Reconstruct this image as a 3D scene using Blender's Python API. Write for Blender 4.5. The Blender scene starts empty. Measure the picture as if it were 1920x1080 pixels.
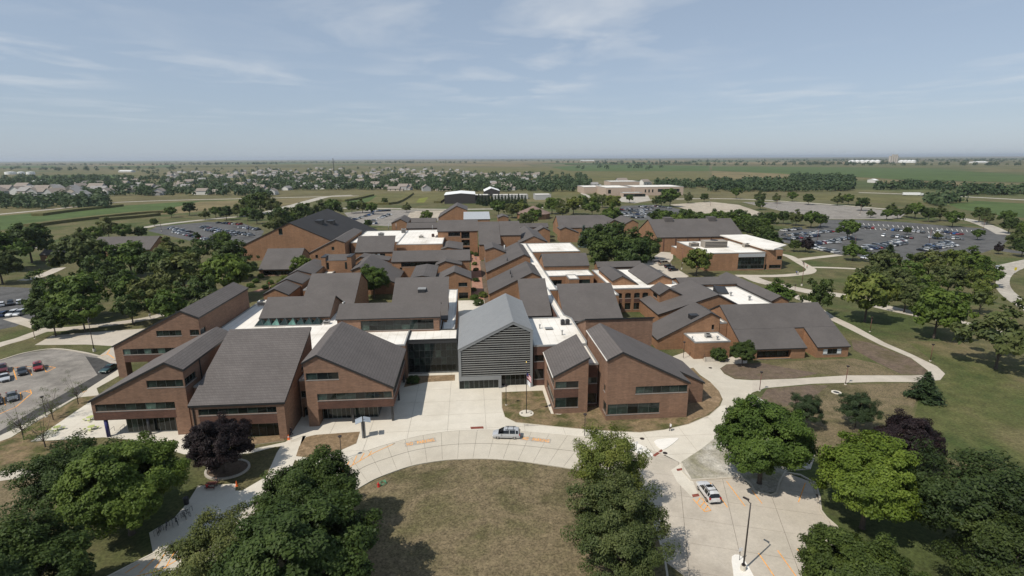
import bpy, math, random
import numpy as np
from mathutils import Vector, Matrix, noise as mnoise
R = math.radians
random.seed(7)
scene = bpy.context.scene
COL = scene.collection

# ------------------------------------------------------------------ camera
F_PX, CAM_H, HORIZON_Y = 1000.0, 50.0, 296.0
PITCH = math.atan((540 - HORIZON_Y) / F_PX)
ROLL, YAW = R(0.3), R(4.5)
fw = np.array([0, math.cos(PITCH), -math.sin(PITCH)])
r0 = np.array([1.0, 0, 0]); u0 = np.array([0, math.sin(PITCH), math.cos(PITCH)])
rt = math.cos(ROLL) * r0 - math.sin(ROLL) * u0
up = math.sin(ROLL) * r0 + math.cos(ROLL) * u0
cd = bpy.data.cameras.new('camera'); cam = bpy.data.objects.new('camera', cd); COL.objects.link(cam)
cd.sensor_fit = 'HORIZONTAL'; cd.sensor_width = 36.0; cd.lens = 36.0 * F_PX / 1920.0
cd.clip_start = 0.5; cd.clip_end = 120000.0
cam.matrix_world = Matrix(((rt[0], up[0], -fw[0], 0), (rt[1], up[1], -fw[1], 0), (rt[2], up[2], -fw[2], CAM_H), (0, 0, 0, 1)))
scene.camera = cam

# ------------------------------------------------------------------ sky, sun, exposure
SUN_DIR = Vector((0.58, 0.47, -1.0)).normalized()          # the way the light travels
SUN_EL = math.asin(-SUN_DIR.z); SUN_ROT = math.atan2(-SUN_DIR.x, -SUN_DIR.y)
world = bpy.data.worlds.new('World'); scene.world = world; world.use_nodes = True
wt = world.node_tree; wt.nodes.clear()
def wn(t, **k):
    n = wt.nodes.new(t)
    for a, b in k.items(): setattr(n, a, b)
    return n
sky = wn('ShaderNodeTexSky', sky_type='NISHITA', sun_disc=False)
sky.sun_elevation = SUN_EL; sky.sun_rotation = SUN_ROT
sky.altitude = 0; sky.air_density = 1.0; sky.dust_density = 0.4; sky.ozone_density = 2.0
bg = wn('ShaderNodeBackground'); bg.inputs[1].default_value = 0.112
wo = wn('ShaderNodeOutputWorld')
# thin cirrus: noise on a plane high above
tc = wn('ShaderNodeTexCoord'); sx = wn('ShaderNodeSeparateXYZ')
wt.links.new(tc.outputs['Generated'], sx.inputs[0])
mz = wn('ShaderNodeMath', operation='MAXIMUM'); mz.inputs[1].default_value = 0.03
wt.links.new(sx.outputs[2], mz.inputs[0])
dx = wn('ShaderNodeMath', operation='DIVIDE'); dy = wn('ShaderNodeMath', operation='DIVIDE')
for d_, o_ in ((dx, 0), (dy, 1)):
    wt.links.new(sx.outputs[o_], d_.inputs[0]); wt.links.new(mz.outputs[0], d_.inputs[1])
cx = wn('ShaderNodeCombineXYZ'); wt.links.new(dx.outputs[0], cx.inputs[0]); wt.links.new(dy.outputs[0], cx.inputs[1])
mp = wn('ShaderNodeMapping'); mp.inputs['Scale'].default_value = (0.55, 0.42, 1); mp.inputs['Rotation'].default_value = (0, 0, 0.35)
mp.inputs['Location'].default_value = (1.3, 0.4, 0)
wt.links.new(cx.outputs[0], mp.inputs[0])
n1 = wn('ShaderNodeTexNoise'); n1.inputs['Scale'].default_value = 1.5; n1.inputs['Detail'].default_value = 5; n1.inputs['Roughness'].default_value = 0.55; n1.inputs['Distortion'].default_value = 0.4
wt.links.new(mp.outputs[0], n1.inputs['Vector'])
n2 = wn('ShaderNodeTexNoise'); n2.inputs['Scale'].default_value = 0.45; n2.inputs['Detail'].default_value = 3
wt.links.new(mp.outputs[0], n2.inputs['Vector'])
r1 = wn('ShaderNodeMapRange'); r1.inputs[1].default_value = 0.46; r1.inputs[2].default_value = 0.70
r2 = wn('ShaderNodeMapRange'); r2.inputs[1].default_value = 0.40; r2.inputs[2].default_value = 0.56
wt.links.new(n1.outputs[0], r1.inputs[0]); wt.links.new(n2.outputs[0], r2.inputs[0])
mm = wn('ShaderNodeMath', operation='MULTIPLY'); wt.links.new(r1.outputs[0], mm.inputs[0]); wt.links.new(r2.outputs[0], mm.inputs[1])
r3 = wn('ShaderNodeMapRange'); r3.inputs[1].default_value = 0.03; r3.inputs[2].default_value = 0.12; r3.inputs[4].default_value = 0.5
wt.links.new(sx.outputs[2], r3.inputs[0])
m3 = wn('ShaderNodeMath', operation='MULTIPLY'); wt.links.new(mm.outputs[0], m3.inputs[0]); wt.links.new(r3.outputs[0], m3.inputs[1])
hs = wn('ShaderNodeHueSaturation'); hs.inputs['Saturation'].default_value = 0.6
tn = wn('ShaderNodeMixRGB', blend_type='MULTIPLY'); tn.inputs[0].default_value = 1.0; tn.inputs[2].default_value = (0.95, 0.98, 1.06, 1)
wt.links.new(sky.outputs[0], hs.inputs['Color']); wt.links.new(hs.outputs[0], tn.inputs[1])
ve = wn('ShaderNodeMixRGB'); ve.inputs[0].default_value = 0.6; ve.inputs[2].default_value = (2.65, 3.45, 4.45, 1); wt.links.new(tn.outputs[0], ve.inputs[1])   # an even veil of high haze
mx = wn('ShaderNodeMixRGB'); mx.inputs[2].default_value = (6.6, 6.75, 6.9, 1)
wt.links.new(m3.outputs[0], mx.inputs[0]); wt.links.new(ve.outputs[0], mx.inputs[1])
wt.links.new(mx.outputs[0], bg.inputs[0]); wt.links.new(bg.outputs[0], wo.inputs[0])
sl = bpy.data.lights.new('sun', 'SUN'); sl.energy = 4.1; sl.angle = R(0.5); sl.color = (1.0, 0.94, 0.85)
so = bpy.data.objects.new('sun', sl); COL.objects.link(so); so.location = (-100, -80, 200)
so.rotation_euler = SUN_DIR.to_track_quat('-Z', 'Y').to_euler()
vs = scene.view_settings; vs.view_transform = 'Standard'; vs.look = 'None'; vs.gamma = 1.0; vs.use_curve_mapping = False
vs.exposure = 0.06
scene.cycles.max_bounces = 6; scene.cycles.diffuse_bounces = 2; scene.cycles.glossy_bounces = 2
scene.cycles.volume_bounces = 0; scene.cycles.transparent_max_bounces = 4

# ------------------------------------------------------------------ survey helpers: image bearings to ground points
def ray(px, py): return fw + rt * (px - 960) / F_PX - up * (py - 540) / F_PX
def G(px, py, z=0.0):
    d = ray(px, py); t = (z - CAM_H) / d[2]; return (d[0] * t, d[1] * t, z)
ca, sa = math.cos(YAW), math.sin(YAW)
def toL(p): return (p[0] * ca + p[1] * sa, -p[0] * sa + p[1] * ca)
def toW(a, b, z=0.0): return (a * ca - b * sa, a * sa + b * ca, z)
def L(px, py, z=0.0): return toL(G(px, py, z))
def LV(px, py, v):
    d = ray(px, py); l = toL(d); t = v / l[1]; return (l[0] * t, CAM_H + d[2] * t)
def GP(pts, z=0.0): return [G(x, y, z)[:2] for x, y in pts]

# ------------------------------------------------------------------ materials
MATS = {}
def new_mat(name):
    m = bpy.data.materials.new(name); m.use_nodes = True; MATS[name] = m
    nt = m.node_tree; b = nt.nodes['Principled BSDF']; return m, nt, b
def ramp(nt, src, stops):
    r = nt.nodes.new('ShaderNodeValToRGB'); e = r.color_ramp.elements
    while len(e) < len(stops): e.new(0.5)
    for i, (p, c) in enumerate(stops): e[i].position = p; e[i].color = (*c, 1)
    nt.links.new(src, r.inputs[0]); return r
def coords(nt, world_space):
    if world_space:
        g = nt.nodes.new('ShaderNodeNewGeometry'); return g.outputs['Position']
    t = nt.nodes.new('ShaderNodeTexCoord'); return t.outputs['Object']
def nz(nt, vec, scale, detail=4, rough=0.6, dist=0.0):
    n = nt.nodes.new('ShaderNodeTexNoise'); n.inputs['Scale'].default_value = scale; n.inputs['Detail'].default_value = detail
    n.inputs['Roughness'].default_value = rough; n.inputs['Distortion'].default_value = dist
    nt.links.new(vec, n.inputs['Vector']); return n.outputs[0]
def mul(nt, a, b, fac=1.0, mode='MULTIPLY'):
    m = nt.nodes.new('ShaderNodeMixRGB'); m.blend_type = mode; m.inputs[0].default_value = fac
    nt.links.new(a, m.inputs[1]); nt.links.new(b, m.inputs[2]); return m.outputs[0]
def sc(c, k): return tuple(x * k for x in c)
def plain(name, c, rough=0.7, metal=0.0, var=0.12, scale=2.0, world_space=False, spec=0.5):
    m, nt, b = new_mat(name); v = coords(nt, world_space)
    r = ramp(nt, nz(nt, v, scale), [(0.3, sc(c, 1 - var)), (0.7, sc(c, 1 + var))])
    nt.links.new(r.outputs[0], b.inputs['Base Color']); b.inputs['Roughness'].default_value = rough
    b.inputs['Metallic'].default_value = metal; b.inputs['Specular IOR Level'].default_value = spec
    return m
def ground_mat(name, cs, s_big, s_mid, s_fine, rough=0.95, fine=0.25, bump=0.0, mid_amp=0.28):
    """cs: low, mid, high colours of the large patches; a fine grain multiplies them"""
    m, nt, b = new_mat(name); v = coords(nt, True)
    big = nz(nt, v, s_big, 5, 0.62, 0.3)
    r = ramp(nt, big, [(0.36, cs[0]), (0.5, cs[1]), (0.64, cs[2])])
    mid = ramp(nt, nz(nt, v, s_mid, 5, 0.7), [(0.3, (1 - mid_amp,) * 3), (0.7, (1 + mid_amp, 1 + mid_amp * 0.97, 1 + mid_amp * 0.9))])
    fn = nz(nt, v, s_fine, 3, 0.7)
    fr = ramp(nt, fn, [(0.3, (1 - fine,) * 3), (0.7, (1 + fine,) * 3)])
    c = mul(nt, mul(nt, r.outputs[0], mid.outputs[0]), fr.outputs[0])
    nt.links.new(c, b.inputs['Base Color']); b.inputs['Roughness'].default_value = rough; b.inputs['Specular IOR Level'].default_value = 0.15
    if bump:
        bp = nt.nodes.new('ShaderNodeBump'); bp.inputs['Strength'].default_value = bump; bp.inputs['Distance'].default_value = 0.1
        nt.links.new(fn, bp.inputs['Height']); nt.links.new(bp.outputs[0], b.inputs['Normal'])
    return m
def own_tone(nt, c, amp):
    """each object a shade of its own"""
    oi = nt.nodes.new('ShaderNodeObjectInfo'); r = ramp(nt, oi.outputs['Random'], [(0.0, (1 - amp,) * 3), (1.0, (1 + amp, 1 + amp * 0.95, 1 + amp * 0.9))]); return mul(nt, c, r.outputs[0])
def streaks(nt, v, amp):
    st = nt.nodes.new('ShaderNodeMapping'); st.inputs['Scale'].default_value = (0.9, 0.9, 0.07); nt.links.new(v, st.inputs[0])
    return ramp(nt, nz(nt, st.outputs[0], 1.0, 5, 0.7), [(0.3, (1 - amp,) * 3), (0.62, (1.0, 1.0, 1.0)), (0.8, (1 + amp * 0.5,) * 3)]).outputs[0]
def brick_mat(name, c1, c2, mortar):
    m, nt, b = new_mat(name); v = coords(nt, False)
    s = nt.nodes.new('ShaderNodeSeparateXYZ'); nt.links.new(v, s.inputs[0])
    a = nt.nodes.new('ShaderNodeMath'); a.operation = 'ADD'; nt.links.new(s.outputs[0], a.inputs[0]); nt.links.new(s.outputs[1], a.inputs[1])
    cmb = nt.nodes.new('ShaderNodeCombineXYZ'); nt.links.new(a.outputs[0], cmb.inputs[0]); nt.links.new(s.outputs[2], cmb.inputs[1])
    bt = nt.nodes.new('ShaderNodeTexBrick'); nt.links.new(cmb.outputs[0], bt.inputs['Vector'])
    bt.inputs['Color1'].default_value = (*c1, 1); bt.inputs['Color2'].default_value = (*c2, 1); bt.inputs['Mortar'].default_value = (*mortar, 1)
    bt.inputs['Scale'].default_value = 1.0; bt.inputs['Brick Width'].default_value = 0.42; bt.inputs['Row Height'].default_value = 0.16; bt.inputs['Mortar Size'].default_value = 0.018
    st = nt.nodes.new('ShaderNodeMapping'); st.inputs['Scale'].default_value = (0.35, 0.35, 2.2); nt.links.new(v, st.inputs[0])
    n = ramp(nt, nz(nt, st.outputs[0], 1.2, 6, 0.75), [(0.25, (0.74, 0.74, 0.74)), (0.75, (1.25, 1.23, 1.2))])
    n2 = ramp(nt, nz(nt, v, 0.12, 3), [(0.3, (0.88, 0.88, 0.88)), (0.7, (1.12, 1.1, 1.08))])
    c = own_tone(nt, mul(nt, mul(nt, mul(nt, bt.outputs[0], n.outputs[0]), n2.outputs[0]), streaks(nt, v, 0.16)), 0.07)
    nt.links.new(c, b.inputs['Base Color']); b.inputs['Roughness'].default_value = 0.9; b.inputs['Specular IOR Level'].default_value = 0.2
    bp = nt.nodes.new('ShaderNodeBump'); bp.inputs['Strength'].default_value = 0.4; bp.inputs['Distance'].default_value = 0.02; bp.invert = True
    nt.links.new(bt.outputs['Fac'], bp.inputs['Height']); nt.links.new(bp.outputs[0], b.inputs['Normal'])
    return m
def shingle_mat(name, c1, c2, row=0.14, contrast=0.3):
    m, nt, b = new_mat(name); v = coords(nt, False)
    s = nt.nodes.new('ShaderNodeSeparateXYZ'); nt.links.new(v, s.inputs[0])
    a = nt.nodes.new('ShaderNodeMath'); a.operation = 'ADD'; nt.links.new(s.outputs[0], a.inputs[0]); nt.links.new(s.outputs[1], a.inputs[1])
    cmb = nt.nodes.new('ShaderNodeCombineXYZ'); nt.links.new(a.outputs[0], cmb.inputs[0]); nt.links.new(s.outputs[2], cmb.inputs[1])
    bt = nt.nodes.new('ShaderNodeTexBrick'); nt.links.new(cmb.outputs[0], bt.inputs['Vector'])
    bt.inputs['Color1'].default_value = (*c1, 1); bt.inputs['Color2'].default_value = (*c2, 1); bt.inputs['Mortar'].default_value = (*sc(c1, 1 - contrast), 1)
    bt.inputs['Scale'].default_value = 1.0; bt.inputs['Brick Width'].default_value = 0.45; bt.inputs['Row Height'].default_value = row
    bt.inputs['Mortar Size'].default_value = 0.03; bt.inputs['Mortar Smooth'].default_value = 0.6
    n = ramp(nt, nz(nt, v, 5.0, 4, 0.8), [(0.25, (0.91, 0.91, 0.91)), (0.75, (1.09, 1.09, 1.08))])
    n2 = ramp(nt, nz(nt, v, 0.16, 4), [(0.3, (0.9, 0.9, 0.9)), (0.7, (1.1, 1.1, 1.1))])
    c = own_tone(nt, mul(nt, mul(nt, mul(nt, bt.outputs[0], n.outputs[0]), n2.outputs[0]), streaks(nt, v, 0.05)), 0.07)
    nt.links.new(c, b.inputs['Base Color']); b.inputs['Roughness'].default_value = 0.85; b.inputs['Specular IOR Level'].default_value = 0.25
    return m
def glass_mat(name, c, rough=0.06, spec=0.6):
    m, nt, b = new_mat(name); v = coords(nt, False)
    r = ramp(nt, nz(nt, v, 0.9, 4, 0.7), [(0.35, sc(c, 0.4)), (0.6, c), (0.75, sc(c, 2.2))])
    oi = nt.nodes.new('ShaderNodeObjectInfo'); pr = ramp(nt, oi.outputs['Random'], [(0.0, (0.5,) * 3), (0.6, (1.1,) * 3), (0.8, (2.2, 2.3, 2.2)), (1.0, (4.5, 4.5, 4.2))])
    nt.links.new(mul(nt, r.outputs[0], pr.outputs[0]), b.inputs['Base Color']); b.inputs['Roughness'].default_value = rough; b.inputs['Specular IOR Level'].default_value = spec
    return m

brick_mat('brick_new', (0.280, 0.165, 0.109), (0.208, 0.125, 0.085), (0.20, 0.142, 0.11))
brick_mat('brick_old', (0.315, 0.170, 0.092), (0.245, 0.132, 0.074), (0.27, 0.18, 0.12))
brick_mat('brick_band', (0.135, 0.070, 0.052), (0.10, 0.054, 0.042), (0.11, 0.07, 0.055))
shingle_mat('shingle_new', (0.132, 0.118, 0.111), (0.114, 0.101, 0.095), 0.26, 0.35)
shingle_mat('shingle_old', (0.112, 0.101, 0.095), (0.098, 0.088, 0.083), 0.14, 0.15)
shingle_mat('shingle_dark', (0.042, 0.040, 0.040), (0.034, 0.033, 0.033), 0.14, 0.15)
plain('fascia', (0.020, 0.020, 0.021), 0.5)
plain('metal_grey', (0.22, 0.228, 0.23), 0.42, 0.0, 0.05, 0.8)
plain('metal_roof', (0.245, 0.25, 0.25), 0.45, 0.0, 0.06, 0.6)
plain('slat_grey', (0.24, 0.24, 0.228), 0.5, 0.0, 0.06, 0.8)
plain('frame_metal', (0.20, 0.215, 0.21), 0.4, 0.3)
plain('frame_dark', (0.045, 0.05, 0.05), 0.4, 0.2)
glass_mat('glass', (0.009, 0.013, 0.012), 0.06, 0.4)
glass_mat('glass_green', (0.028, 0.058, 0.050), 0.08); glass_mat('glass_pale', (0.022, 0.034, 0.030), 0.06, 0.4); plain('frame_green', (0.075, 0.09, 0.085), 0.4, 0.2)
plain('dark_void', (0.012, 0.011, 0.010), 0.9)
plain('coping', (0.32, 0.32, 0.31), 0.5, 0.3)
plain('column_blue', (0.03, 0.03, 0.13), 0.4)
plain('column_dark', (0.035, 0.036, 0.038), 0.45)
def membrane():
    m, nt, b = new_mat('membrane'); v = coords(nt, False)
    r = ramp(nt, nz(nt, v, 0.10, 6, 0.7, 0.5), [(0.30, (0.52, 0.47, 0.39)), (0.47, (0.73, 0.69, 0.62)), (0.62, (0.80, 0.76, 0.69))])
    st = ramp(nt, nz(nt, v, 0.6, 6, 0.8, 0.6), [(0.22, (0.62, 0.56, 0.50)), (0.36, (1, 1, 1))])
    # welded sheet seams
    w = nt.nodes.new('ShaderNodeTexWave'); w.inputs['Scale'].default_value = 0.16; w.inputs['Distortion'].default_value = 0.0
    nt.links.new(v, w.inputs['Vector']); sr = ramp(nt, w.outputs[0], [(0.0, (0.86, 0.85, 0.83)), (0.04, (1, 1, 1))])
    nt.links.new(mul(nt, mul(nt, r.outputs[0], st.outputs[0]), sr.outputs[0]), b.inputs['Base Color']); b.inputs['Roughness'].default_value = 0.75
membrane()
# ground materials
ground_mat('grass', ((0.062, 0.078, 0.026), (0.115, 0.102, 0.050), (0.068, 0.086, 0.028)), 0.022, 0.22, 2.0, fine=0.42, bump=0.5)
ground_mat('grass_dry', ((0.088, 0.080, 0.038), (0.165, 0.130, 0.078), (0.095, 0.088, 0.040)), 0.06, 0.9, 3.4, fine=0.55, bump=0.7)
ground_mat('grass_patchy', ((0.075, 0.075, 0.028), (0.20, 0.145, 0.085), (0.085, 0.085, 0.032)), 0.16, 0.6, 2.6, fine=0.3, bump=0.6)
ground_mat('grass_green', ((0.052, 0.072, 0.022), (0.092, 0.095, 0.036), (0.150, 0.122, 0.066)), 0.03, 0.3, 2.0, fine=0.38, bump=0.5)
ground_mat('mulch', ((0.225, 0.158, 0.095), (0.19, 0.135, 0.08), (0.26, 0.185, 0.115)), 0.3, 1.2, 4.0, fine=0.25, bump=0.5)
ground_mat('soil', ((0.115, 0.085, 0.062), (0.14, 0.105, 0.078), (0.105, 0.085, 0.05)), 0.15, 0.8, 3.5, fine=0.25, bump=0.5)
ground_mat('gravel', ((0.19, 0.18, 0.10), (0.34, 0.315, 0.26), (0.48, 0.455, 0.40)), 0.12, 0.9, 4.0, fine=0.25)
ground_mat('concrete', ((0.475, 0.43, 0.35), (0.505, 0.46, 0.38), (0.445, 0.40, 0.325)), 0.05, 0.5, 3.5, fine=0.05, mid_amp=0.06)
ground_mat('concrete_old', ((0.43, 0.385, 0.315), (0.47, 0.42, 0.35), (0.38, 0.335, 0.275)), 0.06, 0.4, 3.0, fine=0.07, mid_amp=0.09)
ground_mat('concrete_white', ((0.56, 0.515, 0.43), (0.595, 0.55, 0.465), (0.52, 0.475, 0.395)), 0.05, 0.5, 3.0, fine=0.04, mid_amp=0.05)
ground_mat('concrete_bright', ((0.70, 0.67, 0.61), (0.74, 0.71, 0.65), (0.66, 0.63, 0.57)), 0.1, 0.6, 3.0, fine=0.04, mid_amp=0.05)
ground_mat('joint', ((0.10, 0.085, 0.07), (0.14, 0.12, 0.10), (0.08, 0.07, 0.06)), 0.5, 2, 5, fine=0.1)
ground_mat('asphalt', ((0.085, 0.084, 0.083), (0.11, 0.109, 0.107), (0.070, 0.069, 0.068)), 0.05, 0.4, 3.0, fine=0.15)
ground_mat('asphalt_pale', ((0.22, 0.20, 0.178), (0.25, 0.23, 0.205), (0.19, 0.175, 0.155)), 0.05, 0.35, 3.0, fine=0.12)
ground_mat('asphalt_dark', ((0.06, 0.058, 0.056), (0.07, 0.068, 0.065), (0.055, 0.053, 0.05)), 0.1, 0.6, 3.0, fine=0.12)
ground_mat('lot_tan', ((0.36, 0.31, 0.245), (0.40, 0.35, 0.28), (0.33, 0.285, 0.225)), 0.03, 0.2, 2.0, fine=0.06)
ground_mat('road_far', ((0.36, 0.33, 0.28), (0.40, 0.37, 0.32), (0.33, 0.30, 0.26)), 0.05, 0.3, 2.0, fine=0.06)
ground_mat('paver_red', ((0.30, 0.165, 0.115), (0.34, 0.19, 0.135), (0.27, 0.15, 0.105)), 0.2, 1.2, 4.0, fine=0.1)
ground_mat('tactile_red', ((0.20, 0.06, 0.045), (0.22, 0.07, 0.05), (0.18, 0.055, 0.04)), 0.4, 1.5, 5.0, fine=0.1)
ground_mat('paint_orange', ((0.80, 0.36, 0.07), (0.78, 0.34, 0.07), (0.72, 0.33, 0.09)), 0.4, 1.5, 6.0, fine=0.12)
ground_mat('paint_white', ((0.62, 0.60, 0.56), (0.66, 0.64, 0.60), (0.55, 0.53, 0.49)), 0.4, 1.5, 6.0, fine=0.12)
ground_mat('stain_grey', ((0.36, 0.33, 0.28), (0.39, 0.355, 0.305), (0.34, 0.31, 0.265)), 0.4, 1.5, 6.0, fine=0.08)
ground_mat('field_soy', ((0.062, 0.095, 0.028), (0.072, 0.105, 0.034), (0.055, 0.085, 0.026)), 0.004, 0.03, 0.35, fine=0.2)
ground_mat('field_corn', ((0.105, 0.105, 0.040), (0.125, 0.115, 0.048), (0.09, 0.095, 0.036)), 0.004, 0.03, 0.35, fine=0.22)
ground_mat('field_tan', ((0.155, 0.125, 0.060), (0.18, 0.145, 0.075), (0.135, 0.115, 0.055)), 0.004, 0.03, 0.35, fine=0.18)
ground_mat('field_lime', ((0.15, 0.165, 0.035), (0.17, 0.18, 0.04), (0.13, 0.15, 0.035)), 0.01, 0.05, 0.35, fine=0.18)
ground_mat('plain_land', ((0.066, 0.085, 0.032), (0.135, 0.118, 0.058), (0.080, 0.090, 0.036)), 0.0016, 0.012, 0.1, fine=0.15)

# ------------------------------------------------------------------ mesh + object helpers
class MB:
    def __init__(s): s.v = []; s.f = []; s.m = []
    def quad(s, pts, m=0):
        n = len(s.v); s.v += [tuple(p) for p in pts]; s.f.append(tuple(range(n, n + len(pts)))); s.m.append(m)
    def box(s, x0, x1, y0, y1, z0, z1, m=0):
        p = [(x0, y0, z0), (x1, y0, z0), (x1, y1, z0), (x0, y1, z0), (x0, y0, z1), (x1, y0, z1), (x1, y1, z1), (x0, y1, z1)]
        n = len(s.v); s.v += p
        for f in ((3, 2, 1, 0), (4, 5, 6, 7), (0, 1, 5, 4), (1, 2, 6, 5), (2, 3, 7, 6), (3, 0, 4, 7)):
            s.f.append(tuple(n + i for i in f)); s.m.append(m)
    def prism(s, pts, z0, z1, m_top=0, m_side=None, bottom=False):
        """pts counter-clockwise list of xy; z1 may be a list of heights"""
        a = sum(pts[i][0] * pts[(i + 1) % len(pts)][1] - pts[(i + 1) % len(pts)][0] * pts[i][1] for i in range(len(pts)))
        k = len(pts); zt = z1 if isinstance(z1, (list, tuple)) else [z1] * k
        if a < 0: pts = pts[::-1]; zt = zt[::-1]
        ms = m_top if m_side is None else m_side
        n = len(s.v); s.v += [(p[0], p[1], z0) for p in pts] + [(p[0], p[1], zt[i]) for i, p in enumerate(pts)]
        s.f.append(tuple(range(n + k, n + 2 * k))); s.m.append(m_top)
        if bottom: s.f.append(tuple(range(n + k - 1, n - 1, -1))); s.m.append(ms)
        for i in range(k):
            j = (i + 1) % k; s.f.append((n + i, n + j, n + k + j, n + k + i)); s.m.append(ms)
    def tube(s, pts, rad, seg=8, m=0, cap=True):
        """tapered tube through points; rad a number or list"""
        k = len(pts); rs = rad if isinstance(rad, (list, tuple)) else [rad] * k; base = len(s.v)
        P = [Vector(p) for p in pts]
        for i, p in enumerate(P):
            d = (P[min(i + 1, k - 1)] - P[max(i - 1, 0)]).normalized()
            a = d.cross(Vector((0, 0, 1)) if abs(d.z) < 0.95 else Vector((1, 0, 0))).normalized(); b = a.cross(d)
            for j in range(seg):
                t = 2 * math.pi * j / seg; q = p + (a * math.cos(t) + b * math.sin(t)) * rs[i]; s.v.append(tuple(q))
        for i in range(k - 1):
            for j in range(seg):
                j2 = (j + 1) % seg; s.f.append((base + i * seg + j, base + i * seg + j2, base + (i + 1) * seg + j2, base + (i + 1) * seg + j)); s.m.append(m)
        if cap:
            s.f.append(tuple(base + j for j in range(seg - 1, -1, -1))); s.m.append(m)
            s.f.append(tuple(base + (k - 1) * seg + j for j in range(seg))); s.m.append(m)
    def data(s, name, mats, smooth=False):
        me = bpy.data.meshes.new(name); me.from_pydata(s.v, [], s.f)
        for m in mats: me.materials.append(MATS[m] if isinstance(m, str) else m)
        if any(s.m): me.polygons.foreach_set('material_index', s.m)
        if smooth: me.polygons.foreach_set('use_smooth', [True] * len(me.polygons))
        me.update(); return me
    def build(s, name, mats, parent=None, loc=None, smooth=False):
        if isinstance(mats, str): mats = [mats]
        return link(name, s.data(name, mats, smooth), parent, loc)
def link(name, data, parent=None, loc=None):
    o = bpy.data.objects.new(name, data); COL.objects.link(o)
    if parent is not None: o.parent = parent
    if loc is not None: o.location = loc
    return o
def tag(o, label=None, cat=None, group=None, kind=None):
    if label: o['label'] = label
    if cat: o['category'] = cat
    if group: o['group'] = group
    if kind: o['kind'] = kind
    return o
def thing(name, label, cat, loc=(0, 0, 0), rz=0.0, group=None):
    o = bpy.data.objects.new(name, None); COL.objects.link(o); o.location = loc; o.rotation_euler = (0, 0, rz)
    o.empty_display_size = 0.5
    return tag(o, label, cat, group)
def copy_tree(o, parent=None):
    c = o.copy(); COL.objects.link(c); c.parent = parent
    for ch in list(o.children): copy_tree(ch, c)
    return c

# ------------------------------------------------------------------ ground sheets
def clip_cell(poly, cell):
    """clip any polygon by a convex ccw cell"""
    out = poly
    for i in range(len(cell)):
        a, b = cell[i], cell[(i + 1) % len(cell)]; ex, ey = b[0] - a[0], b[1] - a[1]
        inp, out = out, []
        if not inp: return []
        def side(p): return ex * (p[1] - a[1]) - ey * (p[0] - a[0])
        for j in range(len(inp)):
            p, q = inp[j], inp[(j + 1) % len(inp)]; sp, sq = side(p), side(q)
            if sp >= 0: out.append(p)
            if (sp >= 0) != (sq >= 0):
                t = sp / (sp - sq); out.append((p[0] + (q[0] - p[0]) * t, p[1] + (q[1] - p[1]) * t))
    return out
def area(p): return 0.5 * abs(sum(p[i][0] * p[(i + 1) % len(p)][1] - p[(i + 1) % len(p)][0] * p[i][1] for i in range(len(p))))
def smooth_closed(pts, n=3):
    out = []
    k = len(pts)
    for i in range(k):
        p0, p1, p2, p3 = pts[i - 1], pts[i], pts[(i + 1) % k], pts[(i + 2) % k]
        for j in range(n):
            t = j / n
            out.append(tuple(0.5 * ((2 * p1[c]) + (-p0[c] + p2[c]) * t + (2 * p0[c] - 5 * p1[c] + 4 * p2[c] - p3[c]) * t * t + (-p0[c] + 3 * p1[c] - 3 * p2[c] + p3[c]) * t ** 3) for c in range(2)))
    return out
def smooth_open(pts, n=4):
    out = []; k = len(pts)
    for i in range(k - 1):
        p0, p1, p2, p3 = pts[max(i - 1, 0)], pts[i], pts[i + 1], pts[min(i + 2, k - 1)]
        for j in range(n):
            t = j / n
            out.append(tuple(0.5 * ((2 * p1[c]) + (-p0[c] + p2[c]) * t + (2 * p0[c] - 5 * p1[c] + 4 * p2[c] - p3[c]) * t * t + (-p0[c] + 3 * p1[c] - 3 * p2[c] + p3[c]) * t ** 3) for c in range(2)))
    out.append(tuple(pts[-1])); return out
def tri_sheet(poly):
    from mathutils.geometry import tessellate_polygon
    return tessellate_polygon([[Vector((p[0], p[1], 0)) for p in poly]])
def sheet(name, poly, z, mat, kind='structure', parent=None, raised=0.0, side=None):
    """a flat sheet (or, with raised, a low slab) over a world xy polygon"""
    a = sum(poly[i][0] * poly[(i + 1) % len(poly)][1] - poly[(i + 1) % len(poly)][0] * poly[i][1] for i in range(len(poly)))
    if a < 0: poly = poly[::-1]
    b = MB(); k = len(poly); b.v = [(p[0], p[1], z + raised) for p in poly]
    for t in tri_sheet(poly):
        p, q, r_ = (poly[i] for i in t)
        if (q[0] - p[0]) * (r_[1] - p[1]) - (q[1] - p[1]) * (r_[0] - p[0]) < 0: t = (t[0], t[2], t[1])
        b.f.append(tuple(t)); b.m.append(0)
    if raised:
        b.v += [(p[0], p[1], z - 0.02) for p in poly]
        for i in range(k):
            j = (i + 1) % k; b.f.append((k + i, k + j, j, i)); b.m.append(1)
    o = b.build(name, [mat, side or mat], parent)
    if kind and parent is None: o['kind'] = kind
    return o
def ribbon(pts, w):
    """polygon of width w (metres) along a world polyline"""
    l, r_ = [], []
    for i, p in enumerate(pts):
        a, b = pts[max(i - 1, 0)], pts[min(i + 1, len(pts) - 1)]
        d = Vector((b[0] - a[0], b[1] - a[1])).normalized(); n = Vector((-d.y, d.x)) * (w / 2 if not isinstance(w, (list, tuple)) else w[i] / 2)
        l.append((p[0] + n.x, p[1] + n.y)); r_.append((p[0] - n.x, p[1] - n.y))
    return l + r_[::-1]
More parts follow.
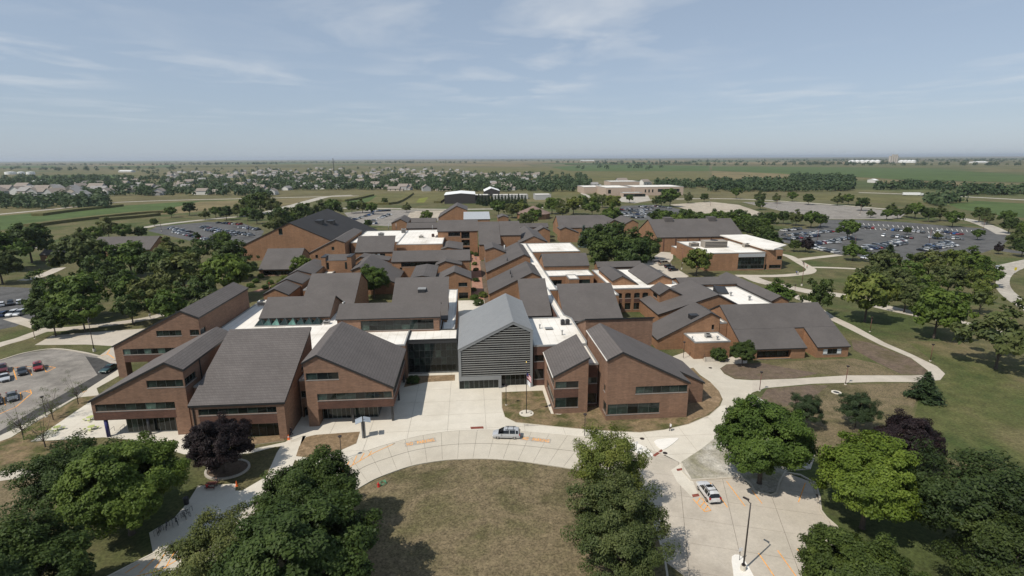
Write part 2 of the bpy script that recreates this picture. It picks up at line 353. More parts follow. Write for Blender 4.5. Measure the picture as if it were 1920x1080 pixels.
def kerb(name, pts, parent, w=0.18, h=0.13, z=0.0, mat='concrete'):
    b = MB(); P = ribbon(pts, w); k = len(pts)
    for i in range(k - 1):
        q = [P[i], P[i + 1], P[2 * k - 2 - i], P[2 * k - 1 - i]]
        b.prism(q, z - 0.02, z + h)
    return b.build(name, mat, parent)
def slab_grid(parent, poly, ang, sx_, sy_, z, mat, gap=0.05, name='concrete_slab', off=(0, 0), th=0.05, jitter=0.0):
    """split an area into slabs with open joints, each slab its own piece"""
    c, s = math.cos(ang), math.sin(ang)
    loc = [(p[0] * c + p[1] * s, -p[0] * s + p[1] * c) for p in poly]
    xs = [p[0] for p in loc]; ys = [p[1] for p in loc]; rnd = random.Random(len(poly) * 31 + int(abs(xs[0])))
    for i in range(math.floor((min(xs) - off[0]) / sx_), math.ceil((max(xs) - off[0]) / sx_)):
        for j in range(math.floor((min(ys) - off[1]) / sy_), math.ceil((max(ys) - off[1]) / sy_)):
            x0, y0 = i * sx_ + off[0], j * sy_ + off[1]; g = gap / 2
            cell = [(x0 + g, y0 + g), (x0 + sx_ - g, y0 + g), (x0 + sx_ - g, y0 + sy_ - g), (x0 + g, y0 + sy_ - g)]
            q = clip_cell(loc, cell)
            if len(q) < 3 or area(q) < 0.4: continue
            wq = [(p[0] * c - p[1] * s, p[0] * s + p[1] * c) for p in q]
            sheet(name, wq, z, mat, None, parent, th + rnd.random() * 0.006)
# ================================================================== THE GROUND
S = 60000.0
sheet('ground', [(-S, -2000), (S, -2000), (S, S), (-S, S)], 0.0, 'plain_land')
sheet('lawn', [(-330, -40), (330, -40), (420, 330), (470, 560), (-60, 640), (-420, 470), (-330, 200)], 0.006, 'grass')
def flat(name, pts, mat, z, sm=0):
    p = GP(pts)
    if sm: p = smooth_closed(p, sm)
    return sheet(name, p, z, mat)
def way(name, pts, w, mat, z, n=4): return sheet(name, ribbon(smooth_open(GP(pts), n), w), z, mat)
def paved(name, poly, ang, a, b, mat, z, gap, off=(0, 0), base='joint'):
    o = sheet(name, poly, z, base); slab_grid(o, poly, ang, a, b, z, mat, gap, 'concrete_slab', off, 0.03); return o
# --- concrete round the buildings
flat('plaza_base', [(540, 840), (553, 862), (600, 880), (700, 850), (1130, 845), (1290, 870), (1279, 870), (1313, 844), (1358, 807), (1391, 775), (1394, 750), (1411, 736), (1411, 713), (1378, 711), (1358, 701), (1350, 691), (1362, 683), (1400, 684), (1402, 672), (1285, 660), (1200, 690), (1000, 600), (850, 640), (700, 690), (560, 700), (545, 800)], 'concrete', 0.012)
drive_outer = GP([(150, 1108), (287, 1038), (371, 998.7), (470, 948), (560, 903), (648.3, 864), (676.7, 849), (736.9, 829.8), (786.5, 817.4), (839.6, 809), (889, 806), (924.6, 806), (977.8, 808.6), (1027, 812.8), (1077, 817.4), (1123, 822), (1180, 832), (1240, 850)])
drive_inner = GP([(330, 1125), (430, 1070), (500, 1022), (570, 975), (630, 940), (676.7, 913), (702, 899), (740, 884), (779, 872), (832.5, 863.5), (868, 861.5), (903, 860.6), (945, 862.5), (985, 866.5), (1030, 873), (1063, 878), (1115, 889), (1165, 912)])
plaza_poly = [(553, 862), (575, 815), (548, 826), (548, 770), (600, 700), (757, 690), (855, 690), (1000, 640), (1060, 700), (1046, 778), (1033, 776), (1018, 732), (940, 735.4), (940.5, 765), (946, 783), (967, 793), (1032, 800), (1093, 806), (1154, 810), (1200, 812), (1245, 807), (1291, 796.5), (1331, 780), (1352, 761), (1362, 760), (1358, 807), (1313, 844), (1279, 870), (1240, 850), (1180, 832), (1123, 821), (1077, 817), (1027, 812.4), (977.8, 808.2), (924.6, 805.6), (889, 805.6), (839.6, 808.6), (786.5, 817), (736.9, 829.4), (676.7, 848.6), (648, 863.5), (600, 886)]
paved('plaza', GP(plaza_poly), YAW, 7.3, 6.1, 'concrete_white', 0.02, 0.07, (2.2, 1.0), 'stain_grey')
# --- the curved drive, slab by slab
drive = sheet('drive', drive_outer + drive_inner[::-1], 0.016, 'joint')
so_, si_ = smooth_open(drive_outer, 3), smooth_open(drive_inner, 3)
def along(pl, n):
    d = [0]
    for i in range(1, len(pl)): d.append(d[-1] + math.dist(pl[i], pl[i - 1]))
    out = []; k = 0
    for i in range(n + 1):
        t = d[-1] * i / n
        while k < len(pl) - 2 and d[k + 1] < t: k += 1
        f = (t - d[k]) / max(d[k + 1] - d[k], 1e-6); out.append((pl[k][0] + (pl[k + 1][0] - pl[k][0]) * f, pl[k][1] + (pl[k + 1][1] - pl[k][1]) * f))
    return out
ND = 28
ao, ai = along(so_, ND * 4), along(si_, ND * 4)
def lerp2(a, b, t): return (a[0] + (b[0] - a[0]) * t, a[1] + (b[1] - a[1]) * t)
for i in range(ND):
    for lane in (0, 1):
        t0, t1 = ((0.012, 0.494) if lane == 0 else (0.506, 0.988))
        top = [lerp2(ao[i * 4 + k], ai[i * 4 + k], t0) for k in range(5)]; bot = [lerp2(ao[i * 4 + k], ai[i * 4 + k], t1) for k in range(5)]
        top[0] = lerp2(top[0], top[1], 0.028); top[4] = lerp2(top[4], top[3], 0.028); bot[0] = lerp2(bot[0], bot[1], 0.028); bot[4] = lerp2(bot[4], bot[3], 0.028)
        sheet('concrete_slab', top + bot[::-1], 0.016, 'concrete', None, drive, 0.03 + 0.004 * ((i * 7 + lane * 3) % 3))
kerb('kerb', so_, drive, 0.2, 0.07, 0.02, 'concrete_white'); kerb('kerb', si_, drive, 0.25, 0.16, 0.0, 'concrete')
# --- junction and small car park on the right
east = [(1123, 823), (1180, 834), (1240, 852), (1279, 870), (1295, 901), (1389, 895), (1415, 921), (1436, 927), (1456, 925), (1472, 886.5), (1529, 907), (1535, 935), (1539, 958), (1566, 986), (1640, 1060), (1700, 1130), (1256, 1130), (1247, 1053), (1227, 987), (1205, 950), (1165, 914), (1115, 891)]
car_park = paved('car_park', GP(east), R(-14), 6.6, 5.2, 'concrete_old', 0.028, 0.05, (1.0, 2.4))
kerb('kerb', smooth_open(GP([(1279, 870), (1295, 901), (1389, 895), (1415, 921), (1436, 927), (1456, 925), (1472, 886.5), (1529, 907), (1539, 958), (1566, 986), (1640, 1060)]), 2), car_park, 0.28, 0.2, 0.0, 'concrete')
kerb('kerb', smooth_open(GP([(1205, 950), (1227, 987), (1247, 1053), (1256, 1130)])), car_park, 0.25, 0.16, 0.0, 'concrete')
sheet('traffic_island', smooth_closed(GP([(1166, 838), (1190, 830), (1218, 846), (1224, 856), (1215, 858), (1180, 845)]), 2), 0.03, 'concrete_bright', raised=0.12)
sheet('traffic_island', smooth_closed(GP([(1226, 829), (1240, 824), (1268, 822), (1271, 825), (1250, 841), (1238, 843)]), 2), 0.03, 'concrete_bright', raised=0.12)
sheet('traffic_island', smooth_closed(GP([(1372, 1045), (1385, 1042), (1396, 1052), (1412, 1080), (1430, 1120), (1385, 1120), (1374, 1070)]), 2), 0.03, 'concrete_bright', raised=0.13)
flat('footway', [(1258, 882), (1279, 868), (1300, 905), (1310, 930), (1297, 933), (1270, 905)], 'concrete_white', 0.075)
# --- raised lawns and beds with their edges
def raised(name, pts, mat, sm=2, h=0.10, side='concrete'): return sheet(name, smooth_closed(GP(pts), sm) if sm else GP(pts), 0.0, mat, raised=h, side=side)
raised('lawn', [(330, 1140), (435, 1074), (503, 1025), (573, 977), (633, 942), (679, 915), (704, 901), (741, 886), (780, 874), (833, 865), (868, 863.2), (903, 862.2), (945, 864), (984, 868), (1029, 875), (1062, 880), (1113, 891), (1162, 914), (1203, 952), (1225, 988), (1245, 1053), (1253, 1140)], 'grass_dry', 2, 0.13)
raised('lawn', [(941, 736), (1017, 733), (1032, 776), (1050, 778), (1100, 760), (1120, 730), (1300, 690), (1313, 704), (1331, 716), (1348, 734), (1355, 749), (1350, 761), (1329, 779), (1290, 795.5), (1245, 806), (1200, 811), (1154, 809), (1093, 805), (1032, 799), (967, 792), (947, 782), (941.5, 765)], 'grass_patchy', 0, 0.09)
raised('mulch_bed', [(555, 856), (561, 838), (574, 820), (592, 816), (675, 810), (668, 832), (634, 847), (590, 860)], 'mulch', 0, 0.09)
raised('mulch_bed', [(440, 830), (470, 821), (528, 816), (534, 827), (477, 834), (440, 840)], 'mulch', 0, 0.08)
raised('mulch_bed', [(757, 727), (764, 706), (853, 703), (853, 714), (800, 717)], 'mulch', 0, 0.08)
raised('mulch_bed', [(1312, 706), (1331, 717), (1347, 735), (1353, 749), (1348, 760), (1327, 777), (1290, 792), (1288, 760), (1300, 720)], 'mulch', 0, 0.105)
raised('gravel_bed', [(1277, 867), (1313, 844), (1358, 808), (1392, 776), (1396, 752), (1412, 740), (1445, 760), (1500, 800), (1530, 850), (1520, 880), (1475, 884), (1455, 922), (1436, 925), (1416, 919), (1390, 894), (1297, 899)], 'gravel', 0, 0.10)
flat('soil_bed', [(1351, 691), (1364, 683), (1425, 680), (1475, 690), (1535, 700), (1492, 709.3), (1411, 712), (1379, 710), (1359, 700)], 'soil', 0.018)
flat('soil_bed', [(1596, 636), (1632, 643), (1706, 671), (1738, 695), (1736, 703), (1690, 702), (1645, 680), (1600, 655)], 'soil', 0.018)
flat('soil_bed', [(1438, 729), (1525, 721), (1552, 723), (1520, 750), (1470, 762), (1425, 748)], 'soil', 0.018)
flat('lawn', [(1420, 680), (1600, 672), (1645, 682), (1690, 703), (1586, 704), (1535, 701), (1475, 690)], 'grass_dry', 0.015)
flat('lawn', [(1395, 752), (1525, 722), (1730, 718), (1700, 800), (1640, 860), (1550, 880), (1500, 800)], 'grass_dry', 0.012)
flat('lawn', [(1730, 718), (1780, 700), (1700, 640), (1800, 640), (1960, 720), (1960, 900), (1700, 840)], 'grass_green', 0.010)
flat('lawn', [(-40, 815), (20, 822), (67, 792), (150, 745), (184, 741), (165, 757), (93, 806), (57, 829), (190, 822), (150, 840), (60, 862), (-40, 880)], 'grass_patchy', 0.014)
flat('lawn', [(-60, 905), (80, 890), (150, 900), (60, 960), (-60, 990)], 'grass_dry', 0.012)
# --- west walks, lots
flat('footway', [(279.5, 999), (326, 972), (352, 942), (371, 911), (442, 907), (441, 920), (454, 920), (499, 894), (519, 849), (529, 834), (562, 826), (575, 815), (562, 840), (553, 862), (540, 895), (470, 949), (371, 999), (287, 1038)], 'concrete_white', 0.024)
flat('footway', [(362, 853), (474, 842), (535, 829), (545, 822), (545, 836), (516, 838), (474, 849), (366, 862)], 'concrete_white', 0.028)
terr = paved('terrace', GP([(165, 756), (93, 805), (57, 828), (195, 820), (240, 824), (300, 838), (345, 852), (372, 852), (380, 838), (362, 815), (340, 790), (320, 745), (240, 735)]), YAW, 5.5, 5.0, 'concrete_white', 0.02, 0.03, base='stain_grey')
flat('footway', [(-40, 890), (0, 884), (110, 873), (110, 886), (0, 902), (-40, 908)], 'concrete', 0.02)
lot_w = flat('parking_lot', [(-60, 690), (0, 676), (47, 662), (101, 654.5), (150, 660), (217, 676), (226, 690), (130, 754), (40, 808), (-60, 845)], 'asphalt_pale', 0.014)
flat('asphalt_strip', [(183, 703), (160, 668), (217, 677), (226, 690), (215, 698), (130, 750), (60, 788), (0, 816), (-60, 838), (-60, 826), (0, 808), (60, 772), (120, 738)], 'asphalt_dark', 0.02)
kerb('kerb', smooth_open(GP([(-60, 692), (0, 676), (47, 662), (101, 654.5), (150, 660), (190, 669), (217, 676)])), lot_w, 0.5, 0.14, 0.01, 'concrete_old')
flat('footway', [(226, 690), (228, 702), (181, 728), (186, 741), (150, 745), (137, 749), (65, 791), (21, 820), (-60, 850), (-60, 838), (0, 817), (60, 789), (130, 751)], 'concrete', 0.024)
flat('yard', [(65, 647), (98, 629), (170, 623), (272, 616), (340, 610), (260, 662), (214, 649), (161, 646)], 'concrete_old', 0.016)
flat('yard', [(182, 670), (214, 648), (232, 660), (228, 690)], 'concrete_old', 0.03)
way('path', [(-40, 660), (0, 646), (40, 635), (84, 620), (132, 616), (204, 608), (277, 597), (337, 581), (400, 570)], 4.2, 'concrete_old', 0.02)
way('path', [(20, 596), (60, 608), (91, 619)], 4.0, 'concrete_old', 0.022)
way('path', [(40, 526), (75, 518), (100, 508), (112, 502)], 5, 'concrete_old', 0.02)
way('path', [(480, 547), (510, 537), (540, 524), (575, 518)], 3.5, 'paver_red', 0.02)
flat('parking_lot', [(-60, 535), (60, 540), (78, 560), (72, 590), (30, 612), (-60, 630)], 'asphalt', 0.016)
# --- east walks and roads
flat('path', [(1411, 736), (1436, 727.6), (1525, 719.5), (1647, 716), (1729, 716.6), (1763, 712.5), (1772, 701), (1757, 687), (1709, 664), (1660, 643), (1600, 610), (1565, 594), (1548, 583), (1520, 565), (1480, 545), (1470, 548), (1510, 570), (1545, 594), (1590, 616), (1647, 645), (1708, 671), (1740, 695), (1738, 703), (1708, 704), (1586, 704), (1492, 710), (1411, 713)], 'concrete_old', 0.022)
way('path', [(1380, 517), (1440, 517.5), (1480, 516), (1512, 512), (1521, 507), (1517, 502), (1500, 492), (1490, 486), (1478, 480), (1460, 476)], 4.2, 'concrete_old', 0.02)
way('path', [(1514, 501), (1560, 502), (1620, 505), (1680, 509)], 3.0, 'concrete_old', 0.024)
way('path', [(1498, 487), (1530, 483), (1575, 478)], 4.0, 'concrete_old', 0.024)
way('path', [(1400, 516), (1425, 527), (1460, 535), (1485, 540), (1530, 549), (1565, 552), (1605, 560), (1650, 574), (1710, 587), (1797, 605), (1870, 625)], 6.5, 'concrete_old', 0.018)
flat('service_yard', [(1185, 497), (1225, 482), (1240, 472), (1262, 474), (1262, 484), (1256, 492), (1262, 500), (1292, 518), (1255, 534), (1205, 530)], 'concrete_old', 0.018)
flat('road', [(1960, 480), (1890, 493), (1862, 502), (1868, 520), (1866, 535), (1875, 550), (1900, 570), (1960, 604), (1960, 585), (1912, 556), (1896, 540), (1893, 527), (1900, 514), (1922, 502), (1960, 493)], 'road_far', 0.02, 2)
way('road', [(1960, 478), (1900, 472), (1870, 466)], 9, 'asphalt', 0.018)
# --- big car parks
lot_e = flat('parking_lot', [(1546, 412), (1598, 412), (1700, 417), (1790, 424.7), (1858, 429), (1886, 440), (1889, 450), (1878, 462), (1843, 474), (1740, 490), (1640, 494), (1608, 480), (1569, 477), (1525, 468), (1468, 454), (1439, 441), (1468, 431), (1530, 428)], 'asphalt', 0.02)
flat('parking_lot', [(1161, 391), (1166, 386), (1228, 384), (1264, 390), (1300, 398), (1240, 409), (1202, 413), (1159, 404)], 'asphalt', 0.02)
flat('parking_lot', [(277, 433), (295, 425), (390, 416), (457, 419), (495, 433), (488, 448), (455, 461), (410, 464), (325, 444)], 'asphalt', 0.02)
flat('parking_lot', [(645, 399), (700, 393), (850, 395), (845, 412), (725, 424), (665, 420)], 'asphalt_pale', 0.02)
flat('gravel_lot', [(770, 396), (850, 394), (845, 408), (762, 410)], 'lot_tan', 0.03)
flat('parking_lot', [(1256, 383.5), (1331, 378), (1385, 384), (1455, 408), (1440, 421), (1400, 412), (1300, 397)], 'lot_tan', 0.02)
flat('parking_lot', [(1391, 379), (1477, 379), (1612, 389), (1699, 399), (1687, 410), (1620, 411), (1556, 411), (1462, 395)], 'asphalt_pale', 0.024)
way('road', [(1100, 381), (1180, 377), (1280, 373), (1380, 373), (1492, 379), (1600, 387), (1700, 396), (1800, 409), (1850, 423), (1885, 440)], 9, 'road_far', 0.04)
way('road', [(1610, 361), (1700, 364), (1810, 369), (1960, 377)], 12, 'road_far', 0.06)
way('road', [(1850, 336), (1900, 339), (1960, 342)], 10, 'road_far', 0.1)
way('road', [(480, 404), (500, 399), (540, 388), (580, 377), (615, 368.5), (660, 366)], 13, 'road_far', 0.03)
way('road', [(-60, 407), (40, 398), (150, 387), (190, 381), (310, 376), (457, 372.5), (640, 368), (760, 366)], 9, 'road_far', 0.05)
way('road', [(600, 393), (640, 390.5), (720, 391), (825, 392.5), (960, 391), (1090, 385)], 9, 'road_far', 0.026)
way('road', [(60, 464), (100, 460), (140, 451)], 11, 'asphalt_pale', 0.02)
way('road', [(262, 428), (320, 419), (405, 410), (480, 404)], 8, 'road_far', 0.026)
way('road', [(1076, 357), (1090, 362), (1105, 369), (1115, 378)], 6, 'road_far', 0.03)
way('road', [(905, 392), (985, 390), (1060, 388), (1120, 384)], 7, 'road_far', 0.032)
flat('school_forecourt', [(1160, 378), (1165, 368), (1180, 362), (1215, 366), (1220, 376), (1190, 381)], 'road_far', 0.03)
# --- brick walk through the campus
def rect(a0, a1, b0, b1): return [toW(a0, b0)[:2], toW(a1, b0)[:2], toW(a1, b1)[:2], toW(a0, b1)[:2]]
sheet('brick_walk', rect(0.2, 5.2, 187, 284), 0.02, 'paver_red'); sheet('court', rect(-5, 4.6, 136, 187), 0.02, 'concrete_white'); sheet('planting_bed', rect(4.6, 7.0, 150, 262), 0.026, 'soil')
sheet('lawn', rect(-36, -6, 152, 190), 0.016, 'grass_green')
# --- fields
def field(pts, m, z): flat('field', pts, m, z)
field([(-60, 412), (0, 405), (225, 386), (375, 376.5), (457, 374), (457, 380), (350, 400), (212, 406), (55, 426), (-60, 437)], 'field_soy', 0.05)
field([(375, 378), (457, 375), (492, 376), (470, 383), (345, 400), (235, 405), (300, 395)], 'field_tan', 0.09)
field([(-60, 437), (55, 427), (212, 407), (330, 402), (300, 420), (200, 432), (100, 450), (-60, 470)], 'grass_green', 0.03)
field([(504, 392), (522, 373), (590, 371), (545, 384)], 'field_tan', 0.05)
field([(636, 377), (662, 368), (700, 366), (660, 377)], 'field_tan', 0.05); field([(640, 379), (693, 367), (710, 366), (690, 380)], 'field_soy', 0.07)
field([(688, 381), (712, 363), (771, 361), (738, 382.5)], 'field_corn', 0.09); field([(752, 382), (773, 364), (832, 360.5), (834, 370), (821, 381)], 'field_corn', 0.09); field([(780, 380), (786, 372), (803, 370), (795, 380.5)], 'field_lime', 0.13)
field([(1030, 372), (1040, 352), (1080, 350), (1100, 356), (1075, 370)], 'field_corn', 0.07)
field([(868, 314), (1034, 315.6), (1076, 321.5), (1330, 322), (1330, 336), (1086, 339), (1026, 329), (873, 324)], 'field_corn', 0.2)
field([(1032, 313), (1128, 308.5), (1330, 311), (1330, 321), (1076, 320.8), (1060, 319.5)], 'field_soy', 0.3)
field([(868, 312.5), (878, 308), (982, 308), (1000, 312.5)], 'field_tan', 0.4); field([(839, 304), (1008, 301.5), (1200, 303), (1200, 307), (1128, 307.5), (900, 307)], 'field_soy', 0.4)
field([(1335, 312), (1511, 313), (1725, 315), (1980, 332), (1980, 343), (1702, 338), (1650, 334), (1335, 320)], 'field_soy', 0.3); field([(1335, 321), (1480, 325), (1500, 334), (1335, 336)], 'field_tan', 0.25)
field([(1630, 336), (1760, 341), (1960, 350), (1960, 364), (1760, 352), (1640, 344)], 'field_tan', 0.15)
field([(1492, 364), (1744, 367), (1830, 379), (1700, 384), (1520, 373)], 'field_corn', 0.1); field([(1750, 372), (1960, 384), (1960, 412), (1880, 405), (1800, 392)], 'field_soy', 0.06)
field([(20, 332), (100, 329), (260, 328), (210, 336), (60, 340)], 'field_soy', 0.25)
for pts_, w_ in (([(55, 426), (120, 417), (212, 406.5), (270, 401), (330, 398)], 9), ([(70, 405), (130, 397), (225, 387)], 10), ([(190, 414), (260, 408), (295, 404)], 8), ([(640, 378), (665, 374), (695, 367)], 10), ([(690, 382.5), (740, 382), (772, 364)], 6), ([(820, 381), (834, 371), (838, 366)], 8)):
    sheet('corn_strip', ribbon(smooth_open(GP(pts_)), w_), 0.1, 'field_corn', raised=2.3, side='field_corn')
rnd = random.Random(11)
for i in range(70):                                            # the patchwork towards the horizon
    y0_ = 298.3 + 9 * rnd.random() ** 1.4; h_ = (y0_ - 296.9) * rnd.uniform(0.12, 0.4); x0_ = rnd.uniform(-60, 1900); w_ = rnd.uniform(90, 420)
    y0_ += -(x0_ - 960) * 0.005
    field([(x0_, y0_), (x0_ + w_, y0_ - w_ * 0.005), (x0_ + w_ * 1.05, y0_ - w_ * 0.005 + h_), (x0_ - 5, y0_ + h_)], rnd.choice(['field_soy', 'field_corn', 'field_tan', 'field_tan']), 0.5 + 0.03 * i)
# --- painted marks
def stripe(a, b, w=0.12, mat='paint_orange', z=0.066, z2=None):
    p, q = G(*a)[:2], G(*b)[:2]; return ribbon([p, q], w), mat, z
def marks(name, label, segs, mat='paint_orange', z=0.07, w=0.13):
    o = thing(name, label, 'road marking', (*G(*segs[0][0])[:2], 0))
    for a, c in segs:
        q = [(p[0] - o.location.x, p[1] - o.location.y) for p in ribbon([G(*a)[:2], G(*c)[:2]], w)]; b = MB(); b.prism(q, z - 0.004, z); b.build('stripe', mat, o)
    return o
marks('parking_lines', 'orange bay lines of the small concrete car park by the white car', [((1332, 906), (1364, 952)), ((1362, 903), (1397, 950)), ((1410, 920), (1429, 945)), ((1510, 906), (1497, 942)), ((1422, 1038), (1452, 1082)), ((1458, 1033), (1493, 1082)), ((1494, 1030), (1512, 1050)), ((1528, 1025), (1535, 1038))], z=0.075)
marks('hatched_marking', 'orange hatched triangle beside the white car', [((1299, 936), (1321, 960)), ((1321, 960), (1333, 958)), ((1333, 958), (1316, 935)), ((1307, 943), (1313, 934)), ((1313, 951), (1321, 941)), ((1320, 958), (1327, 948))], z=0.079)
marks('hatched_marking', 'orange hatching at the left end of the curved drive', [((652, 878), (700, 850)), ((700, 850), (740, 832)), ((740, 832), (735, 834)), ((655, 866), (651, 872)), ((669, 855), (661, 873)), ((683, 850), (675, 864)), ((697, 846), (691, 855)), ((640, 886), (655, 876))])
marks('hatched_marking', 'orange hatched no-stopping strip on the drive at the bottom left', [((235, 1075), (262, 1058)), ((262, 1075), (290, 1048)), ((285, 1076), (312, 1034)), ((310, 1066), (335, 1022)), ((330, 1052), (355, 1013)), ((240, 1085), (300, 1070)), ((300, 1070), (370, 1028)), ((370, 1028), (440, 990))])
marks('bay_markings', 'orange bay end markings of the asphalt lot on the left', [((24, 689), (60, 687)), ((24, 689), (31, 712)), ((53, 693), (60, 704)), ((80, 686), (104, 689)), ((104, 689), (87, 698)), ((87, 698), (80, 686)), ((38, 736), (57, 731)), ((57, 731), (59, 738)), ((59, 738), (30, 763)), ((30, 763), (0, 776)), ((38, 736), (40, 750)), ((7, 745), (10, 760)), ((46, 733), (57, 736))], z=0.02, w=0.18)
marks('hatched_marking', 'orange crossing lines on the walk beside the left wing', [((186, 668), (203, 664)), ((203, 664), (214, 672)), ((150, 660), (186, 668)), ((155, 736), (162, 733)), ((200, 665), (206, 656))], z=0.05, w=0.2)
# bay lines of the large lot behind
segs_ = []
for xa, xb, ya, yb, n in [(1600, 1830, 417, 432, 26), (1590, 1800, 424, 437, 22)]:
    for i in range(n): f = i / (n - 1); x = xa + (xb - xa) * f; y = ya + (yb - ya) * f; segs_.append(((x, y), (x + 2.5, y + 4)))
marks('bay_markings', 'pale bay lines in the half-empty far rows of the large car park', segs_, 'paint_white', 0.03, 0.3)
def tactile(label, pts): tag(sheet('tactile_plate', GP(pts), 0.05, 'tactile_red', None, None, 0.03), label, 'tactile plate')
tactile('dark red tactile plate on the plaza kerb above the silver van', [(882, 801), (906, 800), (907, 804), (883, 805)])
tactile('dark red tactile plate between the two pale traffic islands', [(1224, 854), (1240, 843), (1243, 846), (1228, 857)])
tactile('dark red tactile plate on the kerb right of the junction', [(1268, 880), (1280, 878), (1282, 882), (1270, 884)])
tactile('dark red tactile plate beside the white car', [(1297, 928), (1309, 926), (1312, 931), (1299, 933)])
def lettering(text, pa, pb, h, label):
    a, b_ = Vector(G(*pa)), Vector(G(*pb)); d = b_ - a
    c = bpy.data.curves.new('lettering', 'FONT'); c.body = text; c.size = 1.0; c.extrude = 0.0; c.offset = 0.018; c.space_word = 1.6; c.space_character = 1.12
    o = bpy.data.objects.new('tmp', c); COL.objects.link(o); bpy.context.view_layer.update()
    me = bpy.data.meshes.new_from_object(o.evaluated_get(bpy.context.evaluated_depsgraph_get())); w = max(v.co.x for v in me.vertices); hh = max(v.co.y for v in me.vertices)
    bpy.data.objects.remove(o)
    for v in me.vertices: v.co.x *= d.length / w; v.co.y *= h / hh; v.co.z = 0
    o = thing('road_lettering', label, 'road marking', (a.x, a.y, 0.072), math.atan2(d.y, d.x))
    par = list(range(len(me.vertices)))
    def find(i):
        while par[i] != i: par[i] = par[par[i]]; i = par[i]
        return i
    for e in me.edges: par[find(e.vertices[0])] = find(e.vertices[1])
    isl = {}
    for p in me.polygons: isl.setdefault(find(p.vertices[0]), []).append(p)
    for ps in isl.values():
        m = MB()
        for p in ps: m.quad([tuple(me.vertices[i].co) for i in p.vertices])
        m.build('letter', 'paint_orange', o)
    n = Vector((-d.y, d.x, 0)).normalized(); e = d.normalized() * 0.3
    q = [a - e - n * 0.25, b_ + e - n * 0.25, b_ + e + n * (h + 0.25), a - e + n * (h + 0.25)]
    tag(sheet('old_paint_patch', [(p.x, p.y) for p in q], 0.066, 'stain_grey', None), 'greyed old paint patch under ' + label, 'road marking')
lettering('NO  PARKING', (763, 836.5), (815, 827.5), 1.0, 'orange NO PARKING lettering left of the silver van')
lettering('NO  PARKING', (978.5, 824.5), (1029, 830), 1.0, 'orange NO PARKING lettering right of the silver van')
# ================================================================== BUILDINGS
class Face:
    """a wall plane: s runs along it, z up, d inwards"""
    def __init__(f, o, d, n): f.o, f.d, f.n = o, d, n
    def P(f, s, z, d=0.0): return (f.o[0] + f.d[0] * s - f.n[0] * d, f.o[1] + f.d[1] * s - f.n[1] * d, z)
def ztop(tops, s):
    for (a, za), (b, zb) in zip(tops, tops[1:]):
        if a - 1e-6 <= s <= b + 1e-6: return za + (zb - za) * (s - a) / max(b - a, 1e-9)
    return tops[-1][1] if s > tops[-1][0] else tops[0][1]
def wall_face(mb, F, tops, zb, holes, depth=0.25):
    s0, s1 = tops[0][0], tops[-1][0]
    cuts = sorted({s0, s1, *[t[0] for t in tops], *[max(s0, h[0]) for h in holes], *[min(s1, h[1]) for h in holes]})
    for a, b in zip(cuts, cuts[1:]):
        if b - a < 1e-4: continue
        m = (a + b) / 2; hs = sorted([h for h in holes if h[0] <= m <= h[1]], key=lambda h: h[2]); z = zb
        for h in hs:
            if h[2] > z + 1e-4: mb.quad([F.P(a, z), F.P(b, z), F.P(b, h[2]), F.P(a, h[2])])
            z = h[3]
        mb.quad([F.P(a, z), F.P(b, z), F.P(b, ztop(tops, b)), F.P(a, ztop(tops, a))])
    for h in holes:
        a, b, z0, z1 = max(s0, h[0]), min(s1, h[1]), max(h[2], zb), h[3]; dp = h[6] if len(h) > 6 else depth
        mb.quad([F.P(a, z0), F.P(a, z0, dp), F.P(a, z1, dp), F.P(a, z1)]); mb.quad([F.P(b, z0, dp), F.P(b, z0), F.P(b, z1), F.P(b, z1, dp)])
        mb.quad([F.P(a, z1), F.P(a, z1, dp), F.P(b, z1, dp), F.P(b, z1)])
        if z0 > zb + 0.01: mb.quad([F.P(a, z0, dp), F.P(a, z0), F.P(b, z0), F.P(b, z0, dp)])
def obox(mb, F, s0, s1, z0, z1, d0, d1, m=0):
    """box on a wall plane"""
    q = [F.P(s0, z0, d0), F.P(s1, z0, d0), F.P(s1, z0, d1), F.P(s0, z0, d1), F.P(s0, z1, d0), F.P(s1, z1, d0), F.P(s1, z1, d1), F.P(s0, z1, d1)]
    n = len(mb.v); mb.v += q
    for f in ((3, 2, 1, 0), (4, 5, 6, 7), (0, 1, 5, 4), (1, 2, 6, 5), (2, 3, 7, 6), (3, 0, 4, 7)): mb.f.append(tuple(n + i for i in f)); mb.m.append(m)
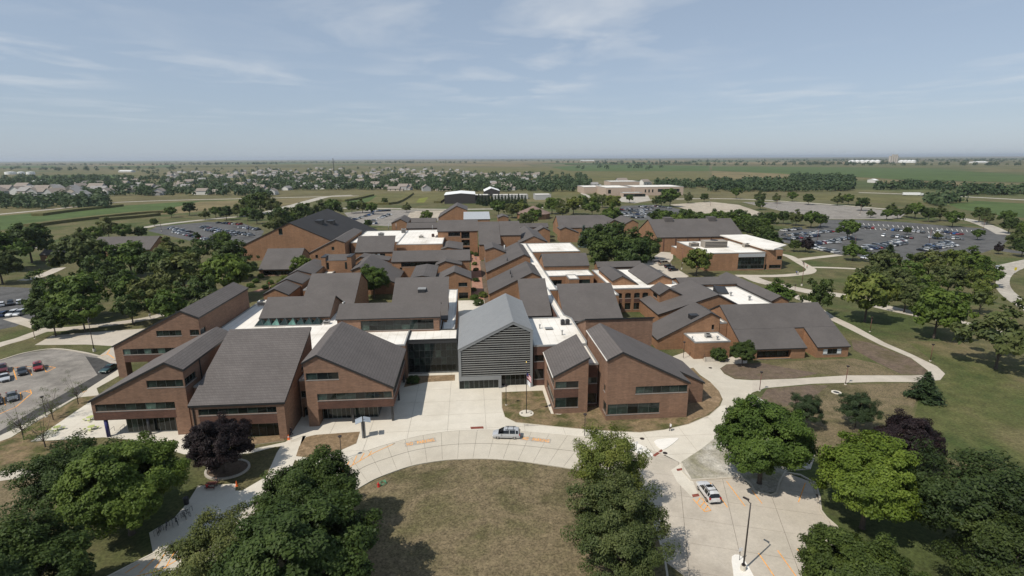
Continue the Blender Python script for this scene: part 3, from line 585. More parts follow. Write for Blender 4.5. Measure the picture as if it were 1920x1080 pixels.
def window(root, F, s0, s1, z0, z1, cols, rows, d, frame='frame_metal', glass='glass', bar=0.07, pale=None):
    fb = MB(); e = 0.004
    obox(fb, F, s0 + e, s1 - e, z0 + e, z0 + bar, d - 0.06, d + 0.05); obox(fb, F, s0 + e, s1 - e, z1 - bar, z1 - e, d - 0.06, d + 0.05)
    cw = (s1 - s0) / cols; rh = (z1 - z0) / rows
    for i in range(cols + 1):
        c = s0 + i * cw; w = bar if i in (0, cols) else bar * 0.8
        a = c + e if i == 0 else c - w if i == cols else c - w / 2
        obox(fb, F, a, a + w - (e if i == cols else 0), z0 + bar + 0.001, z1 - bar - 0.001, d - 0.05, d + 0.045)
    for j in range(1, rows): obox(fb, F, s0 + bar + 0.002, s1 - bar - 0.002, z0 + j * rh - bar * 0.4, z0 + j * rh + bar * 0.4, d - 0.04, d + 0.04)
    w = fb.build('window', frame, root)
    c0 = F.P(0, 0, 0); pb = MB(); F0 = Face((0, 0), F.d, F.n); obox(pb, F0, -cw / 2 + bar * 0.3, cw / 2 - bar * 0.3, -rh / 2 + bar * 0.3, rh / 2 - bar * 0.3, -0.012, 0.012)
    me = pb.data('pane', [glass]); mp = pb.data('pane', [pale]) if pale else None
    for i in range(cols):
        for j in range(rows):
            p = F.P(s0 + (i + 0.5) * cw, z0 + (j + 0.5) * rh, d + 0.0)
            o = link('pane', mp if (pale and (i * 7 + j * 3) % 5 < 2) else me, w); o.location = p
    sb = MB(); obox(sb, F, s0 - 0.05, s1 + 0.05, z0 - 0.1, z0 - 0.003, -0.06, d + 0.08); sb.build('sill', 'coping', w)
    return w
def wing(name, label, axis, prof, a0, a1, over2=None, wall='brick_old', roof='shingle_old', zb=0.0, holes=None, over=0.3, ends=None, th=0.3, cat='building', fascia='fascia', frame='frame_dark', bottom=False):
    """gabled or shed-roofed block in campus axes. axis 'v': ridge runs away, prof = [(u, z)...]; axis 'u': ridge runs across, prof = [(v, z)...]"""
    holes = holes or {}; ends = ends or (over, over)
    t0, t1 = prof[0][0], prof[-1][0]
    if axis == 'v': uo, vo, w, dp = t0, a0, t1 - t0, a1 - a0
    else: uo, vo, w, dp = a0, t0, a1 - a0, t1 - t0
    root = thing(name, label, cat, toW(uo, vo), YAW)
    FR = {'front': Face((0, 0), (1, 0), (0, -1)), 'right': Face((w, 0), (0, 1), (1, 0)), 'back': Face((w, dp), (-1, 0), (0, 1)), 'left': Face((0, dp), (0, -1), (-1, 0))}
    pr = [(t - t0, z) for t, z in prof]; span = t1 - t0; rev = [(span - t, z) for t, z in reversed(pr)]
    if axis == 'v': tops = {'front': pr, 'back': rev, 'left': [(0, pr[0][1]), (dp, pr[0][1])], 'right': [(0, pr[-1][1]), (dp, pr[-1][1])]}
    else: tops = {'front': [(0, pr[0][1]), (w, pr[0][1])], 'back': [(0, pr[-1][1]), (w, pr[-1][1])], 'right': pr, 'left': rev}
    mb = MB(); wins = []
    for k, F in FR.items():
        hs = []
        for h in holes.get(k, []):
            h = list(h)
            if k == 'front': h[0] -= uo; h[1] -= uo
            elif k == 'right': h[0] -= vo; h[1] -= vo
            elif k == 'left': h[0], h[1] = dp - (h[1] - vo), dp - (h[0] - vo)
            hs.append(h); wins.append((F, h))
        wall_face(mb, F, tops[k], zb, hs)
    if bottom: mb.quad([(0, 0, zb), (0, dp, zb), (w, dp, zb), (w, 0, zb)])
    mb.build('wall', wall, root)
    for F, h in wins:
        smax = (w if F in (FR['front'], FR['back']) else dp)
        opt = h[7] if len(h) > 7 else {}
        o2 = dict(frame=frame); o2.update(opt)
        window(root, F, max(h[0], 0), min(h[1], smax), max(h[2], zb), h[3], h[4], h[5], (h[6] if len(h) > 6 else 0.25) - 0.06, **o2)
    # roof slab
    def ext(p, q, o):
        k = (q[1] - p[1]) / (q[0] - p[0]); sgn = 1 if q[0] > p[0] else -1; return (p[0] - sgn * o, p[1] - sgn * o * k)
    o2_ = over if over2 is None else over2
    rp = [ext(pr[0], pr[1], over)] + pr[1:-1] + [ext(pr[-1], pr[-2], o2_)] if len(pr) > 2 else [ext(pr[0], pr[1], over), ext(pr[1], pr[0], o2_)]
    L0, L1 = -ends[0], (dp if axis == 'v' else w) + ends[1]
    def Q(t, a, z): return (t, a, z) if axis == 'v' else (a, t, z)
    rb = MB(); flip = axis == 'u'
    def face(pts, m): rb.quad(pts[::-1] if flip else pts, m)
    for p, q in zip(rp, rp[1:]):
        face([Q(p[0], L0, p[1] + th), Q(q[0], L0, q[1] + th), Q(q[0], L1, q[1] + th), Q(p[0], L1, p[1] + th)], 0)
        face([Q(p[0], L1, p[1] + 0.01), Q(q[0], L1, q[1] + 0.01), Q(q[0], L0, q[1] + 0.01), Q(p[0], L0, p[1] + 0.01)], 1)
        face([Q(p[0], L0, p[1] + 0.01), Q(q[0], L0, q[1] + 0.01), Q(q[0], L0, q[1] + th), Q(p[0], L0, p[1] + th)], 1)
        face([Q(q[0], L1, q[1] + 0.01), Q(p[0], L1, p[1] + 0.01), Q(p[0], L1, p[1] + th), Q(q[0], L1, q[1] + th)], 1)
    p, q = rp[0], rp[-1]
    face([Q(p[0], L1, p[1] + 0.01), Q(p[0], L0, p[1] + 0.01), Q(p[0], L0, p[1] + th), Q(p[0], L1, p[1] + th)], 1)
    face([Q(q[0], L0, q[1] + 0.01), Q(q[0], L1, q[1] + 0.01), Q(q[0], L1, q[1] + th), Q(q[0], L0, q[1] + th)], 1)
    rb.build('roof', [roof, fascia], root)
    root['org'] = (uo, vo); return root
def inset(poly, d):
    """mitred inset of a ccw polygon"""
    n = len(poly); out = []
    for i in range(n):
        p0, p1, p2 = Vector(poly[i - 1]), Vector(poly[i]), Vector(poly[(i + 1) % n]); a = (p1 - p0).normalized(); b = (p2 - p1).normalized()
        na, nb = Vector((-a.y, a.x)), Vector((-b.y, b.x)); m = (na + nb); k = d / max(0.2, (1 + na.dot(nb))); out.append((p1.x + m.x * k, p1.y + m.y * k))
    return out
def flat_roofed(name, label, pts, z, wall='brick_old', par=0.22, holes=None, frame='frame_dark', zb=0.0, roofmat='membrane', cop='coping', wins=True):
    a = sum(pts[i][0] * pts[(i + 1) % len(pts)][1] - pts[(i + 1) % len(pts)][0] * pts[i][1] for i in range(len(pts)))
    if a < 0: pts = pts[::-1]
    o = pts[0]; root = thing(name, label, 'building', toW(*o), YAW); lp = [(p[0] - o[0], p[1] - o[1]) for p in pts]; n = len(lp)
    mb = MB(); todo = []
    for i in range(n):
        p, q = lp[i], lp[(i + 1) % n]; ln = math.dist(p, q); d = ((q[0] - p[0]) / ln, (q[1] - p[1]) / ln); F = Face(p, d, (d[1], -d[0]))
        hs = [list(h) for h in (holes or {}).get(i, [])]
        wall_face(mb, F, [(0, z), (ln, z)], zb, hs); todo += [(F, h) for h in hs]
    mb.build('wall', wall, root)
    for F, h in todo:
        opt = dict(frame=frame); opt.update(h[7] if len(h) > 7 else {})
        window(root, F, h[0], h[1], h[2], h[3], h[4], h[5], (h[6] if len(h) > 6 else 0.25) - 0.06, **opt)
    inn = inset(lp, 0.28); out = inset(lp, -0.04); cb = MB(); zc = z + par
    for i in range(n):
        j = (i + 1) % n
        cb.quad([(*out[i], zc), (*out[j], zc), (*inn[j], zc), (*inn[i], zc)]); cb.quad([(*out[i], z - 0.12), (*out[j], z - 0.12), (*out[j], zc), (*out[i], zc)])
        cb.quad([(*inn[j], z - 0.05), (*inn[i], z - 0.05), (*inn[i], zc), (*inn[j], zc)])
    cb.build('coping', cop, root)
    rb = MB(); rb.v = [(*p, z - 0.03) for p in inn]
    for t in tri_sheet(inn):
        p, q, r_ = (inn[k] for k in t)
        if (q[0] - p[0]) * (r_[1] - p[1]) - (q[1] - p[1]) * (r_[0] - p[0]) < 0: t = (t[0], t[2], t[1])
        rb.f.append(tuple(t)); rb.m.append(0)
    rb.build('roof', roofmat, root); return root
def rc(a0, a1, b0, b1): return [(a0, b0), (a1, b0), (a1, b1), (a0, b1)]
def part_box(root, name, mat, a0, a1, b0, b1, z0, z1):
    uo, vo = root['org']; b = MB(); b.box(a0 - uo, a1 - uo, b0 - vo, b1 - vo, z0, z1); return b.build(name, mat, root)
def part_tube(root, name, mat, a, b_, z0, z1, r):
    uo, vo = root['org']; b = MB(); b.tube([(a - uo, b_ - vo, z0), (a - uo, b_ - vo, z1)], r, 12); return b.build(name, mat, root, smooth=True)
def glaz(root, a0, a1, v, z0, z1, cols, rows, **k):
    uo, vo = root['org']; window(root, Face((0, v - vo), (1, 0), (0, -1)), a0 - uo, a1 - uo, z0, z1, cols, rows, 0.0, **k)
def glaz_side(root, u, v0, v1, z0, z1, cols, rows, sgn=1, **k):
    uo, vo = root['org']
    F = Face((u - uo, 0), (0, 1), (1, 0)) if sgn > 0 else Face((u - uo, 0), (0, -1), (-1, 0))
    a, b = (v0 - vo, v1 - vo) if sgn > 0 else (-(v1 - vo), -(v0 - vo)); window(root, F, a, b, z0, z1, cols, rows, 0.0, **k)
NEW = dict(wall='brick_new', roof='shingle_new', over=0.25, th=0.42, frame='frame_green')
GR = {'pale': 'glass_pale'}

# --- front left wing
A = wing('brick_wing', 'brick wing on a blue column at the front left corner, beside the green picnic tables', 'v', [(-69.4, 7.3), (-55.5, 14.2), (-52.6, 12.8)], 95.0, 115.5, zb=3.65, bottom=True,
         holes={'front': [(-68.8, -54.9, 5.35, 6.75, 8, 1, 0.25, GR), (-59.2, -52.6, 9.65, 11.05, 4, 1, 0.25, GR)], 'right': [(95.0, 99.2, 9.65, 11.05, 4, 1, 0.25, GR)], 'left': [(97, 112, 5.35, 6.7, 10, 1)]}, **NEW)
part_box(A, 'pillar', 'brick_new', -55.2, -52.62, 95.02, 98.2, 0, 3.64); part_box(A, 'spandrel', 'brick_band', -69.35, -54.95, 94.97, 95.2, 3.68, 5.24)
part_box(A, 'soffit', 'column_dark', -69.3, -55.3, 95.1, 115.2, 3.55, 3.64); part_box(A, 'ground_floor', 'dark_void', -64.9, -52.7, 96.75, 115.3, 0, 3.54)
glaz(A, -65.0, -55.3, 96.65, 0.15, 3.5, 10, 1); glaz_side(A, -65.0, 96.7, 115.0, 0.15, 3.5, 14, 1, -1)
part_tube(A, 'column', 'column_blue', -67.8, 95.5, 0, 3.56, 0.32); part_tube(A, 'column', 'column_dark', -60.5, 95.6, 0, 3.56, 0.26)
part_box(A, 'downpipe', 'fascia', -52.58, -52.42, 100.9, 101.06, 8.6, 12.7)
A2 = wing('brick_wing', 'long brick wing behind the front left one, ending above the dark green car', 'v', [(-83.3, 7.7), (-67.2, 15.8), (-63.5, 14.1)], 124.3, 153.0, zb=3.85, bottom=True,
          holes={'front': [(-81.4, -69.0, 5.7, 7.1, 8, 1, 0.25, GR), (-73.3, -67.7, 10.0, 11.35, 4, 1, 0.25, GR), (-65.8, -63.5, 10.0, 11.35, 2, 1, 0.25, GR)], 'right': [(124.3, 127, 10.0, 11.35, 2, 1)]}, **NEW)
part_box(A2, 'pillar', 'brick_new', -83.28, -81.4, 124.32, 126.4, 0, 3.84); part_box(A2, 'spandrel', 'brick_band', -81.35, -69, 124.27, 124.5, 3.9, 5.6)
part_box(A2, 'ground_floor', 'brick_new', -78.8, -63.6, 128.3, 152.8, 0, 3.84); glaz(A2, -78.5, -69.5, 128.25, 2.0, 3.6, 7, 1)
part_box(A2, 'pillar', 'brick_new', -83.28, -81.4, 150, 152.5, 0, 3.84)
# --- front middle wing, one great slope
B = wing('brick_wing', 'brick wing with one great slope of grey shingles, behind the purple tree', 'u', [(91.8, 7.1), (111.0, 14.8)], -50.6, -34.3,
         holes={'front': [(-49.3, -35.7, 5.3, 6.5, 8, 1, 0.25, GR), (-49.3, -35.7, 0.0, 3.25, 10, 1, 1.5)], 'right': [(103, 105, 8.6, 9.6, 2, 1)]}, **NEW)
part_box(B, 'spandrel', 'brick_band', -49.25, -35.75, 91.77, 92.0, 3.3, 5.2); part_box(B, 'downpipe', 'fascia', -50.2, -50.04, 91.62, 91.78, 0.1, 7.0)
flat_roofed('link_block', 'low white-roofed link between the corner wing and the great slope', rc(-52.3, -50.9, 97.2, 115.3), 8.5, 'brick_new')
flat_roofed('link_block', 'low white-roofed link with a dark doorway behind the orange cone', rc(-34.0, -31.8, 100, 115.8), 7.9, 'brick_new', holes={0: [(0.1, 2.1, 4.3, 5.7, 2, 1, 0.25, GR), (0.3, 2.0, 0.0, 2.2, 1, 1, 0.9)]}, frame='frame_metal')
# --- front centre-left wing
C = wing('brick_wing', 'brick wing on dark columns facing the plaza, left of the grey slatted hall', 'v', [(-31.6, 12.9), (-29.0, 14.3), (-15.4, 7.4)], 96.0, 116.5, zb=3.6, bottom=True,
         holes={'front': [(-31.3, -25.3, 9.6, 11.0, 3, 1, 0.25, GR), (-29.6, -15.4, 5.35, 6.75, 8, 1, 0.25, GR)], 'right': [(96, 115.5, 5.35, 6.75, 14, 1)]}, **NEW)
part_box(C, 'pillar', 'brick_new', -31.58, -29.7, 96.02, 98.6, 0, 3.59); part_box(C, 'spandrel', 'brick_band', -29.55, -15.37, 95.97, 96.2, 3.63, 5.25); part_box(C, 'spandrel', 'brick_band', -15.6, -15.37, 96.25, 116.4, 3.63, 5.25)
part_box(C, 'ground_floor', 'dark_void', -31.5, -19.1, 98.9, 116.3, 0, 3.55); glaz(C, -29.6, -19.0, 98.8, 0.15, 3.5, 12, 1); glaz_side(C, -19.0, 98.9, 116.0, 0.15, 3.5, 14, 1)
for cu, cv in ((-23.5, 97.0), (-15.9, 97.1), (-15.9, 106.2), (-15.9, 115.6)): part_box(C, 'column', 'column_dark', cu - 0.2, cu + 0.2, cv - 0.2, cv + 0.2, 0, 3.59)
# --- glass atrium and the white roofs round it
AT = flat_roofed('glass_atrium', 'tall glass entrance wall between the plaza wing and the grey slatted hall', rc(-15.3, -3.6, 120.3, 128.0), 8.35, 'column_dark', holes={0: [(0.15, 11.6, 0.35, 7.6, 9, 4, 0.2)]}, cop='fascia', frame='frame_dark')
flat_roofed('flat_wing', 'broad white flat roof with a row of green skylights', [(-63.3, 129), (-58.5, 129), (-58.5, 111.6), (-34.1, 111.6), (-34.1, 116.9), (-15.4, 116.9), (-15.4, 128.1), (-7.9, 128.1), (-7.9, 146), (-37.6, 146), (-37.6, 157), (-63.3, 157)], 8.5, 'brick_new')
flat_roofed('flat_wing', 'narrow white roof strip between the brick walk and the roof with a hood', rc(-7.5, -4.4, 128.4, 171), 8.0, 'brick_old')
J = wing('brick_wing', 'grey gable crossing the broad white roof behind the skylights', 'u', [(138.0, 9.6), (145.5, 13.2), (153.0, 9.6)], -55.0, -37.5, wall='brick_new', roof='shingle_old')
K = wing('glazed_upper_floor', 'low grey roof over a long upper window above the glass atrium', 'u', [(127.4, 11.9), (132.4, 14.3), (134.6, 13.3)], -32.8, -8.1, wall='brick_new', roof='shingle_old',
         holes={'front': [(-27.2, -9.5, 8.8, 11.4, 9, 2, 0.4, GR)], 'right': []}, frame='frame_dark')
K2 = wing('brick_wing', 'grey slope carrying a single roof hood, above the long upper window', 'u', [(135.6, 8.8), (151.5, 16.3)], -21.3, -6.6)
# --- the grey slatted hall
D = thing('slatted_hall', 'grey metal gabled hall with a front of horizontal slats behind the flagpole', 'building', toW(-3.2, 110.3), YAW); D['org'] = (-3.2, 110.3)
prD = [(0.0, 9.4), (12.1, 15.45), (16.4, 13.35)]; dpD = 24.7
mb = MB(); FD = {'right': Face((16.38, 0.6), (0, 1), (1, 0)), 'back': Face((16.4, dpD), (-1, 0), (0, 1)), 'left': Face((0.02, dpD), (0, -1), (-1, 0))}
wall_face(mb, FD['right'], [(0, 13.3), (dpD - 0.6, 13.3)], 0, []); wall_face(mb, FD['left'], [(0, 9.35), (dpD - 0.6, 9.35)], 0, []); wall_face(mb, FD['back'], [(0, 13.3), (4.3, 15.4), (16.4, 9.35)], 0, [])
mb.build('wall', 'metal_grey', D)
rb = MB()
for p, q in (((-0.05, 9.38), prD[1]), (prD[1], (16.45, 13.33))):
    rb.quad([(p[0], -0.05, p[1] + 0.12), (q[0], -0.05, q[1] + 0.12), (q[0], dpD + 0.1, q[1] + 0.12), (p[0], dpD + 0.1, p[1] + 0.12)], 0)
    rb.quad([(p[0], dpD + 0.1, p[1]), (q[0], dpD + 0.1, q[1]), (q[0], -0.05, q[1]), (p[0], -0.05, p[1])], 0)
    rb.quad([(p[0], -0.05, p[1]), (q[0], -0.05, q[1]), (q[0], -0.05, q[1] + 0.12), (p[0], -0.05, p[1] + 0.12)], 0)
    for k in range(1, 30):                                      # standing seams
        t = k / 30; xa = p[0] + (q[0] - p[0]) * t
    n = int(dpD / 0.62)
    for k in range(n):
        y = 0.3 + k * 0.62
        a, b_ = (p[0] + 0.03, p[1]), (q[0] - 0.03, q[1] + (-0.0))
        rb.quad([(a[0], y, a[1] + 0.165), (b_[0], y, b_[1] + 0.165), (b_[0], y + 0.045, b_[1] + 0.165), (a[0], y + 0.045, a[1] + 0.165)], 0); rb.quad([(a[0], y, a[1] + 0.12), (b_[0], y, b_[1] + 0.12), (b_[0], y, b_[1] + 0.165), (a[0], y, a[1] + 0.165)], 0)
rb.quad([(-0.05, dpD + 0.1, 9.38), (-0.05, -0.05, 9.38), (-0.05, -0.05, 9.5), (-0.05, dpD + 0.1, 9.5)]); rb.quad([(16.45, -0.05, 13.33), (16.45, dpD + 0.1, 13.33), (16.45, dpD + 0.1, 13.45), (16.45, -0.05, 13.45)])
rb.build('roof', 'metal_roof', D)
fb = MB()                                                       # the picture-frame border of the front
def rfz(x): return ztop(prD, x)
for x0, x1 in ((0.0, 12.1), (12.1, 16.4)):
    q = [(x0, rfz(x0) - 0.62), (x1, rfz(x1) - 0.62), (x1, rfz(x1) - 0.005), (x0, rfz(x0) - 0.005)]
    fb.quad([(x, 0, z) for x, z in q]); fb.quad([(q[0][0], 0.62, q[0][1]), (q[1][0], 0.62, q[1][1]), (q[1][0], 0, q[1][1]), (q[0][0], 0, q[0][1])])
fb.box(0, 0.6, 0.002, 0.62, 2.05, 8.9); fb.box(15.85, 16.4, 0.002, 0.62, 0, 12.95); fb.box(0.602, 9.4, 0.003, 0.62, 2.1, 3.0); fb.box(8.8, 9.398, 0.004, 0.62, 0, 2.098)
fb.build('front_frame', 'metal_grey', D)
k = 0; z = 3.12
while z < 14.3:
    zt = z + 0.155
    xl = 0.62 if zt < 9.4 - 0.62 else max(0.62, (zt + 0.62 - 9.4) * 2 + 0.02); xr = 15.83
    if zt > 13.35 - 0.62: xr = min(xr, 12.1 + (15.45 - zt - 0.62) * 4.3 / 2.1)
    if xr - xl > 0.6:
        b = MB(); b.box(xl, xr, 0.10, 0.34, z, zt); b.build('slat', 'slat_grey', D)
    z += 0.515
gb = MB(); gb.quad([(0.3, 1.0, 2.6), (16.1, 1.0, 2.6), (16.1, 1.0, 13.1), (12.1, 1.0, 15.2), (0.3, 1.0, 9.2)]); gb.build('glass_screen', 'glass', D)
mb = MB()
for i in range(1, 11): x = 0.6 + i * 1.42; mb.box(x - 0.05, x + 0.05, 0.86, 0.98, 2.7, rfz(x) - 0.5)
for zz in (5.6, 8.3, 11.0): mb.box(max(0.6, (zz - 9) * 2), 15.8, 0.88, 0.97, zz, zz + 0.1)
mb.build('mullion', 'frame_dark', D)
window(D, Face((0, 0.35), (1, 0), (0, -1)), 0.05, 8.78, 0.05, 2.04, 8, 1, 0.0, frame='frame_metal'); window(D, Face((0, 1.4), (1, 0), (0, -1)), 9.42, 15.83, 0.05, 3.0, 6, 1, 0.0, frame='frame_metal')
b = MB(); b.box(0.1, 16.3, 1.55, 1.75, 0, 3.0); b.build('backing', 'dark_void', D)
# --- front right pair
E_ = wing('brick_wing', 'small brick wing with a single slope and corner windows, right of the flagpole', 'v', [(15.9, 7.9), (22.7, 11.5)], 97.0, 110.6,
          holes={'front': [(15.9, 20.8, 5.5, 6.95, 2, 1, 0.25, GR), (15.9, 20.8, 1.35, 3.5, 2, 1, 0.25, GR)], 'left': [(97, 107, 5.5, 6.95, 8, 1, 0.25, GR), (97, 107, 1.35, 3.5, 8, 1, 0.25, GR)]}, **NEW)
part_box(E_, 'spandrel', 'brick_band', 15.87, 20.75, 96.97, 97.2, 3.56, 5.4)
F_ = wing('brick_wing', 'tall brick gable with a long right slope at the front right', 'v', [(25.6, 12.5), (28.3, 13.9), (41.8, 7.2)], 93.3, 111.0,
          holes={'front': [(31.2, 41.55, 5.45, 6.95, 6, 1, 0.25, GR), (25.6, 36.2, 1.25, 3.45, 5, 1, 0.25, GR)], 'left': [(94.6, 95.9, 5.4, 6.8, 1, 1), (93.3, 96, 1.25, 3.45, 2, 1, 0.25, GR)], 'right': []}, **NEW)
part_box(F_, 'gutter', 'membrane', 25.18, 25.32, 93.0, 111.2, 12.55, 12.72); part_box(E_, 'gutter', 'membrane', 15.5, 15.63, 96.7, 110.8, 7.92, 8.08)
F2 = wing('side_aisle', 'lower brick aisle stepping out on the right of the tall front gable', 'v', [(42.0, 7.1), (47.6, 4.35)], 99.4, 111.0, wall='brick_new', roof='shingle_new', over=0.2, ends=(0.25, 0.25), th=0.38)
flat_roofed('link_block', 'recessed white-roofed link with dark windows between the two front right gables', rc(22.95, 25.35, 99.8, 111), 9.2, 'brick_band', holes={0: [(0.05, 2.3, 5.1, 6.4, 1, 1, 0.25), (0.05, 2.3, 0.7, 2.9, 1, 1, 0.25)]}, frame='frame_metal')
flat_roofed('flat_wing', 'white flat roof with two black air units right of the grey slatted hall', [(13.5, 111.0), (25.4, 111.2), (25.8, 113), (25.8, 131), (24.4, 134), (24.4, 164.8), (22.5, 164.8), (22.5, 132), (13.7, 132)], 9.4, 'brick_band', holes={0: [(0.15, 2.3, 5.8, 7.3, 1, 1, 0.25), (0.15, 2.3, 1.6, 4.0, 1, 1, 0.25)]})
Gw = wing('brick_wing', 'brick wing with a dark-capped high front wall behind the tall front gable', 'u', [(116.0, 13.5), (127.0, 9.2)], 26.2, 42.0, wall='brick_new', th=0.35)
Pw = wing('brick_wing', 'great grey slope between the white corridor roof and the arcaded court', 'u', [(133.5, 7.8), (147.0, 14.4)], 24.7, 40.0)
Qw = wing('brick_wing', 'grey slope just behind the grey slatted hall', 'u', [(139.3, 7.8), (153.0, 14.8)], 14.0, 21.6, holes={'front': [(15, 20.5, 5.6, 6.8, 4, 1)]})
# --- right cluster
flat_roofed('flat_wing', 'long white corridor roof running away along the gabled row', rc(24.3, 27.6, 165.2, 262), 8.5)
flat_roofed('flat_wing', 'white roof strip closing the far side of the sunken court', rc(27.9, 44.6, 187, 196.6), 8.2, holes={0: [(0.6, 5.0, 0.8, 6.8, 3, 3), (11, 15.5, 0.8, 6.8, 3, 3)]}); flat_roofed('flat_wing', 'white roof strip closing the near side of the sunken court', rc(27.9, 45.9, 158, 172), 8.2)
tw = flat_roofed('stair_tower', 'square brick stair tower inside the sunken court', rc(34.2, 37.8, 180, 186.8), 8.6)
bays = []
for cu in (2.3, 5.3, 8.3, 11.1): bays += [(cu - 1.0, cu + 1.0, 4.8, 6.6, 2, 1, 0.4), (cu - 1.0, cu + 1.0, 0.9, 3.2, 2, 1, 0.4)]
arc = flat_roofed('arcade_wing', 'two-storey arcaded brick wing under a white roof, facing a small court', rc(46.2, 70.0, 166.6, 197.0), 8.0, holes={0: bays}); 
for cu in (2.3, 5.3, 8.3, 11.1):
    b = MB(); n = 8
    for i in range(n): t0, t1 = math.pi * i / n, math.pi * (i + 1) / n; b.quad([(cu + 1.0 * math.cos(t0), 0.02, 6.6), (cu + 1.0 * math.cos(t0), 0.02, 6.2 + 0.4 * math.sin(t0)), (cu + 1.0 * math.cos(t1), 0.02, 6.2 + 0.4 * math.sin(t1)), (cu + 1.0 * math.cos(t1), 0.02, 6.6)])
    b.build('arch', 'brick_old', arc)
    b = MB(); b.box(cu - 1.0, cu + 1.0, -0.03, 0.0, 3.4, 4.6); b.build('spandrel', 'brick_band', arc)
wing('brick_wing', 'narrow gable standing on the white roof above the arcade', 'v', [(47.7, 9.4), (50.8, 10.9), (56.2, 8.1)], 172, 192); wing('brick_wing', 'wider gable on the white roof, right of the narrow one above the arcade', 'v', [(59.7, 8.2), (64.7, 10.9), (68.1, 9.6)], 171.7, 193.7)
wing('brick_wing', 'long low ridge behind the two gables of the arcade roof', 'u', [(202, 8.0), (205, 9.5), (208, 8.0)], 49.8, 67.3)
wing('brick_wing', 'small gable at the right end of the arcaded court', 'v', [(58.9, 8.0), (61.8, 9.8), (67.2, 7.1)], 157.8, 166.4, holes={'left': [(160, 164, 6.2, 7.4, 4, 1)]})
wing('brick_wing', 'broad gable behind the twin gable beside the white boxy annex', 'v', [(55.6, 4.2), (73.4, 9.8), (79.3, 6.9)], 148.9, 157.5 + 11)
p8 = wing('brick_wing', 'gable with a long left slope and a roof hatch, behind the white boxy annex', 'v', [(49.1, 2.8), (63.0, 9.8), (65.7, 8.4)], 130.9, 141.2, holes={'front': [(63.6, 64.3, 5.2, 6.6, 1, 1)]})
part_box(p8, 'hatch', 'fascia', 58.3, 60.8, 132.2, 134.2, 7.6, 8.9)
flat_roofed('annex', 'low flat-roofed brick annex with stone steps at its door', rc(56.0, 65.3, 123.5, 130.7), 4.4, holes={0: [(4.4, 5.5, 0, 2.3, 1, 1)]})
plain('blind', (0.55, 0.58, 0.57), 0.6)
wing('hall_wing', 'shallow-roofed brick hall with one great slope behind the small round tree', 'u', [(127.5, 5.96), (136.0, 10.3), (143.0, 6.8)], 68.0, 95.8, over=0.0, over2=0.3, ends=(0.25, 0.25))
wing('hall_porch', 'lower left front of the great sloped hall over a dark recessed porch', 'u', [(121.5, 2.9), (127.46, 5.94)], 68.0, 84.2, over=0.4, over2=0.0, ends=(0.25, 0.2), holes={'front': [(71.5, 80.5, 0.25, 2.3, 6, 1, 1.2)]})
wing('hall_porch', 'lower right front of the great sloped hall with pale square panes', 'u', [(121.5, 2.9), (127.46, 5.94)], 87.3, 95.8, over=0.4, over2=0.0, ends=(0.2, 0.25), holes={'front': [(89.0, 94.0, 0.9, 2.3, 4, 1, 0.15, {'pale': 'blind'})]})
wing('brick_wing', 'long narrow ridge on the right edge of the white roof behind the great sloped hall', 'v', [(90.6, 7.4), (93.3, 8.8), (96.0, 7.4)], 149.2, 184.0); wing('brick_wing', 'low grey ridge closing the far side of the white roof behind the great hall', 'u', [(170.8, 7.7), (175.4, 9.1), (180, 7.7)], 71.0, 90.2)
flat_roofed('flat_wing', 'white flat roof with vents behind the great sloped hall', rc(79.6, 90.3, 143.6, 170.5), 6.8); flat_roofed('flat_wing', 'small white roof patch between the hatch gable and the great hall', rc(65.9, 67.8, 131, 148.5), 6.9)
# --- the gabled row along the brick walk
wing('brick_wing', 'nearest asymmetric gable with two roof pipes on the right of the brick walk', 'v', [(6.2, 4.7), (20.8, 11.8), (23.8, 10.3)], 176.7, 197.0); wing('brick_wing', 'second asymmetric gable with one roof pipe on the right of the brick walk', 'v', [(6.5, 4.8), (21.7, 11.8), (24.2, 10.6)], 212, 244); wing('brick_wing', 'small gable with a steel flue beyond the second gable of the brick walk', 'v', [(6.6, 10.8), (10.0, 11.8), (15.3, 9.6)], 231, 246)
wing('brick_wing', 'large grey slope at the far right end of the brick walk', 'u', [(265, 7.8), (283, 16.8)], 4.6, 15.4, ends=(0.3, 0.0)); wing('brick_wing', 'shorter grey slope stepping right from the large one at the end of the walk', 'u', [(272, 11.3), (283.2, 16.9)], 15.5, 26.0, ends=(0.0, 0.3))
Tw = wing('brick_wing', 'three-storey brick block with tall dark windows at the end of the brick walk', 'u', [(284, 12.2), (293.6, 16.9), (300, 13.5)], -17.0, 4.1, holes={'front': [(-4.6, -0.2, 0.3, 3.6, 3, 1, 0.8), (-4.6, -0.2, 4.4, 7.6, 3, 2, 0.8), (-4.6, -0.2, 8.4, 11.8, 3, 2, 0.8), (-11.5, -5.2, 9.6, 11.8, 6, 1, 0.8)]})
Uw = wing('brick_wing', 'long low roof crossing to the brick walk, dark glazing below its eave', 'u', [(222, 8.0), (229, 11.3), (236, 8.0)], -32.7, -0.4, holes={'front': [(-29.0, -13.0, 5.8, 7.7, 12, 1, 0.8), (-29.6, -28.6, 0.4, 5.6, 1, 3, 0.5)]})
wing('brick_wing', 'grey slope over pale window panes left of the long low roof', 'u', [(248.5, 7.8), (259, 13.5)], -53, -36, holes={'front': [(-49, -39.5, 5.2, 7.2, 8, 1, 0.2, {'pale': 'blind', 'frame': 'frame_metal'})]})
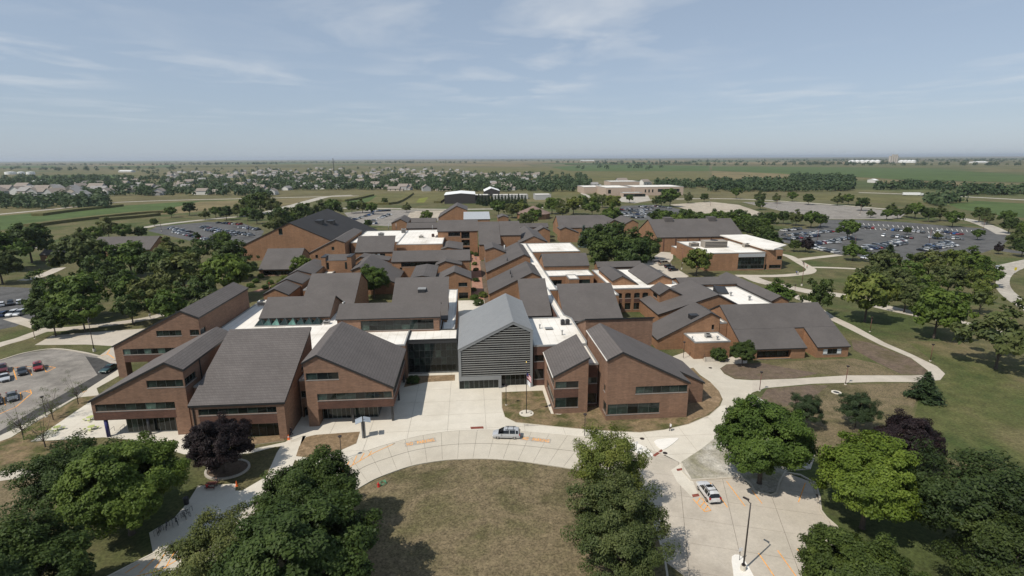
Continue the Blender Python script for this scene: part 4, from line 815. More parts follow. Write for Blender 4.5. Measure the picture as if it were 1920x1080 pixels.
flat_roofed('flat_wing', 'white plant roof crowded with ducts behind the long low roof', rc(-36, -13.5, 262, 316), 9.0); flat_roofed('flat_wing', 'left part of the white plant roof with a swan-neck vent', rc(-60, -36.2, 272, 316), 8.8); flat_roofed('flat_wing', 'low white roof strip between the long low roof and the plant roof', rc(-33, -14.5, 237.5, 261.8), 5.0)
wing('brick_wing', 'gable end with arched openings at the near left of the brick walk', 'v', [(-13, 6.7), (-6, 10.0), (-0.1, 7.5)], 189.4, 201, holes={'front': [(-4.6, -1.4, 4.6, 6.1, 3, 1, 0.4), (-9.9, -8.4, 4.3, 5.9, 2, 1, 0.3), (-4.6, -1.2, 0.0, 2.4, 2, 1, 1.2)]})
def gv(name, label, l, a, r, b, z, base=None, **k):
    """gable whose ridge runs away: left eave, apex, right eave and far ridge end as seen, apex height z or the foot of the wall known"""
    if base: v = L(*base)[1]; u, z = LV(*a, v)
    else: u, v = L(*a, z)
    zb_ = L(*b, z)[1]; pl, pr_ = LV(*l, v), LV(*r, v)
    return wing(name, label, 'v', [(pl[0], max(0.8, pl[1])), (u, z), (pr_[0], max(0.8, pr_[1]))], v, max(zb_, v + 4), **k)
def gu(name, label, tl, tr, el, er, ze, pitch=0.5, back=True, **k):
    """roof whose ridge runs across: ridge ends and eave ends as seen, eave height known"""
    le, re = L(*el, ze), L(*er, ze); best = min(((abs((zt - ze) - pitch * (L(*tl, zt)[1] - le[1])), zt) for zt in np.arange(ze + 0.3, ze + 14, 0.1)))
    zt = best[1]; t = L(*tl, zt); t2 = L(*tr, zt); d = t[1] - le[1]
    return wing(name, label, 'u', [(le[1], ze), (t[1], zt)] + ([(t[1] + d, ze)] if back else []), t[0], t2[0], **k)
def px8(x, y): return (660 + x / 6.75, 400 + y / 6.75)
gv('brick_wing', 'pyramid-like gable left of the arched gable by the walk', (771, 521.5), (792.6, 517.8), (815, 521), (799.3, 496.3), 9.3); gv('brick_wing', 'small gable in front of the long low roof near the walk', (817, 498.5), (834.8, 490.4), (865, 497), (836.3, 481), 9.0)
gv('brick_wing', 'gable against the three-storey block', (817, 446), (836, 437.8), (866.7, 452.6), (838, 434), 11.0); gv('brick_wing', 'low gable showing just above the long low roof', (828, 468), (839, 464), (866.7, 468), (843, 451.9), 8.0)
gv('brick_wing', 'gable with a broad right slope behind the courtyard tree', (659, 507.5), (673.3, 501.7), (743, 531.8), (697, 479), 10.5); gv('brick_wing', 'small gable behind the one at the courtyard tree', (665, 489.6), (676, 482), (728, 489), (683.7, 475.6), 8.5)
gv('brick_wing', 'far gable beside the car park behind the plant roof', (734, 418.5), (750.4, 411), (763.7, 417.8), (754.8, 403.7), 9.0); gu('brick_wing', 'low ridge behind the plant roof', (764, 418.5), (820, 417.5), (764, 428.5), (820, 428), 9.0); gu('brick_wing', 'lower ridge behind the plant roof by the gravel lot', (772, 409.6), (818, 408), (782, 417), (818, 416.5), 5.0)
gv('brick_wing', 'tall gable with an upper window at the back of the campus', (822, 408), (855.8, 386.5), (876, 394.3), (857.8, 380), 15.0); gu('construction_hall', 'pale metal roof of the building site behind the large slope', (870, 398), (916, 397), (869, 412), (918, 412), 8.0, 0.16, roof='metal_pale' if 'metal_pale' in MATS else (plain('metal_pale', (0.36, 0.375, 0.385), 0.5) and 'metal_pale')); gv('pavilion', 'little gabled pavilion with a round window beside the building site', (934.2, 408.6), (943.5, 404.6), (953.5, 408), (943, 400.6), 5.0)
gv('brick_wing', 'gable at the near end of the white roof beside the dark trees', (973.5, 456), (1000.6, 443.5), (1025.7, 453.6), (979, 424.5), 11.5); gv('brick_wing', 'small brick gable left of the recess by the dark trees', (1004.7, 434.7), (1018.9, 427), (1031.4, 433.3), (1012.8, 423), 9.0); gv('brick_wing', 'small brick gable with a long right slope beside the dark trees', (1050.7, 430.6), (1059.5, 426.6), (1085, 436.7), (1054.8, 422.5), 9.0)
gu('brick_wing', 'low cross ridge left of the small gables at the dark trees', (968, 419.5), (1022, 415.5), (970, 427), (1022, 426), 7.0); gu('brick_wing', 'long grey slope above the dark trees', (1043, 404.9), (1131, 403.5), (1066, 427.5), (1102, 426), 5.5); gv('brick_wing', 'gable with one dark window right of the long slope above the dark trees', (1140, 420), (1152, 412.5), (1168, 421), (1133, 404), 9.0); gv('brick_wing', 'rightmost small gable with two dark windows by the crowded car park', (1172, 420), (1186, 412.5), (1197, 418.5), (1160, 404.5), 9.0)
flat_roofed('flat_wing', 'wide white roof at the far end of the corridor roof', rc(27.9, 50, 237, 262), 8.4); wing('brick_wing', 'grey slope with a stepped gable end beside the corridor roof', 'u', [(197.2, 9.8), (204.2, 13.3), (211, 10)], 27.9, 45)
wing('brick_wing', 'wide slope of shingles left of the courtyard tree', 'u', [(161, 5.4), (176.7, 13.0), (187, 8)], -52, -36.5)
fu, fv = L(514, 541.5, 10.3); fr_ = LV(541, 553, fv)
for i_, (va, vb, lab_) in enumerate(((0, 12, 'nearest of three stepped little roofs beside the broad white roof'), (12.1, 24, 'middle of three stepped little roofs climbing beside the white strip'), (24.1, 46, 'farthest of three stepped little roofs, reaching the brick tower'))):
    wing('brick_wing', lab_, 'v', [(fu - 3.5, 8.4 + 0.5 * i_), (fu, 10.1 + 0.5 * i_), (fr_[0] + 0.6 * i_, fr_[1] - 0.1 + 0.75 * i_)], fv + va, fv + vb, over=0.2, ends=(0.2, 0.0))
flat_roofed('flat_wing', 'white roof gutter strip between the stepped little roofs and the wide slope', rc(fr_[0] + 2.1, fr_[0] + 5.2, fv + 8, fv + 46), 7.6)
Yt = L(604, 508, 8.0); Y2 = L(660, 507, 8.0)
yt = thing('brick_tower', 'square brick tower block with two slit windows and corner piers', 'building', toW(Yt[0], Yt[1]), YAW); yt['org'] = (Yt[0], Yt[1]); wY = Y2[0] - Yt[0]
b = MB(); b.box(0.9, wY - 0.9, 0.3, 7, 0, 11.8); b.build('wall', 'brick_old', yt)
for x in (0, wY - 1.6): b = MB(); b.box(x, x + 1.6, 0, 7.2, 0, 13.2); b.build('pier', 'brick_old', yt); b = MB(); b.box(x - 0.1, x + 1.7, -0.1, 7.3, 13.2, 13.4); b.build('pier_cap', 'fascia', yt)
b = MB(); b.quad([(0.9, 0.2, 11.9), (wY - 0.9, 0.2, 11.9), (wY - 0.9, 5, 13.6), (0.9, 5, 13.6)]); b.quad([(0.9, 5, 13.6), (wY - 0.9, 5, 13.6), (wY - 0.9, 7.2, 12.2), (0.9, 7.2, 12.2)]); b.build('roof', 'shingle_old', yt)
for x in (1.9, wY - 2.6): b = MB(); b.box(x, x + 0.7, 0.2, 0.33, 8.6, 11.2); b.build('slit_window', 'glass', yt)
wing('brick_wing', 'wide shallow slope over a dark glass front on the garden side', 'u', [(236.8, 2.9), (250.5, 9.8), (258, 6)], -92.4, -76.6, holes={'front': [(-91, -78, 0.3, 2.5, 9, 1, 1.0)]}); wing('brick_wing', 'asymmetric brick gable below the dark gymnasium roof', 'v', [(-79.6, 4.6), (-65, 11.8), (-60.9, 10.4)], 263, 306, holes={'front': [(-67.3, -66.0, 6.8, 8.4, 1, 1), (-75.3, -74.1, 3.0, 4.6, 1, 1)]})
gym = wing('gymnasium', 'gymnasium with a huge dark roof and blank brick gable', 'v', [(-114.3, 7.6), (-90.3, 18.8), (-60, 4.7)], 275.8, 352, roof='shingle_dark', holes={'front': [(-95.9, -94.0, 13.0, 16.0, 1, 1), (-100, -98.4, 2.4, 4.2, 1, 1), (-97.4, -95.8, 2.4, 4.2, 1, 1), (-94.8, -93.2, 2.4, 4.2, 1, 1)]})
part_box(gym, 'roof_vent', 'fascia', -84.5, -81.0, 300, 306, 14.6, 17.2); part_box(gym, 'roof_vent', 'fascia', -81.5, -78, 312, 318, 13.2, 15.6)
q_ = wing('sports_hall', 'long sports hall with a wide grey slope behind the flat glass-fronted building', 'u', [(278.5, 7.8), (295, 15.6), (311, 8)], 100.7, 148.7)
for i in range(7): part_box(q_, 'pilaster', 'brick_band', 104 + i * 6.6, 104.5 + i * 6.6, 278.3, 278.6, 0, 7.6)
part_box(q_, 'dormer', 'shingle_old', 109.5, 114, 292, 297, 14.5, 16.9); part_box(q_, 'dormer', 'shingle_old', 135, 139, 292, 297, 14.5, 16.9)
rb_ = flat_roofed('flat_building', 'flat white-roofed brick building with a tall glass corner', rc(105, 132.6, 227.2, 262), 8.0, holes={0: [(15.0, 27.4, 0.7, 6.0, 8, 3, 0.2, {'pale': None})]})
b = MB()
for i in range(14): b.box(15.0 + i * 0.886, 15.0 + i * 0.886 + 0.86, -0.05, -0.005, 6.1, 7.7)
b.build('panel_band', 'metal_pale', rb_)
r2 = flat_roofed('glass_pavilion', 'taller corner block under a white canopy roof beside the flat glass-fronted building', rc(132.75, 141, 227.8, 264), 9.2, holes={0: [(0.3, 1.3, 0.1, 2.4, 1, 1), (2.4, 8.1, 0.6, 2.2, 4, 1), (5.8, 8.1, 4.6, 6.2, 2, 1)], 1: [(0.2, 8, 4.6, 8.6, 4, 2), (1, 30, 0.6, 2.4, 14, 1)]})
b = MB(); b.prism([(-0.6, 0.5), (3, -1.5), (15.2, 9), (14, 44), (-0.6, 44)], 9.25, 9.75, bottom=True); b.build('canopy', 'membrane', r2)
flat_roofed('flat_wing', 'low white-roofed entrance lobby by the round yellow-green tree', rc(106.5, 111.5, 262.4, 273), 4.0)
gu('lodge', 'low brick lodge with a wide shingle roof among the left trees', (187, 445), (300, 443), (205, 469.5), (236, 468), 3.2); gu('lodge', 'small shingle-roofed lodge left of the wide lodge', (90, 463), (150, 461), (98, 478), (140, 477), 3.0)
# --- things on the roofs
def roof_unit(label, a, b_, z, w, d, h, mat='coping', fan=True, group='rooftop units'):
    o = thing('rooftop_unit', label, 'air unit', toW(a, b_, z), YAW); m = MB(); m.box(-w / 2, w / 2, -d / 2, d / 2, 0.12, h); m.box(-w / 2 + 0.1, w / 2 - 0.1, -d / 2 + 0.1, d / 2 - 0.1, 0, 0.118); m.build('casing', mat, o)
    m = MB()
    for i in range(4): m.box(-w / 2 + 0.12, w / 2 - 0.12, -d / 2 - 0.03, -d / 2 - 0.002, 0.3 + i * (h - 0.5) / 4, 0.3 + (i + 0.6) * (h - 0.5) / 4)
    m.build('grille', 'fascia', o)
    if fan:
        m = MB(); m.tube([(0, 0, h), (0, 0, h + 0.15)], min(w, d) * 0.36, 14); m.build('fan_guard', 'fascia', o)
    return o
def pipe(name, label, a, b_, z, h, r, mat='coping', cap=True):
    o = thing(name, label, 'roof vent', toW(a, b_, z), YAW); m = MB(); m.tube([(0, 0, -0.3), (0, 0, h)], r, 10); m.build('pipe', mat, o, smooth=True)
    if cap: m = MB(); m.tube([(0, 0, h - 0.02), (0, 0, h + 0.12), (0, 0, h + 0.3)], [r * 1.9, r * 1.9, r * 0.3], 10); m.build('cowl', mat, o)
def at(px, py, z): return L(px, py, z)
for i in range(8):
    f = i / 7; a, b_ = L(490 + 106 * f, 609 - 2.5 * f, 8.55)
    o = thing('skylight', ['first from the left', 'second from the left', 'third from the left', 'fourth from the left', 'fifth from the left', 'sixth from the left', 'seventh from the left', 'eighth from the left, rightmost'][i] + ' of the green glass roof skylights', 'skylight', toW(a, b_, 8.5), YAW + 0.0, 'green skylights in a row')
    m = MB(); w, d = 1.08, 1.5; h = 1.75; bs = [(-w, -d, 0.25), (w, -d, 0.25), (w, d, 0.25), (-w, d, 0.25)]; tp = (0, 0, h)
    for k in range(4): p, q = bs[k], bs[(k + 1) % 4]; mid = tuple((p[c] + q[c]) / 2 for c in range(3)); g = MB(); g.quad([p, q, tp]); g.build('pane', 'glass_green', o)
    for k in range(4): m.tube([bs[k], tp], 0.045, 5); m.tube([bs[k], bs[(k + 1) % 4]], 0.05, 5)
    m.build('frame', 'frame_dark', o); m = MB(); m.box(-w - 0.06, w + 0.06, -d - 0.06, d + 0.06, 0, 0.24); m.build('curb', 'coping', o)
for lab, px, py, z, w, d, h, m in (('white boxy air unit at the far left of the broad white roof', 430, 567, 8.5, 3.4, 2.6, 1.6, 'membrane'), ('low grey air unit beside the long left wing', 403, 590, 8.5, 2.6, 1.6, 0.9, 'coping'), ('white air unit next to the gable on the broad white roof', 493, 572, 8.5, 2.4, 2.0, 1.3, 'membrane'), ('small pale condenser right of the green skylights', 613, 607, 8.5, 1.5, 1.2, 0.9, 'coping'),
                                   ('left black air unit behind the grey slatted hall', 1055, 609, 9.4, 1.0, 0.9, 1.25, 'column_dark'), ('right black air unit behind the grey slatted hall', 1064, 608.5, 9.4, 1.0, 0.9, 1.25, 'column_dark'), ('grey flat skylight hatch on the roof right of the slatted hall', 1029, 617, 9.4, 1.9, 1.5, 0.3, 'coping'), ('boxy unit on the low annex roof', 1327, 632.5, 4.4, 1.4, 1.2, 0.9, 'coping'),
                                   ('large tan air unit in the middle of the glass-fronted roof', 1338, 463, 8.0, 11.0, 5.0, 3.2, 'unit_tan'), ('small tan air unit left on the glass-fronted roof', 1301, 462, 8.0, 4.2, 2.4, 1.8, 'unit_tan'), ('low tan air unit right on the glass-fronted roof', 1402, 463, 8.0, 4.5, 2.4, 1.6, 'unit_tan'),
                                   ('grey duct box at the left of the plant roof', 715, 442, 9.0, 3.0, 2.0, 1.6, 'coping'), ('grey fan box in the middle of the plant roof', 757, 436, 9.0, 2.4, 2.0, 2.2, 'coping'), ('white fan box on the plant roof front', 790, 446, 9.0, 2.6, 2.0, 1.4, 'membrane'), ('brown drum unit at the right of the plant roof', 812, 444, 9.0, 1.4, 1.4, 1.5, 'brick_band')):
    if 'unit_tan' not in MATS: plain('unit_tan', (0.30, 0.265, 0.22), 0.6)
    a, b_ = L(px, py, z); roof_unit(lab, a, b_, z, w, d, h, m, fan=h > 0.5)
for lab, px, py, z, h, r in (('left pale mushroom vent on the roof right of the slatted hall', 1012, 616, 9.4, 0.9, 0.14), ('right pale mushroom vent on the roof right of the slatted hall', 1054, 628, 9.4, 1.0, 0.14), ('vent near the left corner of the annex roof', 1298, 637, 4.4, 0.7, 0.12), ('vent at the front right of the annex roof', 1345, 637, 4.4, 0.8, 0.2),
                             ('vent at the front of the white roof behind the great hall', 1405, 563, 6.8, 1.2, 0.3), ('vent in the middle of the white roof behind the great hall', 1370, 555, 6.8, 1.1, 0.25), ('tall white mast vent at the right of the plant roof', 830, 437, 9.0, 3.6, 0.14), ('slim white mast vent on the plant roof', 811, 431, 9.0, 2.6, 0.12), ('tall pale stack behind the left of the plant roof', 729, 430, 9.0, 3.2, 0.16), ('second pale stack behind the left of the plant roof', 743, 429, 9.0, 3.0, 0.16)):
    a, b_ = L(px, py, z); pipe('roof_vent', lab, a, b_, z, h, r)
for lab, px, py, z, h, r, m in (('steel flue beside the small gable on the walk', 946, 471, 9.2, 3.4, 0.35, 'coping'), ('dark roof pipe on the second gable of the walk', 951, 489, 9.0, 1.9, 0.22, 'fascia'), ('front dark roof pipe on the nearest gable of the walk', 959.5, 520, 9.0, 1.9, 0.2, 'fascia'), ('rear dark roof pipe on the nearest gable of the walk', 957, 512, 9.3, 1.7, 0.2, 'fascia')):
    a, b_ = L(px, py, z); pipe('roof_pipe', lab, a, b_, z - 0.6, h, r, m, False)
hd = thing('roof_hood', 'square dark hood with a pale cap on the slope above the long window', 'roof hood', toW(*L(791, 545, 14.0), 13.0), YAW)
b = MB(); b.box(-1.0, 1.0, -1.2, 1.2, -0.8, 1.6); b.build('hood', 'column_dark', hd); b = MB(); b.box(-1.05, 1.2, -1.2, 1.4, 1.6, 1.75); b.build('cap', 'coping', hd)
hh = thing('roof_hood', 'dark sloping hood with a pale cap on the great sloped hall roof', 'roof hood', toW(*L(1423, 592, 8.0), 7.0), YAW)
b = MB(); b.prism([(-1.4, -1.6), (1.4, -1.6), (1.4, 1.6), (-1.4, 1.6)], -1.0, [0.4, 0.4, 2.0, 2.0]); b.build('hood', 'column_dark', hh); b = MB(); b.box(-1.4, 1.4, 1.62, 1.9, 0.6, 2.1); b.build('cap', 'coping', hh)
tk = thing('roof_hood', 'dark tilted skylight box on the white roof behind the great hall', 'roof hood', toW(*L(1352, 546, 7.5), 6.8), YAW)
b = MB(); b.prism([(-2.0, -1.6), (2.0, -1.6), (2.0, 1.6), (-2.0, 1.6)], 0, [1.0, 0.3, 1.8, 2.4]); b.build('hood', 'column_dark', tk)
# ================================================================== TREES
def leaf_mat(name, dark, mid, light, trans=0.32):
    m, nt, b = new_mat(name)
    at_ = nt.nodes.new('ShaderNodeAttribute'); at_.attribute_name = 'tint'
    r = ramp(nt, at_.outputs['Fac'], [(0.0, dark), (0.5, mid), (1.0, light)])
    oi = nt.nodes.new('ShaderNodeObjectInfo'); rr = ramp(nt, oi.outputs['Random'], [(0.0, (0.86, 0.90, 0.86)), (0.5, (1.0, 1.0, 1.0)), (1.0, (1.18, 1.10, 0.95))])
    c = mul(nt, r.outputs[0], rr.outputs[0]); nt.links.new(c, b.inputs['Base Color'])
    b.inputs['Roughness'].default_value = 0.6; b.inputs['Specular IOR Level'].default_value = 0.25
    t = nt.nodes.new('ShaderNodeBsdfTranslucent'); nt.links.new(c, t.inputs[0]); mxs = nt.nodes.new('ShaderNodeMixShader'); mxs.inputs[0].default_value = trans
    out = nt.nodes['Material Output']; nt.links.new(b.outputs[0], mxs.inputs[1]); nt.links.new(t.outputs[0], mxs.inputs[2]); nt.links.new(mxs.outputs[0], out.inputs[0])
leaf_mat('leaf_green', (0.0476, 0.0794, 0.0143), (0.0826, 0.1302, 0.0222), (0.1349, 0.1904, 0.035)); leaf_mat('leaf_dark', (0.0333, 0.0539, 0.0143), (0.0572, 0.0889, 0.0206), (0.0889, 0.127, 0.0285)); leaf_mat('leaf_bright', (0.0603, 0.0984, 0.0143), (0.1032, 0.1587, 0.0222), (0.1666, 0.2301, 0.0381)); leaf_mat('leaf_deep', (0.0254, 0.0413, 0.0126), (0.0429, 0.0667, 0.0175), (0.0667, 0.0952, 0.0254))  # four leaf greens; the last is a deep foliage colour
leaf_mat('leaf_yellow', (0.0714, 0.0984, 0.0191), (0.127, 0.1587, 0.0317), (0.2063, 0.2222, 0.0508)); leaf_mat('leaf_olive', (0.0508, 0.073, 0.0222), (0.092, 0.1143, 0.035), (0.1428, 0.1587, 0.0539))
leaf_mat('leaf_purple', (0.008, 0.005, 0.006), (0.016, 0.009, 0.010), (0.028, 0.015, 0.016), 0.1); leaf_mat('leaf_pine', (0.018, 0.034, 0.012), (0.032, 0.053, 0.018), (0.050, 0.076, 0.026), 0.1); leaf_mat('leaf_spruce_blue', (0.0476, 0.0794, 0.0714), (0.0794, 0.1111, 0.0952), (0.1111, 0.1428, 0.127), 0.1)
leaf_mat('leaf_rust', (0.0952, 0.0555, 0.0238), (0.1587, 0.0952, 0.035), (0.2063, 0.127, 0.0476)); leaf_mat('leaf_far', (0.0381, 0.0667, 0.0285), (0.0635, 0.0984, 0.0397), (0.0952, 0.127, 0.0539))
plain('bark', (0.075, 0.058, 0.045), 0.9, 0, 0.3, 3.0); plain('bark_pale', (0.20, 0.17, 0.14), 0.9, 0, 0.3, 3.0)
def leaf_mesh(name, pos, nrm, size, tint, rng, mat, stretch=1.5):
    n = len(pos); t = rng.normal(size=(n, 3)); a = np.cross(nrm, t); a /= np.linalg.norm(a, axis=1, keepdims=True) + 1e-9; b = np.cross(nrm, a)
    s = size[:, None]; V = np.empty((n, 4, 3)); V[:, 0] = pos - a * s * 0.5 * stretch; V[:, 1] = pos - b * s * 0.42; V[:, 2] = pos + a * s * 0.5 * stretch + nrm * s * -0.18; V[:, 3] = pos + b * s * 0.42
    me = bpy.data.meshes.new(name); me.vertices.add(n * 4); me.vertices.foreach_set('co', V.reshape(-1)); me.loops.add(n * 4); me.loops.foreach_set('vertex_index', np.arange(n * 4, dtype=np.int32))
    me.polygons.add(n); me.polygons.foreach_set('loop_start', np.arange(0, n * 4, 4, dtype=np.int32)); me.polygons.foreach_set('loop_total', np.full(n, 4, dtype=np.int32))
    at_ = me.attributes.new('tint', 'FLOAT', 'FACE'); at_.data.foreach_set('value', tint.astype(np.float32)); me.materials.append(MATS[mat]); me.update(calc_edges=True); return me
def crown(name, seed, nc, per, leaf, mat, hw=5.0, hh=4.6, cz=6.4, cr=0.95, shell=0.55, lump=0.26, droop=0.0, flat_base=0.35, gap=0.0):
    """broadleaf crown: clumps of leaves spread through an uneven ellipsoid"""
    rng = np.random.default_rng(seed); pos, nrm, tin, siz, cl = [], [], [], [], []
    off = Vector((seed * 3.7, seed * 1.3, 0))
    for i in range(nc):
        while True:
            d = rng.normal(size=3); d /= np.linalg.norm(d)
            if d[2] > -0.75 or rng.random() < 0.3: break
        if gap and mnoise.noise(Vector(d) * 2.6 + off) < -0.25 + gap * 0.2 and rng.random() < gap: continue
        lm = 1 + lump * 1.6 * mnoise.noise(Vector(d) * 1.7 + off) + lump * 0.7 * mnoise.noise(Vector(d) * 4.1 + off)
        r_ = (shell + (1 - shell) * rng.random() ** 0.55) * lm
        c = d * r_ * np.array([hw, hw, hh]);
        if d[2] < 0: c[2] *= (1 - flat_base); c[:2] *= 1 + 0.12 * -d[2]
        c[2] += cz - droop * (c[0] ** 2 + c[1] ** 2) / hw
        cl.append(c); k = max(8, int(per * rng.uniform(0.6, 1.4))); q = rng.normal(size=(k, 3)); q /= np.linalg.norm(q, axis=1, keepdims=True); q *= (rng.random((k, 1)) ** 0.4)
        rad = cr * rng.uniform(0.75, 1.35); p = c + q * rad * np.array([1.0, 1.0, 0.72]); out = p - np.array([0, 0, cz - hh * 0.35]); out /= np.linalg.norm(out, axis=1, keepdims=True)
        nn = out * 0.7 + q * 0.35 + rng.normal(size=(k, 3)) * 0.42 + np.array([0, 0, 0.25]); nn /= np.linalg.norm(nn, axis=1, keepdims=True)
        pos.append(p); nrm.append(nn); tin.append(np.clip(rng.random() * 0.55 + rng.random(k) * 0.45, 0, 1)); siz.append(leaf * rng.uniform(0.7, 1.3, k))
    return leaf_mesh(name, np.concatenate(pos), np.concatenate(nrm), np.concatenate(siz), np.concatenate(tin), rng, mat), cl
def trunk(name, seed, cl, h0=2.4, r=0.28, limbs=9, cz=6.4, mat='bark'):
    rng = random.Random(seed); b = MB(); top = Vector((rng.uniform(-0.3, 0.3), rng.uniform(-0.3, 0.3), cz)); fork = Vector((0, 0, h0))
    b.tube([(0, 0, -0.1), (0, 0, 0.25), tuple(fork), tuple(top)], [r * 1.5, r * 1.05, r * 0.85, r * 0.35], 8)
    for c in rng.sample(list(cl), min(limbs, len(cl))):
        c = Vector(c); s_ = fork.lerp(top, rng.uniform(0, 0.7)); mid = s_.lerp(c, 0.5) + Vector((0, 0, -0.35)); b.tube([tuple(s_), tuple(mid), tuple(c)], [r * 0.45, r * 0.28, r * 0.08], 6)
    return b.data(name, [mat], True)
def conifer(name, seed, tiers, per, leaf, mat, R0=2.6, Hh=9.0):
    rng = np.random.default_rng(seed); pos, nrm, tin = [], [], []
    for t in range(tiers):
        f = t / (tiers - 1); z = 0.5 + (Hh - 0.6) * f; rr = R0 * (1 - f) ** 0.8 * rng.uniform(0.85, 1.12) + 0.12; nb = max(5, int(11 * (1 - f) + 4))
        for i in range(nb):
            an = rng.uniform(0, 6.283); ln = rr * rng.uniform(0.75, 1.12); k = max(6, int(per * (ln / R0 + 0.2))); s_ = rng.random(k) ** 0.7
            p = np.stack([np.cos(an) * ln * s_, np.sin(an) * ln * s_, z - 0.28 * ln * s_ ** 1.5 + 0.12 * ln], 1) + rng.normal(size=(k, 3)) * np.array([0.22, 0.22, 0.10]) * (0.4 + ln / R0)
            n_ = rng.normal(size=(k, 3)) * 0.5 + np.array([np.cos(an) * 0.4, np.sin(an) * 0.4, 0.8]); n_ /= np.linalg.norm(n_, axis=1, keepdims=True); pos.append(p); nrm.append(n_); tin.append(np.clip(rng.random() * 0.4 + rng.random(k) * 0.6, 0, 1))
    pos = np.concatenate(pos); tin = np.concatenate(tin); return leaf_mesh(name, pos, np.concatenate(nrm), leaf * rng.uniform(0.7, 1.3, len(pos)), tin, rng, mat, 2.4)
PROTO = {}
def proto(key, crown_me, trunk_me, *_):
    co = np.empty(len(crown_me.vertices) * 3); crown_me.vertices.foreach_get('co', co); co = co.reshape(-1, 3); rr = np.hypot(co[:, 0], co[:, 1])
    W = 2 * np.percentile(rr, 97); top = np.percentile(co[:, 2], 99.3); low = np.percentile(co[:, 2], 2); PROTO[key] = (crown_me, trunk_me, W, top, (top + low) / 2, (top - low) / 2)
for key, seed in (('maple_a', 3), ('maple_b', 8)):
    me, cl = crown('crown', seed, 330, 230, 0.21, 'leaf_green', cr=0.85, lump=0.28, shell=0.62); proto(key, me, trunk('trunk', seed, cl))
me, cl = crown('crown', 21, 200, 190, 0.19, 'leaf_olive', hw=5.0, hh=4.9, cr=1.0, lump=0.42, shell=0.42, gap=0.5, droop=0.03); proto('airy_a', me, trunk('trunk', 21, cl, 1.8, 0.24, 16))
me, cl = crown('crown', 27, 240, 190, 0.19, 'leaf_olive', hw=5.0, hh=4.7, cr=0.95, lump=0.42, shell=0.40, gap=0.4, droop=0.03); proto('airy_b', me, trunk('trunk', 27, cl, 1.8, 0.24, 16))
for i, s_ in enumerate((31, 32, 33)):
    me, cl = crown('crown', s_, 80, 62, 0.62, 'leaf_green', cr=1.15, lump=0.34); proto('mid_%d' % i, me, trunk('trunk', s_, cl, 2.2, 0.26, 6))
for i, s_ in enumerate((41, 42)):
    me, cl = crown('crown', s_, 60, 48, 0.6, 'leaf_olive', cr=1.1, lump=0.45, shell=0.4, gap=0.5); proto('thin_%d' % i, me, trunk('trunk', s_, cl, 2.0, 0.22, 8))
for i, s_ in enumerate((51, 52, 53)):
    me, cl = crown('crown', s_, 26, 26, 1.25, 'leaf_far', cr=1.6, lump=0.35, cz=5.6, hh=5.0); proto('far_%d' % i, me, trunk('trunk', s_, cl, 1.6, 0.3, 2))
b = MB(); b.tube([(0, 0, -0.1), (0, 0, 8.8)], [0.2, 0.03], 7); tk_ = b.data('trunk', ['bark'], True)
proto('pine', conifer('crown', 61, 20, 34, 0.26, 'leaf_pine'), tk_, 5.2, 9.2, 4.6, 4.6); proto('spruce', conifer('crown', 62, 14, 10, 0.6, 'leaf_pine'), tk_, 5.2, 9.2, 4.6, 4.6)
me, cl = crown('crown', 71, 40, 40, 0.2, 'leaf_olive', hw=5, hh=6.0, cz=6.6, cr=1.1, lump=0.3, shell=0.3, gap=0.6); proto('sapling', me, trunk('trunk', 71, cl, 2.0, 0.2, 22), 10, 12.5, 6.6, 6.0)
def tree_at(key, loc, W, Hh, label, mat=None, cat='tree', group=None, name='broadleaf_tree', rz=None, trunk_mat=None):
    cm, tm, W0, H0, _, _ = PROTO[key]; o = thing(name, label, cat, (loc[0], loc[1], 0.0), random.uniform(0, 6.28) if rz is None else rz, group); o.scale = (W / W0, W / W0, Hh / H0)
    c = link('crown', cm, o); link('trunk', tm, o)
    if mat: c.material_slots[0].link = 'OBJECT'; c.material_slots[0].material = MATS[mat]
    return o
def project(p):
    d = np.array(p, float) - np.array([0, 0, CAM_H]); k = d @ fw; return 960 + F_PX * (d @ rt) / k, 540 - F_PX * (d @ up) / k, k
def tree_bb(key, x0, x1, ytop, k, label, mat=None, **kw):
    """stand a tree so that its crown spans x0..x1 and peaks at ytop; height = k * width"""
    _, _, W0, H0, cz, hh = PROTO[key]; xc = (x0 + x1) / 2; lo, hi = max(ytop + 1, 300.5), 1900.0
    for _ in range(40):
        py = (lo + hi) / 2; g = G(xc, py); dist = math.dist(g, (0, 0, CAM_H)); W = (x1 - x0) * dist / F_PX * 0.97
        for _ in range(4):
            Hh = k * W; x_, y_, kk = project((g[0], g[1], cz * Hh / H0)); W = (x1 - x0) * kk / F_PX
        dep = math.atan2(CAM_H - cz * Hh / H0, math.hypot(g[0], g[1])); top = y_ - F_PX / kk * math.hypot(hh * Hh / H0 * math.cos(dep), W / 2 * math.sin(dep))
        if top < ytop: lo = py
        else: hi = py
    return tree_at(key, g, W, Hh, label, mat, **kw)
ORD = ['first', 'second', 'third', 'fourth', 'fifth', 'sixth', 'seventh', 'eighth', 'ninth', 'tenth', 'eleventh', 'twelfth', 'thirteenth', 'fourteenth', 'fifteenth', 'sixteenth', 'seventeenth', 'eighteenth', 'nineteenth', 'twentieth']
def ordinal(i): return ORD[i] if i < 20 else ('twenty-' + ORD[i - 20] if i < 29 else 'thirtieth' if i == 29 else 'thirty-' + ORD[i - 30] if i < 39 else 'fortieth' if i == 39 else 'forty-' + ORD[i - 40])
